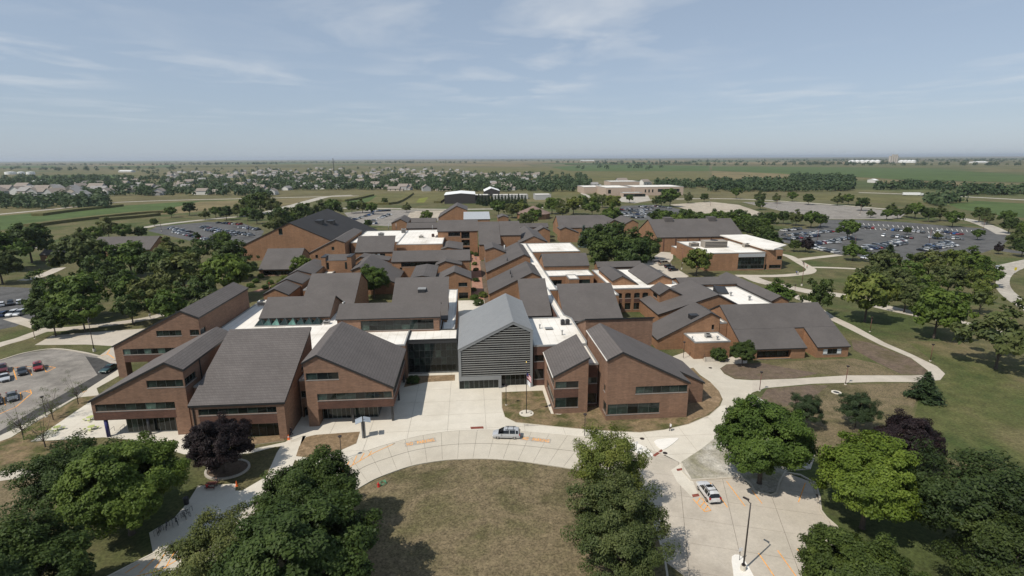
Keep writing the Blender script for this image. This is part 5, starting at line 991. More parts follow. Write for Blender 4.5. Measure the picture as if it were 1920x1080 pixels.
def number_off(group):
    """tell the trees of one group apart by their order from the left"""
    its = sorted([o for o in COL.objects if o.get('group') == group and o.parent is None], key=lambda o: project(o.location)[0]); cnt = {}
    for o in its:
        l = o['label']; i = cnt.get(l, 0); cnt[l] = i + 1; o['label'] = '%s, %s such from the left' % (l, ordinal(i))
for a in (('maple_a', 148, 347, 820, 0.95, 'large round green tree left of the bike parking', 'leaf_green'), ('airy_b', 58, 238, 826, 0.85, 'loose dark tree leaning out left of the large round one', 'leaf_dark'), ('maple_b', -90, 165, 985, 0.82, 'dark tree filling the bottom left corner', 'leaf_dark'),
          ('maple_b', 364, 476, 779, 1.0, 'purple-leaved tree in a round bed before the great shingle slope', 'leaf_purple'), ('maple_b', 500, 677, 848, 0.95, 'dense dark green tree on the oval lawn, farther of the left group', 'leaf_dark'), ('maple_a', 432, 706, 920, 0.82, 'biggest dense green tree on the left of the oval lawn', 'leaf_dark'), ('airy_a', 330, 520, 962, 0.85, 'yellowing loose tree over the drive at the bottom left', 'leaf_olive'),
          ('airy_a', 1066, 1208, 806, 1.12, 'light loose-crowned tree, the farthest of three right on the oval lawn', 'leaf_yellow'), ('airy_b', 1056, 1236, 884, 0.98, 'loose-crowned olive tree, the middle of three right on the oval lawn', 'leaf_olive'), ('airy_a', 1070, 1246, 948, 0.9, 'loose-crowned olive tree at the bottom edge, nearest of three right on the oval lawn', 'leaf_olive'), ('maple_a', 1340, 1507, 746, 1.0, 'full green tree in the gravel bed beside the white car', 'leaf_green'),
          ('maple_b', 1640, 1751, 774, 0.95, 'purple-leaved tree on the right-hand lawn', 'leaf_purple'), ('maple_a', 1528, 1704, 815, 1.05, 'big round bright green tree at the right edge of the concrete car park', 'leaf_bright'), ('maple_b', 1492, 1694, 988, 0.85, 'dark green tree at the bottom right below the car park', 'leaf_dark'), ('airy_b', 1690, 1955, 852, 0.8, 'broad dark tree at the right edge below the purple one', 'leaf_deep'), ('airy_a', 1765, 1985, 960, 0.8, 'broad dark tree in the bottom right corner', 'leaf_deep')): tree_bb(*a)
for a in (('airy_a', 1475, 1536, 738, 1.1, 'dark pine behind the full green tree', 'leaf_pine'), ('airy_b', 1568, 1637, 737, 1.0, 'dark pine between the manhole ring and the purple tree', 'leaf_pine'), ('pine', 1703, 1761, 697, 0.92, 'small pine at the bend of the right-hand path', None)): tree_bb(*a, name='pine_tree')
for a in (('maple_b', 1369, 1413, 639, 1.1, 'small round tree at the corner of the great sloped hall', 'leaf_dark'), ('mid_0', 1574, 1668, 512, 1.0, 'round yellow-green tree on the slope right of the great hall', 'leaf_yellow'), ('mid_1', 1704, 1797, 544, 1.0, 'round green tree farther right on the grassy slope', 'leaf_green'), ('thin_0', 1795, 1938, 560, 0.95, 'tall thin-crowned brownish tree at the right edge', 'leaf_olive'),
          ('mid_1', 1280, 1331, 467, 1.0, 'round yellow-green tree before the flat glass-fronted building', 'leaf_yellow'), ('mid_2', 1429, 1488, 524, 0.85, 'bushy tree right of the long narrow ridge', 'leaf_green'), ('maple_a', 673, 731, 499, 1.05, 'bright courtyard tree among the roofs', 'leaf_green'), ('mid_0', 547, 585, 480, 1.0, 'small round tree beside the stepped roofs', 'leaf_green'),
          ('thin_1', 1500, 1568, 525, 1.05, 'half-bare tree behind the great sloped hall', 'leaf_dark')): tree_bb(*a)
G1 = 'dark trees between the gables'
for i, a in enumerate(((1085, 1142, 426), (1112, 1178, 419), (1145, 1216, 428), (1096, 1162, 446), (1150, 1222, 448), (1188, 1243, 437))): tree_bb('mid_%d' % (i % 3), *a, 0.95, 'dark broadleaf tree in the clump by the small gables', 'leaf_dark', group=G1)
tree_bb('spruce', 1083, 1104, 424, 1.9, 'bluish spruce at the left of the dark clump', 'leaf_spruce_blue', name='spruce_tree')
G2 = 'trees of the left garden'
for i, a in enumerate(((60, 150, 506), (100, 208, 516), (50, 130, 540), (108, 212, 440), (150, 232, 472), (213, 302, 506), (262, 342, 468), (298, 402, 478), (330, 424, 508), (378, 482, 478), (398, 470, 452), (290, 362, 445), (338, 412, 440), (208, 288, 455), (183, 252, 490), (250, 332, 520), (428, 492, 474), (-45, 60, 424), (15, 106, 420), (-35, 45, 468), (60, 112, 438), (120, 200, 560), (70, 140, 575), (350, 440, 545), (210, 290, 545), (285, 360, 545))): tree_bb('mid_%d' % (i % 3) if i % 4 else 'thin_%d' % (i % 2), a[0] + (a[1] - a[0]) * 0.06, a[1] - (a[1] - a[0]) * 0.06, a[2], 0.92, 'broadleaf tree in the dense garden grove on the left', ('leaf_dark', 'leaf_green', 'leaf_dark', 'leaf_olive')[i % 4], group=G2)
G3 = 'trees of the right grove'
for i, a in enumerate(((1618, 1682, 470), (1660, 1730, 480), (1700, 1775, 472), (1745, 1815, 468), (1780, 1850, 462), (1640, 1710, 502), (1690, 1760, 506), (1740, 1810, 500), (1790, 1865, 505), (1820, 1880, 490), (1600, 1662, 500), (1715, 1790, 530), (1660, 1730, 530), (1800, 1870, 535), (1575, 1622, 452))): tree_bb(('mid_0', 'thin_0', 'mid_1', 'thin_1', 'mid_2')[i % 5], a[0] + (a[1] - a[0]) * 0.07, a[1] - (a[1] - a[0]) * 0.07, a[2], 0.92, 'tree in the mixed grove beside the large car park', ('leaf_olive', 'leaf_green', 'leaf_olive', 'leaf_yellow', 'leaf_green')[i % 5], group=G3)
tree_bb('spruce', 1645, 1682, 460, 1.2, 'dark spruce at the left of the right-hand grove', None, name='spruce_tree'); tree_bb('mid_2', 1495, 1525, 443, 1.0, 'purple-leaved tree beside the large car park', 'leaf_purple'); tree_bb('mid_2', 1862, 1880, 455, 1.2, 'small purple tree by the right-hand loop road', 'leaf_purple')
G4 = 'trees along the sports hall'
for i in range(17):
    x = 1232 + i * 12.6; tree_bb('mid_%d' % (i % 3), x - 17, x + 19, 393 + (i % 4) * 2.5 + (6 if i > 12 else 0), 0.9, 'round tree in the belt behind the sports hall', ('leaf_dark', 'leaf_green')[i % 2], group=G4)
for i, (x, y, w) in enumerate(((1425, 420, 40), (1440, 432, 36), (1452, 440, 30), (1415, 405, 34), (1400, 412, 32))): tree_bb('mid_%d' % (i % 3), x - w / 2, x + w / 2, y, 1.0, 'round tree in the belt behind the sports hall', 'leaf_dark', group=G4)
def row(name, group, label, items, k=1.0, mats=('leaf_green', 'leaf_dark', 'leaf_olive')):
    for i, (x, y, w) in enumerate(items): tree_bb('mid_%d' % (i % 3), x - w / 2, x + w / 2, y, k, label, mats[i % len(mats)], group=group, name=name)
row('broadleaf_tree', 'trees by the tan lots', 'round tree around the empty tan car parks', [(1445, 398, 22), (1468, 396, 24), (1492, 393, 30), (1520, 396, 32), (1538, 402, 24), (1424, 358, 24), (1380, 352, 20), (1320, 363, 16), (1290, 361, 20), (1256, 354, 34), (1240, 366, 22), (1229, 368, 18), (1180, 365, 15), (1425, 375, 18), (1455, 363, 18), (1485, 360, 18), (1515, 364, 20), (1570, 363, 22), (1590, 364, 20), (1615, 371, 24), (1632, 392, 16), (1662, 392, 20), (1682, 392, 18), (1700, 385, 22), (1715, 380, 30), (1740, 390, 26), (1762, 386, 28), (1785, 396, 30), (1835, 389, 28), (1850, 395, 26), (1885, 395, 26), (1890, 408, 30), (1905, 430, 36), (1925, 415, 40), (1915, 448, 34), (1670, 381, 20), (1588, 412, 38), (1700, 426, 14), (1757, 434, 15), (1832, 430, 20), (1488, 450, 22)])
row('broadleaf_tree', 'trees behind the campus', 'round tree on the lawn behind the campus', [(935, 376, 30), (960, 382, 28), (980, 374, 30), (1012, 382, 14), (1035, 371, 32), (1055, 376, 34), (1075, 370, 34), (1092, 367, 26), (1110, 372, 34), (1130, 365, 26), (1148, 367, 30), (1145, 382, 44), (1000, 392, 34), (985, 400, 30), (1115, 362, 24)], 0.95, ('leaf_green', 'leaf_olive', 'leaf_yellow', 'leaf_green'))
row('broadleaf_tree', 'trees by the left lots', 'round tree around the left car parks', [(322, 388, 20), (356, 380, 24), (385, 392, 20), (405, 388, 20), (425, 387, 26), (445, 385, 22), (465, 388, 26), (482, 392, 28), (455, 376, 30), (470, 367, 34), (490, 362, 40), (510, 366, 36), (420, 434, 34), (530, 390, 44), (520, 400, 40), (545, 398, 30), (570, 382, 40), (600, 376, 40), (625, 374, 36), (660, 378, 22), (680, 373, 26), (697, 380, 22), (722, 371, 12), (763, 380, 18), (800, 395, 24), (690, 412, 16), (205, 408, 40), (235, 420, 32), (265, 425, 24), (150, 428, 30), (180, 425, 32), (290, 410, 14)], 1.0)
for i in range(15): x = 898 + i * 6.2; tree_bb('spruce', x - 5, x + 5, 364 + (i % 3) * 1.5, 1.9, 'dark conifer in the hedge row before the dark sheds', None, group='conifer row by the sheds', name='spruce_tree')
for i, (xb, yb, w, h) in enumerate(((45, 825, 42, 55), (85, 838, 45, 48), (100, 787, 34, 48), (147, 758, 30, 45))):
    g = G(xb, yb); ppm = F_PX / math.dist(g, (0, 0, CAM_H)); tree_at('sapling', g, w / ppm, h / ppm * 1.1, ['sparse sapling nearest the bottom of the left verge', 'bushier sapling beside the picnic terrace', 'sparse sapling beside the small lamp on the left verge', 'thin sapling farthest along the left verge'][i], ('leaf_olive', 'leaf_green', 'leaf_olive', 'leaf_olive')[i], name='sapling')
for g_ in (G1, G2, G3, G4, 'trees by the tan lots', 'trees behind the campus', 'trees by the left lots', 'conifer row by the sheds'): number_off(g_)
# shrubs
me, cl = crown('foliage', 81, 60, 45, 0.16, 'leaf_green', hw=1.0, hh=0.9, cz=0.75, cr=0.3, lump=0.2); SHRUB = me
def shrub(px, py, w, label, mat='leaf_green', h=1.0, group=None):
    o = link('shrub', SHRUB); o.location = G(px, py); o.scale = (w / 2, w / 2, w / 2 * h); o.rotation_euler = (0, 0, random.uniform(0, 6)); o.material_slots[0].link = 'OBJECT'; o.material_slots[0].material = MATS[mat]; tag(o, label, 'shrub', group)
shrub(1348, 676, 3.4, 'round dark shrub before the low annex', 'leaf_dark', 1.15)
for i, (px, py, w) in enumerate(((775, 718, 2.6), (889, 562, 2.8), (888, 546, 2.2), (893, 528, 2.4), (892, 508, 2.2), (890, 497, 2.4), (893, 480, 2.8), (884, 477, 2.4), (906, 557, 3.0), (897, 572, 3.2))): shrub(px, py, w, 'low shrub in the planting along the brick walk' if i else 'dark shrub in the bed before the glass atrium', ('leaf_dark', 'leaf_green', 'leaf_yellow')[i % 3], 0.8, 'shrubs along the brick walk' if i else None)
for i in range(14): shrub(470 + (i * 37) % 120, 520 + (i * 13) % 30, 2.2 + i % 3 * 0.5, 'garden shrub by the curved path on the left', ('leaf_dark', 'leaf_green', 'leaf_yellow')[i % 3], 0.8, 'garden shrubs on the left')

number_off('shrubs along the brick walk'); number_off('garden shrubs on the left')
# ================================================================== FAR COUNTRY
def far_mass(name, label, zones, size, seed):
    """a far wood or scatter that reads as one mass"""
    rng = np.random.default_rng(seed); P, N, Sz, T = [], [], [], []
    for (x0, x1, y0, y1, n) in zones:
        for _ in range(n):
            g = G(rng.uniform(x0, x1), rng.uniform(y0, y1) - ((x0 + x1) / 2 - 960) * 0.0)
            w = size * rng.uniform(0.6, 1.3); k = 44; q = rng.normal(size=(k, 3)); q /= np.linalg.norm(q, axis=1, keepdims=True); q[:, 2] = np.abs(q[:, 2]) * 1.0
            P.append(np.array([g[0], g[1], w * 0.15]) + q * np.array([w * 0.55, w * 0.55, w * 0.75]) * rng.uniform(0.6, 1, (k, 1))); nn = q + rng.normal(size=(k, 3)) * 0.3; N.append(nn / np.linalg.norm(nn, axis=1, keepdims=True)); Sz.append(np.full(k, w * 0.27)); T.append(np.clip(rng.random() * 0.6 + rng.random(k) * 0.4, 0, 1))
    me = leaf_mesh(name, np.concatenate(P), np.concatenate(N), np.concatenate(Sz), np.concatenate(T), rng, 'leaf_far', 1.1); o = link(name, me); tag(o, label, 'wood', kind='stuff'); return o
far_mass('far_wood', 'dark wood and hedges on the right before the far fields', [(1330, 1600, 340, 360, 320), (1480, 1600, 332, 346, 120), (1230, 1340, 345, 354, 60), (1640, 1790, 350, 357, 45), (1800, 1930, 356, 366, 60), (1740, 1800, 376, 388, 14)], 13, 1)
far_mass('hedgerow_trees', 'far scattered trees and hedges towards the horizon', [(-40, 1960, 301.2, 302.2, 150), (-40, 1960, 299.3, 300.2, 170), (1110, 1300, 307.5, 308.6, 60), (660, 780, 304, 306.5, 50), (350, 520, 306.5, 309, 70), (1500, 1680, 307, 309, 50), (1560, 1960, 299.6, 301, 80), (880, 1000, 300, 301.5, 30), (1700, 1960, 302, 304, 40), (0, 340, 316, 321, 40), (1060, 1280, 315, 319, 12), (-40, 1960, 303.2, 303.8, 110), (300, 900, 305.2, 305.9, 90), (1000, 1500, 305, 305.5, 60), (1300, 1960, 310, 310.8, 60), (-40, 400, 309, 310.2, 70)], 20, 2)
far_mass('town_trees', 'trees of the town on the left, read as one mass', [(-40, 250, 332, 356, 320), (-40, 200, 374, 392, 130), (120, 520, 336, 368, 420), (520, 1000, 335, 357, 540), (740, 1100, 326, 352, 230), (250, 660, 318, 340, 190), (480, 880, 316, 334, 90), (1000, 1110, 340, 352, 50), (820, 1080, 352, 360, 90)], 12, 3)
plain('siding_white', (0.66, 0.64, 0.60), 0.7); plain('siding_tan', (0.46, 0.40, 0.32), 0.7); plain('siding_grey', (0.36, 0.36, 0.35), 0.7); plain('roof_brown', (0.23, 0.195, 0.165), 0.85); plain('roof_grey', (0.25, 0.24, 0.23), 0.85); plain('roof_white', (0.75, 0.75, 0.73), 0.6)
HOUSE = []
for i, (w, d, h, r_, wm, rm) in enumerate(((13, 9, 5, 3.2, 'siding_white', 'roof_brown'), (16, 10, 3.2, 3.0, 'siding_tan', 'roof_brown'), (12, 10, 5.5, 3.4, 'siding_tan', 'roof_grey'), (15, 9, 3.4, 2.8, 'siding_white', 'roof_grey'), (14, 11, 5.2, 3.6, 'siding_grey', 'roof_brown'))):
    m = MB(); m.box(-w / 2, w / 2, -d / 2, d / 2, 0, h, 0); o_ = 0.5
    for sg in (-1, 1): q = [(-w / 2 - o_, sg * (d / 2 + o_), h - 0.2), (w / 2 + o_, sg * (d / 2 + o_), h - 0.2), (w / 2 + o_, 0, h + r_), (-w / 2 - o_, 0, h + r_)]; m.quad(q if sg < 0 else q[::-1], 1)
    for sx_ in (-1, 1): m.quad([(sx_ * w / 2, -d / 2, h), (sx_ * w / 2, d / 2, h), (sx_ * w / 2, 0, h + r_)], 0)
    m.box(w / 2 + 0.01, w / 2 + 5, -d / 2 + 0.8, d / 2 - 1.5, 0, h * 0.62, 0); m.quad([(w / 2, -d / 2 + 0.5, h * 0.62), (w / 2 + 5.3, -d / 2 + 0.5, h * 0.62), (w / 2 + 5.3, 0, h * 0.95), (w / 2, 0, h * 0.95)], 1); m.quad([(w / 2, 0, h * 0.95), (w / 2 + 5.3, 0, h * 0.95), (w / 2 + 5.3, d / 2 - 1.2, h * 0.62), (w / 2, d / 2 - 1.2, h * 0.62)], 1)
    m.box(-w * 0.3, -w * 0.3 + 1.2, -d / 2 - 0.03, -d / 2 - 0.002, 0.9, 2.3, 2); m.box(w * 0.12, w * 0.12 + 1.6, -d / 2 - 0.03, -d / 2 - 0.002, 0.9, 2.3, 2); HOUSE.append((m.data('house', [wm, rm, 'glass']), wm, rm))
rh = random.Random(5); nh = 0
WORDS = {'siding_white': 'white', 'siding_tan': 'tan', 'siding_grey': 'grey', 'roof_brown': 'brown', 'roof_grey': 'grey'}
def houses(x0, x1, y0, y1, n, where, sc_=1.0):
    global nh
    for _ in range(n):
        me, wm, rm = HOUSE[rh.randrange(5)]; o = link('house', me); g = G(rh.uniform(x0, x1), rh.uniform(y0, y1)); o.location = g; o.rotation_euler = (0, 0, rh.choice((0, 1.57, 3.14, 4.71)) + rh.uniform(-0.3, 0.3)); o.scale = (sc_,) * 3
        tag(o, '%s %s-roofed house %s' % (WORDS[wm], WORDS[rm], where), 'house', 'houses of the town'); nh += 1
houses(300, 520, 322, 334, 46, 'on the far left of the town'); houses(480, 880, 316, 334, 95, 'in the far middle of the town'); houses(100, 520, 340, 366, 46, 'among the near left trees of the town', 1.15); houses(520, 1000, 337, 359, 54, 'among the near middle trees of the town', 1.15); houses(870, 1020, 327, 333, 20, 'at the right edge of the town'); houses(-20, 190, 356, 372, 22, 'at the left edge of the town', 1.5)
for lab, x, y, s_ in (('pair of gabled white houses behind the tan school, the left one', 1112, 349, 1.1), ('white house with a steep roof behind the tan school', 1165, 346, 1.4), ('grey hip-like house right behind the tan school', 1208, 347, 1.3), ('lone grey house at the edge of the right wood', 1337, 352, 1.6)):
    o = link('house', HOUSE[nh % 5][0]); nh += 1; o.location = G(x, y); o.scale = (s_,) * 3; o.rotation_euler = (0, 0, 0.3 * (nh % 4)); tag(o, lab, 'house')
number_off('houses of the town')
plain('tan_brick', (0.42, 0.33, 0.26), 0.85); plain('shed_dark', (0.035, 0.030, 0.028), 0.7); plain('silo_white', (0.78, 0.78, 0.76), 0.5); plain('concrete_tower', (0.42, 0.38, 0.33), 0.8)
def box_px(name, label, bl, br, depth, h, wall, holes=None, cat='building'):
    a, c = L(*bl), L(*br); return flat_roofed(name, label, rc(a[0], c[0], (a[1] + c[1]) / 2, (a[1] + c[1]) / 2 + depth), h, wall, 0.5, holes=holes, frame='frame_dark')
box_px('school_block', 'left block of the tan flat-roofed school beyond the lots', (1092, 362.5), (1133, 363.5), 45, 9, 'tan_brick', {0: [(32, 40, 0.2, 5, 4, 1)]}); box_px('school_block', 'middle block of the tan flat-roofed school', (1133, 366.5), (1186, 367.5), 60, 10.5, 'tan_brick', {0: [(3, 7, 3, 8, 2, 2)]}); box_px('school_block', 'long right block of the tan school with a dark window band', (1186, 366), (1285, 366.5), 50, 11, 'tan_brick', {0: [(14, 16, 4, 8, 1, 1), (19, 21, 4, 8, 1, 1), (24, 26, 4, 8, 1, 1), (32, 62, 4.5, 8.5, 12, 1)]}); box_px('school_porch', 'low white porch roof before the tan school', (1167, 369), (1205, 369), 14, 5, 'tan_brick', {0: [(1, 30, 0.2, 3.8, 8, 1)]}); box_px('school_block', 'raised white roof at the back of the tan school', (1143, 357.5), (1200, 357.5), 40, 13.5, 'tan_brick')
gv('dark_shed', 'large dark metal shed with a white roof and pale roll door', (833, 366), (864, 362.5), (891, 364.5), (872, 357.5), 12, base=(862, 382), wall='shed_dark', roof='roof_white', fascia='roof_white'); gv('dark_shed', 'smaller dark shed with a white gable roof behind the conifers', (908, 359), (921, 353), (937, 358), (919, 350), 12, base=(922, 368), wall='shed_dark', roof='roof_white', fascia='roof_white'); box_px('dark_shed', 'low grey-roofed shed between the two dark sheds', (891, 376), (918, 375), 18, 6, 'shed_dark'); box_px('greenhouse', 'long pale greenhouse roof behind the conifer row', (925, 374), (990, 373), 18, 5, 'siding_grey'); box_px('greenhouse', 'grey-roofed nursery shed right of the conifers', (1004, 375), (1033, 374.5), 22, 6, 'siding_grey')
oc = thing('octagonal_building', 'round brick building with a brownish hipped roof behind the walk', 'building', G(1000, 409)); m = MB(); n = 8; rr = 14
for i in range(n): t0, t1 = 6.2832 * i / n, 6.2832 * (i + 1) / n; m.quad([(rr * math.cos(t0), rr * math.sin(t0), 0), (rr * math.cos(t1), rr * math.sin(t1), 0), (rr * math.cos(t1), rr * math.sin(t1), 4.5), (rr * math.cos(t0), rr * math.sin(t0), 4.5)])
m.build('wall', 'brick_old', oc); m = MB()
for i in range(n): t0, t1 = 6.2832 * i / n, 6.2832 * (i + 1) / n; m.quad([(rr * 1.08 * math.cos(t0), rr * 1.08 * math.sin(t0), 4.3), (rr * 1.08 * math.cos(t1), rr * 1.08 * math.sin(t1), 4.3), (0, 0, 10.5)])
plain('roof_rust', (0.19, 0.13, 0.105), 0.85); m.build('roof', 'roof_rust', oc)
for i, (x, y, r_, h) in enumerate([(1597 + k * 9.5, 305.5, 24, 22) for k in range(6)] + [(1690 + k * 7, 305.0, 22, 20) for k in range(4)]):
    o = thing('grain_bin', 'white round grain bin %s the elevator tower' % ('left of' if i < 6 else 'right of'), 'silo', G(x, y), 0, 'grain bins'); m = MB(); m.tube([(0, 0, 0), (0, 0, h * 0.7)], r_, 16); m.build('drum', 'silo_white', o); m = MB(); m.tube([(0, 0, h * 0.7), (0, 0, h)], [r_ * 1.02, r_ * 0.08], 16); m.build('roof', 'silo_white', o)
number_off('grain bins')
o = thing('elevator_tower', 'concrete grain elevator tower above the white bins', 'tower', G(1674, 305.5)); m = MB()
for k in range(4): m.tube([(-24 + k * 16, 0, 0), (-24 + k * 16, 0, 50)], 9, 12)
m.build('shaft', 'concrete_tower', o); m = MB(); m.box(-12, 26, -6, 6, 50, 60); m.build('headhouse', 'concrete_tower', o)
for i, (x, r_) in enumerate(((20, 17), (40, 11), (58, 13))):
    o = thing('storage_tank', ['leftmost and widest', 'middle', 'right-hand'][i] + ' white storage tank on the far left', 'tank', G(x, 327)); m = MB(); m.tube([(0, 0, 0), (0, 0, 9)], r_, 20); m.build('drum', 'silo_white', o); m = MB(); m.tube([(0, 0, 9), (0, 0, 10.2)], [r_, 0.3], 20); m.build('roof', 'roof_white', o)
o = thing('radio_mast', 'thin lattice radio mast above the town', 'mast', G(627, 331)); m = MB()
for k in range(3): t = 2.094 * k; m.tube([(1.1 * math.cos(t), 1.1 * math.sin(t), 0), (1.1 * math.cos(t), 1.1 * math.sin(t), 52)], 0.28, 5)
for k in range(17): t = 2.094 * k; m.tube([(1.1 * math.cos(t), 1.1 * math.sin(t), k * 3), (1.1 * math.cos(t + 2.094), 1.1 * math.sin(t + 2.094), k * 3 + 3)], 0.16, 4)
m.build('lattice', 'column_dark', o)
for lab, bl, br, d_, h in (('long white farm shed behind the right wood', (1640, 343), (1664, 344), 20, 7), ('white shed on the far left fields', (222, 323), (242, 323), 30, 8), ('low white shed near the tank row', (58, 343), (78, 343), 20, 5), ('tiny white farm shed on the middle horizon', (1090, 302.5), (1120, 302.5), 60, 14), ('pale farm shed on the right horizon', (1832, 306), (1868, 306), 60, 12)):
    a, c = L(*bl), L(*br); wing('farm_shed', lab, 'u', [(a[1], h * 0.7), (a[1] + d_ / 2, h), (a[1] + d_, h * 0.7)], a[0], c[0], wall='siding_white', roof='roof_white', fascia='roof_white')
# ================================================================== VEHICLES
def paint_mat(name, c, coat=0.6, metal=0.2):
    m, nt, b = new_mat(name); v = coords(nt, False); r = ramp(nt, nz(nt, v, 3.0), [(0.3, sc(c, 0.94)), (0.7, sc(c, 1.05))]); nt.links.new(r.outputs[0], b.inputs['Base Color']); b.inputs['Roughness'].default_value = 0.32; b.inputs['Metallic'].default_value = metal; b.inputs['Coat Weight'].default_value = coat; b.inputs['Coat Roughness'].default_value = 0.08
CARC = {'white': (0.66, 0.66, 0.65), 'silver': (0.48, 0.49, 0.50), 'grey': (0.13, 0.135, 0.14), 'black': (0.014, 0.015, 0.017), 'dark blue': (0.02, 0.035, 0.09), 'red': (0.30, 0.018, 0.016), 'tan': (0.30, 0.26, 0.20), 'dark green': (0.014, 0.05, 0.045), 'blue': (0.03, 0.13, 0.40), 'yellow': (0.55, 0.36, 0.03), 'maroon': (0.11, 0.014, 0.018)}
for k_, c_ in CARC.items(): paint_mat('paint ' + k_, c_)
glass_mat('car_glass', (0.010, 0.013, 0.015), 0.05, 0.7); plain('tyre', (0.015, 0.015, 0.015), 0.85); plain('rim', (0.40, 0.40, 0.41), 0.35, 0.8); plain('lamp_red', (0.35, 0.012, 0.01), 0.25); plain('lamp_clear', (0.70, 0.70, 0.68), 0.15); plain('trim', (0.02, 0.02, 0.021), 0.5)
ST = {  # x, half width, sill z, belt z, roof z or None, roof half width
 'van': [(2.55, .62, .32, .66, None), (2.45, .82, .24, .80, None), (2.0, .95, .22, .92, None), (1.45, .98, .22, 1.05, None), (0.45, .98, .22, 1.12, 1.66, .74), (-0.6, .98, .22, 1.13, 1.76, .76), (-1.7, .98, .22, 1.13, 1.74, .75), (-2.25, .96, .24, 1.12, 1.62, .70), (-2.50, .90, .28, 1.06, None), (-2.56, .82, .34, .80, None)],
 'suv': [(2.38, .62, .36, .74, None), (2.28, .84, .28, .88, None), (1.8, .94, .26, .99, None), (1.05, .95, .26, 1.06, None), (0.35, .95, .26, 1.10, 1.62, .70), (-0.5, .95, .26, 1.12, 1.72, .72), (-1.5, .95, .26, 1.12, 1.68, .70), (-2.0, .93, .28, 1.12, 1.56, .66), (-2.3, .88, .32, 1.05, None), (-2.38, .80, .38, .80, None)],
 'sedan': [(2.35, .60, .34, .62, None), (2.25, .82, .24, .74, None), (1.6, .90, .22, .84, None), (0.95, .91, .22, .92, None), (0.15, .91, .22, .94, 1.36, .62), (-0.5, .91, .22, .95, 1.43, .64), (-1.1, .91, .22, .96, 1.36, .60), (-1.75, .90, .22, .98, None), (-2.2, .86, .26, .95, None), (-2.35, .76, .34, .76, None)]}
def car_shells(kind):
    st = ST[kind]; rows = []
    for s_ in st:
        x, w, zb_, zt = s_[:4]; zr = s_[4]
        r_ = [(x, w * 0.90, zb_), (x, w, zb_ + (zt - zb_) * 0.5), (x, w * 0.96, zt)] + ([(x, w * 0.82, zt + 0.03), (x, 0, zt + 0.06)] if zr is None else [(x, s_[5], zr), (x, 0, zr + 0.05)]); rows.append(r_)
    body, glass = MB(), MB()
    for i in range(len(rows) - 1):
        ca_, cb = st[i][4] is not None, st[i + 1][4] is not None
        for j in range(4):
            m = body
            if j == 2 and (ca_ or cb): m = glass if not (i == len(rows) - 3 and kind != 'sedan') else (body if not ca_ else glass)
            if j == 3 and ca_ != cb: m = glass
            a, b_, c, d = rows[i][j], rows[i + 1][j], rows[i + 1][j + 1], rows[i][j + 1]
            m.quad([a, b_, c, d][::-1]); m.quad([(p[0], -p[1], p[2]) for p in (a, b_, c, d)])
    for e, r_ in ((0, rows[0]), (1, rows[-1])): q = [(p[0], p[1], p[2]) for p in r_] + [(p[0], -p[1], p[2]) for p in r_[-2::-1]]; body.quad(q if e == 0 else q[::-1])
    return body, glass
def wheel_mesh():
    t, r_ = MB(), MB(); t.tube([(0, -0.11, 0), (0, 0.11, 0)], 0.34, 16); r_.tube([(0, -0.116, 0), (0, 0.116, 0)], 0.21, 12); return t.data('tyre', ['tyre'], False), r_.data('rim', ['rim'])
TYRE, RIM = wheel_mesh()
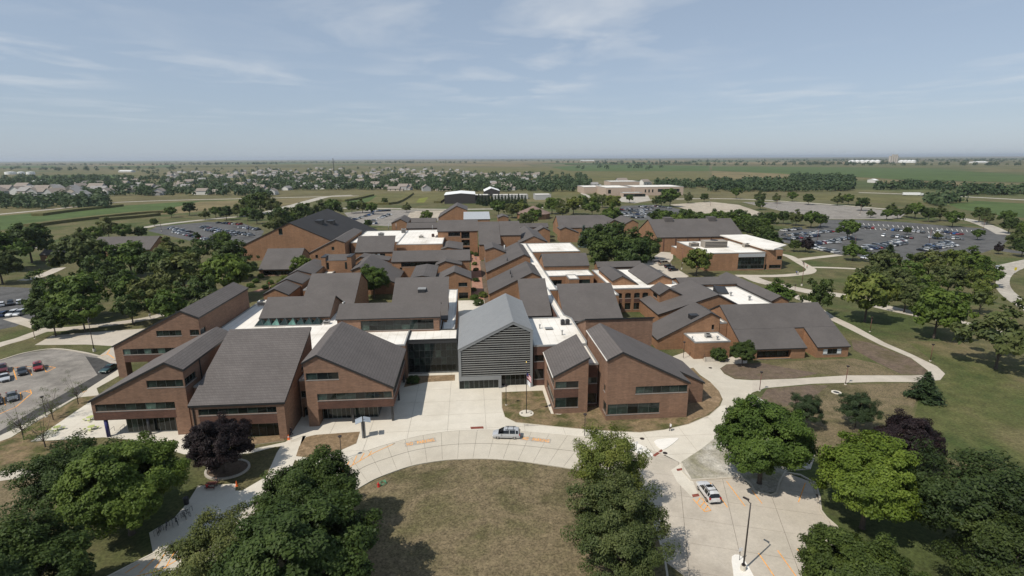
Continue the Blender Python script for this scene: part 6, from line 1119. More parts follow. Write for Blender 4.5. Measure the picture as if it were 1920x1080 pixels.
def car_full(kind, paint, label, name, loc, rz, cat='car', rails=False):
    o = thing(name, label, cat, loc, rz); body, glass = car_shells(kind); st = ST[kind]
    body.build('body', 'paint ' + paint, o, smooth=False); glass.build('window_glass', 'car_glass', o)
    L_ = st[0][0]; zb_ = st[0][3]
    m = MB()
    for s_ in st:
        if s_[4] is not None and s_ is not [q for q in st if q[4] is not None][0]:
            for sg in (-1, 1): x, w, zt, zr, wr = s_[0], s_[1] * 0.96, s_[3], s_[4], s_[5]; e = 0.012; m.quad([(x + 0.05, sg * (w + e), zt), (x - 0.05, sg * (w + e), zt), (x - 0.05, sg * (wr + e), zr), (x + 0.05, sg * (wr + e), zr)][::sg])
    m.build('pillars', 'paint ' + paint, o)
    for x in (L_ * 0.60, -L_ * 0.60):
        for sg in (-1, 1):
            w = link('wheel', TYRE, o); w.location = (x, sg * 0.84, 0.34); link('rim', RIM, w)
    for sg in (-1, 1):
        m = MB(); m.box(L_ - 0.16, L_ - 0.02, sg * 0.72 - 0.14, sg * 0.72 + 0.14, zb_ - 0.12, zb_ + 0.04); m.build('headlight', 'lamp_clear', o); m = MB(); m.box(-L_ - 0.0, -L_ + 0.16, sg * 0.80 - 0.12, sg * 0.80 + 0.12, zb_ + 0.12, zb_ + 0.42); m.build('tail_light', 'lamp_red', o)
        m = MB(); m.box(0.85, 1.02, sg * 1.06 - 0.09, sg * 1.06 + 0.09, 1.0, 1.14); m.build('wing_mirror', 'paint ' + paint, o)
    m = MB(); m.box(-L_ * 0.42, L_ * 0.42, -0.90, 0.90, 0.15, 0.40); m.build('underbody', 'trim', o)
    m = MB(); m.box(L_ - 0.06, L_ + 0.02, -0.55, 0.55, 0.38, 0.58); m.build('grille', 'trim', o); m = MB(); m.box(-L_ - 0.03, -L_ + 0.06, -0.7, 0.7, 0.34, 0.46); m.build('bumper', 'trim', o); m = MB(); m.box(-L_ - 0.035, -L_ + 0.02, -0.26, 0.26, 0.55, 0.68); m.build('number_plate', 'lamp_clear', o)
    if rails:
        zt = max(s_[4] or 0 for s_ in st) + 0.06; m = MB()
        for sg in (-1, 1): m.box(-1.7, 0.2, sg * 0.66 - 0.03, sg * 0.66 + 0.03, zt - 0.03, zt + 0.04)
        m.box(-0.3, -0.24, -0.62, 0.62, zt - 0.02, zt + 0.04); m.box(-1.35, -1.29, -0.62, 0.62, zt - 0.02, zt + 0.04); m.build('roof_rack', 'trim', o)
    if kind == 'suv':
        m = MB(); m.box(-0.55, 0.1, -0.42, 0.42, 1.70, 1.775); m.build('sunroof', 'car_glass', o)
    return o
def heading(a, b_): p, q = G(*a), G(*b_); return math.atan2(q[1] - p[1], q[0] - p[0])
car_full('van', 'silver', 'silver minivan with a roof rack parked on the curved drive', 'minivan', (*G(949.5, 819.5)[:2], 0.05), heading((972, 820), (926, 819)), 'van', True)
car_full('suv', 'white', 'white estate car with a sunroof parked in the small concrete car park', 'parked_car', (*G(1327, 929)[:2], 0.06), heading((1344, 952), (1311, 907)), rails=True)
car_full('sedan', 'dark green', 'dark green car waiting at the kerb under the long left wing', 'parked_car', (*G(205, 695)[:2], 0.025), heading((219, 686), (190, 702)))
car_full('suv', 'red', 'red car nearest the end of the left bays', 'parked_car', (*G(72, 692)[:2], 0.02), heading((71, 684), (73, 700)))
car_full('sedan', 'black', 'black car between the two red cars in the left lot', 'parked_car', (*G(43, 700)[:2], 0.02), heading((41, 690), (44, 710))); car_full('suv', 'maroon', 'red car at the left edge behind the silver one', 'parked_car', (*G(6, 696)[:2], 0.02), heading((5, 686), (7, 704))); car_full('sedan', 'silver', 'silver car at the left edge of the left lot', 'parked_car', (*G(10, 712)[:2], 0.02), heading((7, 700), (11, 724)))
car_full('sedan', 'grey', 'dark grey car in the hatched bay of the left lot', 'parked_car', (*G(24, 748)[:2], 0.02), heading((22, 738), (26, 758))); car_full('sedan', 'black', 'dark car cut by the left picture edge', 'parked_car', (*G(-6, 755)[:2], 0.02), heading((-8, 745), (-4, 765)))
car_full('suv', 'silver', 'pale car driving on the right-hand loop road', 'moving_car', (*G(1872, 505)[:2], 0.03), heading((1862, 506), (1884, 500)))
car_full('van', 'tan', 'cream minibus in the service yard', 'minibus', (*G(1246, 497)[:2], 0.03), heading((1235, 498), (1258, 496)), 'bus').scale = (1.25, 1.05, 1.3)
car_full('suv', 'black', 'black and white car nearest in the service yard', 'parked_car', (*G(1262, 508)[:2], 0.03), heading((1250, 509), (1272, 507))); car_full('suv', 'black', 'black car behind the black and white one in the service yard', 'parked_car', (*G(1255, 502.5)[:2], 0.03), heading((1244, 503), (1266, 502)))
pk = car_full('sedan', 'white', 'white pickup at the back of the service yard', 'pickup', (*G(1228, 490)[:2], 0.03), heading((1240, 489), (1216, 491))); pk.scale = (1.15, 1.05, 1.2)
# far cars: one mesh each, too small to show their parts
FAR = []
for kind in ('suv', 'sedan', 'van'):
    body, glass = car_shells(kind); n = len(body.v); body.v += glass.v; body.f += [tuple(i + n for i in f) for f in glass.f]; body.m = [0] * len(body.m) + [1] * len(glass.f); L_ = ST[kind][0][0]
    for x in (L_ * 0.6, -L_ * 0.6):
        for sg in (-1, 1): body.tube([(x, sg * 0.74, 0.34), (x, sg * 0.95, 0.34)], 0.34, 8, 2)
    FAR.append(body)
FARM = {}
rcx = random.Random(19); PAL = ['white'] * 6 + ['silver'] * 5 + ['grey'] * 4 + ['black'] * 6 + ['dark blue'] * 2 + ['red'] * 2 + ['tan'] + ['maroon'] + ['blue']
def car_rows(where, group, rows_, skip=0.0):
    for (a, b_, n) in rows_:
        p, q = Vector(G(*a)), Vector(G(*b_)); d = (q - p); n = max(2, min(n, int(d.length / 2.55) + 1)); ang = math.atan2(d.y, d.x) + math.pi / 2
        for i in range(n):
            if rcx.random() < skip: continue
            k = rcx.randrange(3); col = rcx.choice(PAL)
            if (k, col) not in FARM: FARM[(k, col)] = FAR[k].data('parked_car', ['paint ' + col, 'car_glass', 'tyre'])
            o = link('parked_car', FARM[(k, col)]); pt = p.lerp(q, (i + 0.5) / n) if n > 1 else p; o.location = (pt.x, pt.y, 0.03); o.rotation_euler = (0, 0, ang + rcx.choice((0, math.pi)) + rcx.uniform(-0.03, 0.03)); tag(o, '%s car, %s' % (col, where), 'car', group)
car_rows('left half of the large car park', 'cars in the large car park', [((1466, 434), (1500, 430), 6), ((1468, 443), (1560, 435), 20), ((1472, 450), (1532, 443), 14), ((1520, 461), (1596, 446), 16), ((1527, 458), (1572, 455), 9), ((1524, 466), (1570, 475), 10)], 0.06)
car_rows('right half of the large car park', 'cars in the large car park', [((1614, 471), (1700, 457), 18), ((1622, 466), (1694, 452), 16), ((1725, 471), (1790, 461), 12), ((1736, 465), (1780, 456), 9), ((1652, 443), (1714, 448), 14), ((1656, 431), (1752, 439), 18), ((1738, 446), (1808, 450), 12), ((1760, 434), (1802, 441), 8), ((1606, 427), (1640, 429), 6), ((1614, 484), (1650, 488), 5)], 0.12)
car_rows('crowded lot before the tan school', 'cars in the crowded back lot', [((1164, 394), (1185, 392.5), 5), ((1180, 397), (1220, 393.5), 10), ((1162, 402), (1207, 398), 11), ((1172, 405.5), (1222, 401), 12), ((1226, 387), (1258, 391), 8), ((1184, 409), (1210, 408), 6), ((1198, 388), (1224, 391), 6)], 0.08)
car_rows('left lot beside the gymnasium', 'cars in the left lot', [((318, 429), (358, 437), 8), ((328, 436), (398, 452), 13), ((378, 427), (474, 443), 19), ((388, 432), (440, 443), 11), ((408, 418.5), (452, 422), 9), ((450, 427), (486, 432), 8)], 0.06)
car_rows('pale lot behind the gymnasium', 'cars in the lot behind the gymnasium', [((664, 413), (698, 402), 10), ((697, 416), (734, 402), 12), ((682, 421), (708, 420), 7), ((696, 397.5), (732, 395.5), 9)], 0.06)
car_rows('shaded lot on the left edge', 'cars in the shaded left lot', [((-5, 575), (62, 566), 8), ((5, 592), (45, 590), 4)], 0.0)
for g_ in ('cars in the large car park', 'cars in the crowded back lot', 'cars in the left lot', 'cars in the lot behind the gymnasium', 'cars in the shaded left lot'): number_off(g_)
tr = thing('lorry', 'white articulated lorry on the far right highway', 'lorry', G(1711, 367), -0.3); m = MB(); m.box(-11, 8, -1.3, 1.3, 1.1, 4.1); m.build('trailer', 'roof_white', tr); m = MB(); m.box(8.6, 11.4, -1.25, 1.25, 0.9, 3.4); m.build('cab', 'paint white', tr)
for x in (-9.5, -8.2, 7, 10.3): m = MB(); m.tube([(x, -1.3, 0.52), (x, 1.3, 0.52)], 0.52, 10); m.build('wheels', 'tyre', tr)

# ================================================================== STREET FURNITURE
plain('pole_dark', (0.030, 0.022, 0.020), 0.5); plain('pole_red', (0.13, 0.045, 0.035), 0.6); plain('lime', (0.42, 0.46, 0.16), 0.6); plain('cone_orange', (0.75, 0.14, 0.03), 0.5); plain('hydrant_red', (0.5, 0.03, 0.025), 0.5); plain('hose_green', (0.05, 0.30, 0.16), 0.5); plain('sign_white', (0.7, 0.7, 0.7), 0.5); plain('sign_yellow', (0.75, 0.58, 0.03), 0.5); plain('flag_red', (0.45, 0.03, 0.04), 0.7); plain('flag_white', (0.72, 0.72, 0.72), 0.7); plain('flag_blue', (0.03, 0.04, 0.16), 0.7); plain('gold', (0.6, 0.42, 0.1), 0.3, 0.8); plain('stone', (0.42, 0.38, 0.32), 0.9); plain('solar', (0.28, 0.32, 0.36), 0.3)
def lamp_post(px, py, label, h=4.2, tall=False, red=False):
    o = thing('lamp_post', label, 'street lamp', G(px, py)); pm = 'pole_red' if red else 'pole_dark'; m = MB()
    if tall:
        m.tube([(0, 0, 0.8), (0, 0, h)], [0.11, 0.075], 10); m.build('pole', pm, o, smooth=True); m = MB(); m.tube([(0, 0, 0), (0, 0, 0.8)], 0.34, 14); m.build('footing', 'concrete_white', o); m = MB(); m.tube([(0, 0, 0.8), (0, 0, 0.95)], 0.24, 12); m.build('base_plate', 'pole_dark', o)
        m = MB(); m.tube([(0, 0, h - 0.1), (-0.25, 0.35, h + 0.15)], 0.05, 6); m.build('arm', pm, o); m = MB(); m.prism([(-0.12, 0.22), (0.02, 0.45), (-0.45, 1.0), (-0.62, 0.85)], h + 0.1, h + 0.24, bottom=True); m.build('lamp_head', 'pole_dark', o)
    else:
        m.tube([(0, 0, 0.1), (0, 0, h)], [0.075, 0.06], 8); m.build('pole', pm, o, smooth=True); m = MB(); m.tube([(0, 0, 0), (0, 0, 0.14)], 0.24, 12); m.build('footing', 'concrete_white', o); m = MB(); m.tube([(0, 0, h - 0.05), (0, 0, h + 0.12), (0, 0, h + 0.3), (0, 0, h + 0.36)], [0.08, 0.3, 0.34, 0.1], 12); m.build('lamp_head', 'pole_dark', o)
lamp_post(1393, 1070, 'tall dark lamp post on the pale island of the small car park', 9.6, True)
for px, py, lab in ((949, 760, 'small lamp post on the lawn left of the flagpole'), (1096, 818, 'lamp post behind the light loose tree by the drive'), (641, 862, 'lamp post in the mulch bed left of the drive'), (1359, 807, 'lamp post at the kerb beside the full green tree'), (1424, 733, 'lamp post at the start of the right-hand path'), (1585, 721, 'lamp post halfway along the right-hand path'), (1744, 677, 'lamp post on the slope inside the path bend'), (1631, 622, 'lamp post beside the upper right path'), (1489, 556, 'lamp post behind the great sloped hall'), (65.5, 635, 'small lamp post on the left verge by the fork of the path'), (1281, 672, 'short lamp post in the lawn by the annex'), (87, 782, 'small lamp post beside the left saplings')): lamp_post(px, py, lab, red='path' in lab or 'slope' in lab)
lamp_post(177, 659, 'tall lamp post on the verge of the left lot', 9.0, True)
for px, py, lab in ((1503, 536, 'tall light pole on the slope before the large car park'), (1600, 478, 'tall light pole at the front of the large car park'), (1531, 460, 'tall light pole in the left rows of the large car park'), (1595, 441, 'tall light pole in the middle of the large car park'), (1741, 462, 'tall light pole among the right rows'), (1842, 438, 'tall light pole at the right end of the large car park'), (1332, 388, 'double-headed light pole on the tan lot'), (1456, 392, 'light pole between the two tan lots'), (1612, 403, 'light pole on the far pale lot'), (1278, 505, 'tall light pole in the service yard'), (303, 434, 'light pole at the left lot'), (467, 440, 'light pole at the gymnasium end of the left lot'), (118, 590, 'light pole in the grove on the left')): lamp_post(px, py, lab, 9.5, True, True)
fp = thing('flagpole', 'flagpole on a round pale base in the lawn before the slatted hall', 'flagpole', G(987, 776)); m = MB(); m.tube([(0, 0, 0.1), (0, 0, 11)], [0.09, 0.05], 10); m.build('pole', 'pole_dark', fp, smooth=True); m = MB(); m.tube([(0, 0, 11), (0, 0, 11.1), (0, 0, 11.2)], [0.05, 0.12, 0.04], 10); m.build('finial', 'gold', fp); m = MB(); m.tube([(0, 0, 0), (0, 0, 0.16)], 1.45, 28); m.build('base', 'concrete_white', fp)
for x, y in ((-0.9, 0), (0.95, -0.1)): m = MB(); m.tube([(x, y, 0.16), (x, y, 0.24)], 0.16, 10); m.build('ground_light', 'trim', fp)
fl = thing('flag', 'hanging flag with red and white stripes and a blue corner', 'flag', G(987, 776)); rip = lambda x: 0.16 * math.sin(x * 5.5) * (0.3 + x)
for i in range(7):
    m = MB()
    for k in range(8): x0, x1 = k * 0.11, (k + 1) * 0.11; za, zb_ = 8.9 - i * 0.17, 8.9 - (i + 1) * 0.17; m.quad([(0.08 + x0, rip(x0), zb_ - x0 * 1.1), (0.08 + x1, rip(x1), zb_ - x1 * 1.1), (0.08 + x1, rip(x1), za - x1 * 1.1), (0.08 + x0, rip(x0), za - x0 * 1.1)])
    m.build('stripe', 'flag_red' if i % 2 == 0 else 'flag_white', fl)
m = MB(); m.quad([(0.09, -0.03, 8.25), (0.42, rip(0.34) - 0.03, 7.9), (0.42, rip(0.34) - 0.03, 8.55), (0.09, -0.03, 8.9)]); m.quad([(0.09, 0.03, 8.9), (0.42, rip(0.34) + 0.03, 8.55), (0.42, rip(0.34) + 0.03, 7.9), (0.09, 0.03, 8.25)]); m.build('canton', 'flag_blue', fl)
m = MB()
for k in range(8): x0, x1 = k * 0.1, (k + 1) * 0.1; m.quad([(0.08 + x0, rip(x0 * 1.3), 6.5 - x0 * 1.0), (0.08 + x1, rip(x1 * 1.3), 6.5 - x1), (0.08 + x1, rip(x1 * 1.3), 7.45 - x1), (0.08 + x0, rip(x0 * 1.3), 7.45 - x0)])
tag(m.build('flag', 'flag_white', None, G(987, 776)), 'white flag hanging below the striped one', 'flag')
ki = thing('solar_kiosk', 'leaning metal kiosk with tilted solar panels by the mulch bed', 'kiosk', G(682.8, 821), 0.3)
m = MB(); m.prism([(-0.35, -0.2), (0.35, -0.2), (0.35, 0.2), (-0.35, 0.2)], 0.02, 3.4); m.build('column', 'metal_grey', ki); m = MB(); m.box(-0.09, 0.09, -0.32, -0.205, 0.02, 4.2); m.build('mast', 'pole_dark', ki)
for sg in (-1, 1):
    m = MB(); q = [(sg * 0.1, -0.8, 3.75), (sg * 1.35, -0.8, 3.35), (sg * 1.35, 0.8, 3.55), (sg * 0.1, 0.8, 3.95)]; q = q if sg > 0 else q[::-1]; m.quad(q); m.quad([(a, b_, c - 0.06) for a, b_, c in q[::-1]])
    for i in range(4): a, c = q[i], q[(i + 1) % 4]; m.quad([(a[0], a[1], a[2] - 0.06), (c[0], c[1], c[2] - 0.06), c, a])
    m.build('solar_panel', 'solar', ki)
def picnic(px, py, label):
    o = thing('picnic_table', label, 'picnic table', G(px, py), 0.4, 'lime picnic tables'); m = MB(); m.tube([(0, 0, 0.72), (0, 0, 0.77)], 0.62, 8); m.build('table_top', 'lime', o); m = MB(); m.tube([(0, 0, 0.02), (0, 0, 0.72)], 0.06, 8); m.build('pedestal', 'lime', o)
    for k in range(4):
        t = 1.571 * k; c, s_ = math.cos(t), math.sin(t); m = MB(); m.tube([(c * 1.05, s_ * 1.05, 0.44), (c * 1.05, s_ * 1.05, 0.48)], 0.26, 8); m.build('seat', 'lime', o); m = MB(); m.tube([(0, 0, 0.15), (c * 1.05, s_ * 1.05, 0.2), (c * 1.05, s_ * 1.05, 0.44)], 0.03, 6); m.build('seat_arm', 'lime', o)
picnic(108, 807, 'lime picnic table nearest the left saplings'); picnic(172, 806, 'lime picnic table beside the blue column'); picnic(170, 788, 'lime picnic table half under the corner wing')
def sign(px, py, label, h, w, mat, pole='pole_dark', round_=False):
    o = thing('sign', label, 'sign', G(px, py), 0.2); m = MB(); m.tube([(0, 0, 0), (0, 0, h)], 0.035, 6); m.build('post', pole, o); m = MB(); m.box(-w / 2, w / 2, -0.06, -0.036, h - w, h) if not round_ else m.prism([(0, -0.05), (0.001, -0.05), (0.001, -0.03), (0, -0.03)], h - w, h); m.build('plate', mat, o)
sign(1386, 1052, 'small white sign on the pale island beside the tall lamp post', 2.0, 0.5, 'sign_white'); sign(1193, 846, 'small white sign on the left traffic island', 1.9, 0.45, 'sign_white'); sign(1902, 514, 'yellow warning sign on the right-hand loop road', 3.0, 1.3, 'sign_yellow'); sign(1279, 499, 'white sign post beside the service yard', 1.8, 0.5, 'sign_white')
cn = thing('traffic_cone', 'orange traffic cone at the corner of the great slope wing', 'cone', G(541.5, 824)); m = MB(); m.box(-0.25, 0.25, -0.25, 0.25, 0.02, 0.07); m.build('foot', 'cone_orange', cn); m = MB(); m.tube([(0, 0, 0.07), (0, 0, 0.95)], [0.22, 0.05], 12); m.build('body', 'cone_orange', cn); m = MB(); m.tube([(0, 0, 0.5), (0, 0, 0.65)], [0.145, 0.115], 12); m.build('band', 'flag_white', cn)
cn = thing('traffic_cone', 'orange cone at the corner of the bike parking', 'cone', G(444, 911)); m = MB(); m.box(-0.2, 0.2, -0.2, 0.2, 0.02, 0.06); m.build('foot', 'cone_orange', cn); m = MB(); m.tube([(0, 0, 0.06), (0, 0, 0.85)], [0.18, 0.05], 12); m.build('body', 'cone_orange', cn)
hy = thing('fire_hydrant', 'red fire hydrant on the edge of the oval lawn', 'hydrant', G(710, 914)); m = MB(); m.tube([(0, 0, 0.1), (0, 0, 0.2), (0, 0, 0.2), (0, 0, 0.75), (0, 0, 0.9)], [0.22, 0.22, 0.15, 0.15, 0.04], 12); m.build('barrel', 'hydrant_red', hy); m = MB(); m.tube([(-0.26, 0, 0.55), (0.26, 0, 0.55)], 0.08, 8); m.build('outlet', 'hydrant_red', hy)
m = MB(); hp = [(0.55 * math.cos(t * 0.42) * (1 - t * 0.008), 0.55 * math.sin(t * 0.42), 0.18 + 0.012 * t) for t in range(34)]; m.tube(hp, 0.035, 6); tag(m.build('garden_hose', 'hose_green', None, G(718, 909)), 'coiled green hose beside the red hydrant', 'hose')
rg = thing('tree_ring', 'pale stone ring around the foot of the purple tree by the great slope', 'planter', G(427, 881)); m = MB(); n = 40
for k in range(n):
    t0, t1 = 6.2832 * k / n, 6.2832 * (k + 0.93) / n; q = [(3.5 * math.cos(t0), 3.0 * math.sin(t0)), (3.5 * math.cos(t1), 3.0 * math.sin(t1)), (3.15 * math.cos(t1), 2.65 * math.sin(t1)), (3.15 * math.cos(t0), 2.65 * math.sin(t0))]; bm_ = MB(); bm_.prism(q, 0, 0.3); bm_.build('stone', 'stone', rg)
m.prism([(3.1 * math.cos(6.2832 * k / n), 2.6 * math.sin(6.2832 * k / n)) for k in range(n)], 0, 0.18); m.build('soil', 'soil', rg)
mr = thing('manhole_ring', 'pale concrete manhole ring in the grass between the pines', 'manhole', G(1568, 736)); m = MB(); n = 24
for k in range(n): t0, t1 = 6.2832 * k / n, 6.2832 * (k + 1) / n; m.prism([(1.0 * math.cos(t0), 1.0 * math.sin(t0)), (1.0 * math.cos(t1), 1.0 * math.sin(t1)), (0.6 * math.cos(t1), 0.6 * math.sin(t1)), (0.6 * math.cos(t0), 0.6 * math.sin(t0))], 0, 0.12)
m.build('ring', 'concrete_white', mr); m = MB(); m.tube([(0, 0, 0), (0, 0, 0.06)], 0.6, 20); m.build('cover', 'trim', mr)
for px, py, lab in ((1204, 823, 'dark manhole cover on the walk right of the front gable'), (1332, 690, 'dark manhole cover on the drive behind the front gable'), (1247, 850, 'dark drain cover at the junction')): m = MB(); m.tube([(0, 0, 0.03), (0, 0, 0.07)], 0.42, 16); tag(m.build('manhole_cover', 'pole_dark', None, G(px, py)), lab, 'manhole')
st_ = thing('stone_steps', 'small stone steps at the door of the low annex', 'steps', toW(*L(1331, 676)), YAW)
for k in range(4): m = MB(); m.box(-1.6 + 0.1 * k, 1.6 - 0.1 * k, -0.9 + k * 0.38, 0.62, k * 0.18, (k + 1) * 0.18 - 0.004); m.build('step', 'stone', st_)
m = MB()
for x in (-1.5, 1.5): m.tube([(x, -0.8, 0), (x, -0.8, 0.95), (x * 0.9, 0.5, 1.6), (x * 0.9, 0.5, 0.7)], 0.03, 6)
m.build('handrail', 'pole_dark', st_)
hr = thing('handrail', 'dark bent handrail on the terrace steps beside the blue column', 'handrail', G(207, 815), 0.5); m = MB()
for x in (0, 1.6): m.tube([(x, 0, 0), (x, 0, 0.95), (x + 0.5, 1.3, 0.95), (x + 0.5, 1.3, 0)], 0.03, 6)
m.build('rail', 'pole_dark', hr)
# bicycles in a rack
def bicycle(px, py, rz, label):
    o = thing('bicycle', label, 'bicycle', (*G(px, py)[:2], 0.03), rz, 'bicycles at the rack')
    for x in (-0.52, 0.52):
        m = MB(); m.tube([(x + 0.33 * math.cos(t * 0.3927), 0, 0.34 + 0.33 * math.sin(t * 0.3927)) for t in range(17)], 0.022, 5); w = m.build('wheel', 'tyre', o); m = MB()
        for k in range(4): m.tube([(x - 0.32 * math.cos(k * 0.785), 0, 0.34 - 0.32 * math.sin(k * 0.785)), (x + 0.32 * math.cos(k * 0.785), 0, 0.34 + 0.32 * math.sin(k * 0.785))], 0.006, 4)
        m.build('spokes', 'rim', w)
    m = MB(); m.tube([(-0.52, 0, 0.34), (-0.1, 0, 0.36), (0.38, 0, 0.82), (-0.18, 0, 0.86), (-0.52, 0, 0.34)], 0.02, 6); m.tube([(-0.1, 0, 0.36), (-0.2, 0, 0.95)], 0.018, 6); m.tube([(0.52, 0, 0.34), (0.36, 0, 0.98)], 0.018, 6); m.build('frame', 'trim', o); m = MB(); m.box(-0.32, -0.08, -0.06, 0.06, 0.95, 1.0); m.build('saddle', 'trim', o); m = MB(); m.tube([(0.34, -0.26, 1.0), (0.36, 0, 1.02), (0.34, 0.26, 1.0)], 0.016, 6); m.build('handlebar', 'trim', o)
for i, (x, y) in enumerate(((300, 1000), (313, 990), (324, 985), (332, 982), (346, 972), (352, 966))): bicycle(x, y, 1.9 + 0.15 * i, 'dark bicycle standing in the row at the bike parking')
number_off('bicycles at the rack')
rk = thing('bike_rack', 'low dark rail rack behind the parked bicycles', 'bike rack', G(325, 982), heading((300, 1000), (350, 966))); m = MB()
for k in range(7): x = -2.8 + k * 0.9; m.tube([(x, 0, 0), (x, 0, 0.8), (x + 0.45, 0, 0.8), (x + 0.45, 0, 0)], 0.03, 6)
m.build('rail', 'pole_dark', rk)
lb = thing('litter_bin', 'black domed litter bin at the edge of the bike parking', 'bin', G(350, 945)); m = MB(); m.tube([(0, 0, 0.02), (0, 0, 1.0)], [0.34, 0.38], 14); m.build('drum', 'trim', lb); m = MB(); m.tube([(0, 0, 1.0), (0, 0, 1.15), (0, 0, 1.3)], [0.42, 0.34, 0.06], 14); m.build('lid', 'trim', lb)
tb = thing('cafe_table', 'dark table at the top of the bike parking where two people sit', 'table', (*G(398, 914)[:2], 0.03)); m = MB(); m.box(-0.75, 0.75, -0.38, 0.38, 0.70, 0.76); m.build('table_top', 'pole_red', tb)
for y in (-0.75, 0.75): m = MB(); m.box(-0.75, 0.75, y - 0.14, y + 0.14, 0.42, 0.47); m.build('bench', 'pole_red', tb)
for x in (-0.55, 0.55): m = MB(); m.tube([(x, -0.75, 0.42), (x, -0.5, 0), (x, 0, 0.70), (x, 0.5, 0), (x, 0.75, 0.42)], 0.035, 6); m.build('leg', 'pole_dark', tb)

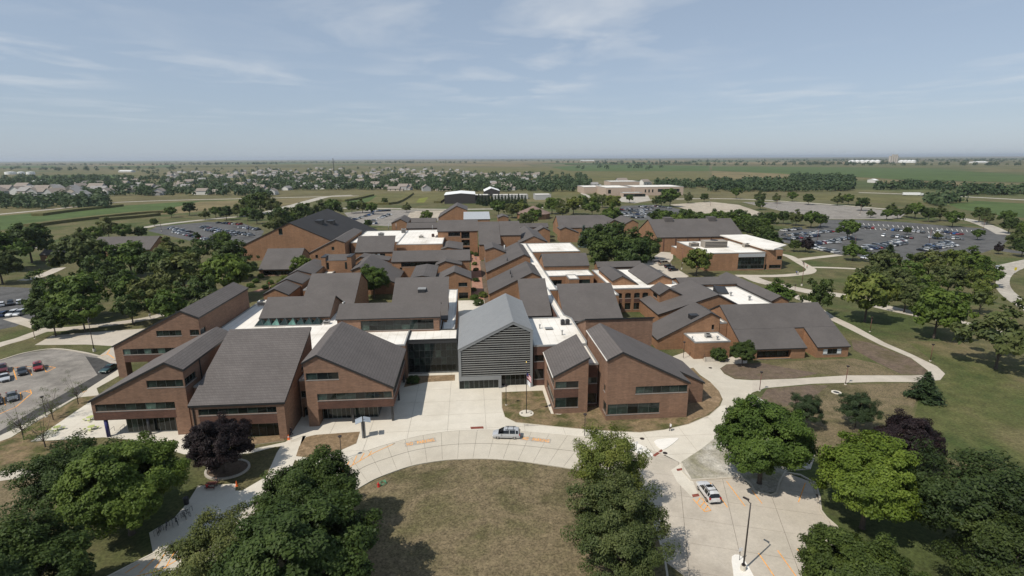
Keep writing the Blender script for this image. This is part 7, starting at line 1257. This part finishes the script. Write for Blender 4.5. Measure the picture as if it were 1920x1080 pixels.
# ================================================================== PEOPLE
plain('skin', (0.42, 0.26, 0.19), 0.6); plain('hair', (0.03, 0.02, 0.015), 0.7)
SHIRT = {'white': (0.7, 0.7, 0.7), 'red': (0.5, 0.03, 0.03), 'dark': (0.03, 0.03, 0.04), 'blue': (0.06, 0.12, 0.35), 'orange': (0.6, 0.2, 0.05)}
for k_, c_ in SHIRT.items(): plain('cloth ' + k_, c_, 0.85)
def person(loc, rz, shirt, legs, label, pose='walk', cat='person'):
    """one skinned body; colours follow the clothes"""
    if pose == 'sit': J = dict(pel=(0, 0, .50), ch=(0, .04, .98), nk=(0, .05, 1.12), hd=(0, .07, 1.24), kL=(.12, .45, .50), kR=(-.12, .45, .50), aL=(.12, .47, .08), aR=(-.12, .47, .08), sL=(.19, .04, 1.02), sR=(-.19, .04, 1.02), eL=(.27, .18, .78), eR=(-.27, .18, .78), hL=(.16, .42, .80), hR=(-.16, .42, .80))
    else: J = dict(pel=(0, 0, .94), ch=(0, .03, 1.35), nk=(0, .03, 1.50), hd=(0, .05, 1.62), kL=(.1, .16, .52), kR=(-.1, .02, .50), aL=(.1, .12, .08), aR=(-.1, -.26, .12), sL=(.19, .02, 1.40), sR=(-.19, .02, 1.40), eL=(.27, -.08, 1.13), eR=(-.27, .10, 1.13), hL=(.27, .06, .90), hR=(-.26, .30, .95))
    J['tL'] = (J['aL'][0], J['aL'][1] + .18, J['aL'][2] - .04); J['tR'] = (J['aR'][0], J['aR'][1] + .18, J['aR'][2] - .04); J['top'] = (J['hd'][0], J['hd'][1], J['hd'][2] + .12)
    for s_ in 'LR': h = Vector(J['h' + s_]); e = Vector(J['e' + s_]); J['f' + s_] = tuple(h + (h - e).normalized() * 0.11)
    rad = dict(pel=.155, ch=.15, nk=.055, hd=.095, top=.07, k=.072, a=.048, t=.042, s=.075, e=.046, h=.036, f=.022); names = list(J); E = [('pel', 'ch'), ('ch', 'nk'), ('nk', 'hd'), ('hd', 'top')]
    for s_ in 'LR': E += [('pel', 'k' + s_), ('k' + s_, 'a' + s_), ('a' + s_, 't' + s_), ('ch', 's' + s_), ('s' + s_, 'e' + s_), ('e' + s_, 'h' + s_), ('h' + s_, 'f' + s_)]
    me = bpy.data.meshes.new('tmp'); me.from_pydata([J[n] for n in names], [(names.index(a), names.index(b_)) for a, b_ in E], []); o = bpy.data.objects.new('tmp', me); COL.objects.link(o); md = o.modifiers.new('s', 'SKIN'); o.modifiers.new('d', 'SUBSURF').levels = 1
    sv = me.skin_vertices[0].data
    for i, n in enumerate(names): r_ = rad.get(n) or rad[n[0]]; sv[i].radius = (r_, r_ * (0.8 if n in ('pel', 'ch') else 1)); sv[i].use_root = n == 'pel'
    bpy.context.view_layer.update(); me2 = bpy.data.meshes.new_from_object(o.evaluated_get(bpy.context.evaluated_depsgraph_get())); bpy.data.objects.remove(o)
    me2.materials.clear()
    for m in ('cloth ' + shirt, 'cloth ' + legs, 'skin', 'hair'): me2.materials.append(MATS[m])
    zw = J['pel'][2] + 0.05
    for p in me2.polygons:
        c = p.center; p.use_smooth = True
        near = min(names, key=lambda n: (Vector(J[n]) - c).length)
        p.material_index = 3 if near == 'top' or (near == 'hd' and c.y < J['hd'][1] - 0.02) else 2 if near in ('hd', 'nk') or near[0] in 'hf' and near not in ('hd',) else 1 if near[0] in 'kat' and near != 'top' or (near == 'pel' and c.z < zw) else 0
    o = link('person', me2); o.location = loc; o.rotation_euler = (0, 0, rz); tag(o, label, cat); return o
person((*G(1257, 808.5)[:2], 0.05), 1.9, 'white', 'dark', 'person in white walking on the kerb right of the front gable')
t_ = G(398, 914); person((t_[0] - 0.35, t_[1] - 0.78, 0.03), 0.0, 'red', 'dark', 'person in red sitting at the table by the bike parking', 'sit'); person((t_[0] + 0.4, t_[1] + 0.78, 0.03), 3.14, 'dark', 'dark', 'person in dark clothes sitting opposite the one in red', 'sit')
person((*G(282, 597)[:2], 0.03), 1.2, 'white', 'dark', 'person in white walking on the path behind the long left wing'); person((*G(547, 816)[:2], 0.03), 2.4, 'dark', 'dark', 'person in dark clothes in the gap beside the great slope wing')
for i, (x, y, s_, lab) in enumerate(((1493, 515, 'blue', 'person in blue on the curved path before the glass-fronted building'), (1496, 515.5, 'white', 'person in white beside the one in blue on the curved path'), (1513, 503, 'red', 'person in red where the curved paths meet'), (1506, 497, 'dark', 'person in dark clothes up the curved path'), (886, 489, 'dark', 'person in dark clothes on the far brick walk'), (892.5, 488, 'blue', 'person in blue on the far brick walk'), (887, 549, 'dark', 'person in dark clothes on the near shaded brick walk'), (505, 536, 'red', 'person in red on the garden path'))): person((*G(x, y)[:2], 0.03), 0.7 * i, s_, 'dark', lab)

# ================================================================== AIR
hz = MB(); hz.box(-S - 100, S + 100, -2100, S + 100, -1.0, 110.0)
m = bpy.data.materials.new('air'); m.use_nodes = True; nt = m.node_tree; nt.nodes.clear(); MATS['air'] = m
pv = nt.nodes.new('ShaderNodeVolumePrincipled'); pv.inputs['Density'].default_value = 0.00005; pv.inputs['Color'].default_value = (0.80, 0.88, 0.97, 1); pv.inputs['Anisotropy'].default_value = 0.2
ou = nt.nodes.new('ShaderNodeOutputMaterial'); nt.links.new(pv.outputs[0], ou.inputs['Volume'])
tag(hz.build('haze', 'air'), 'thin summer haze over the plain', 'haze', kind='stuff')
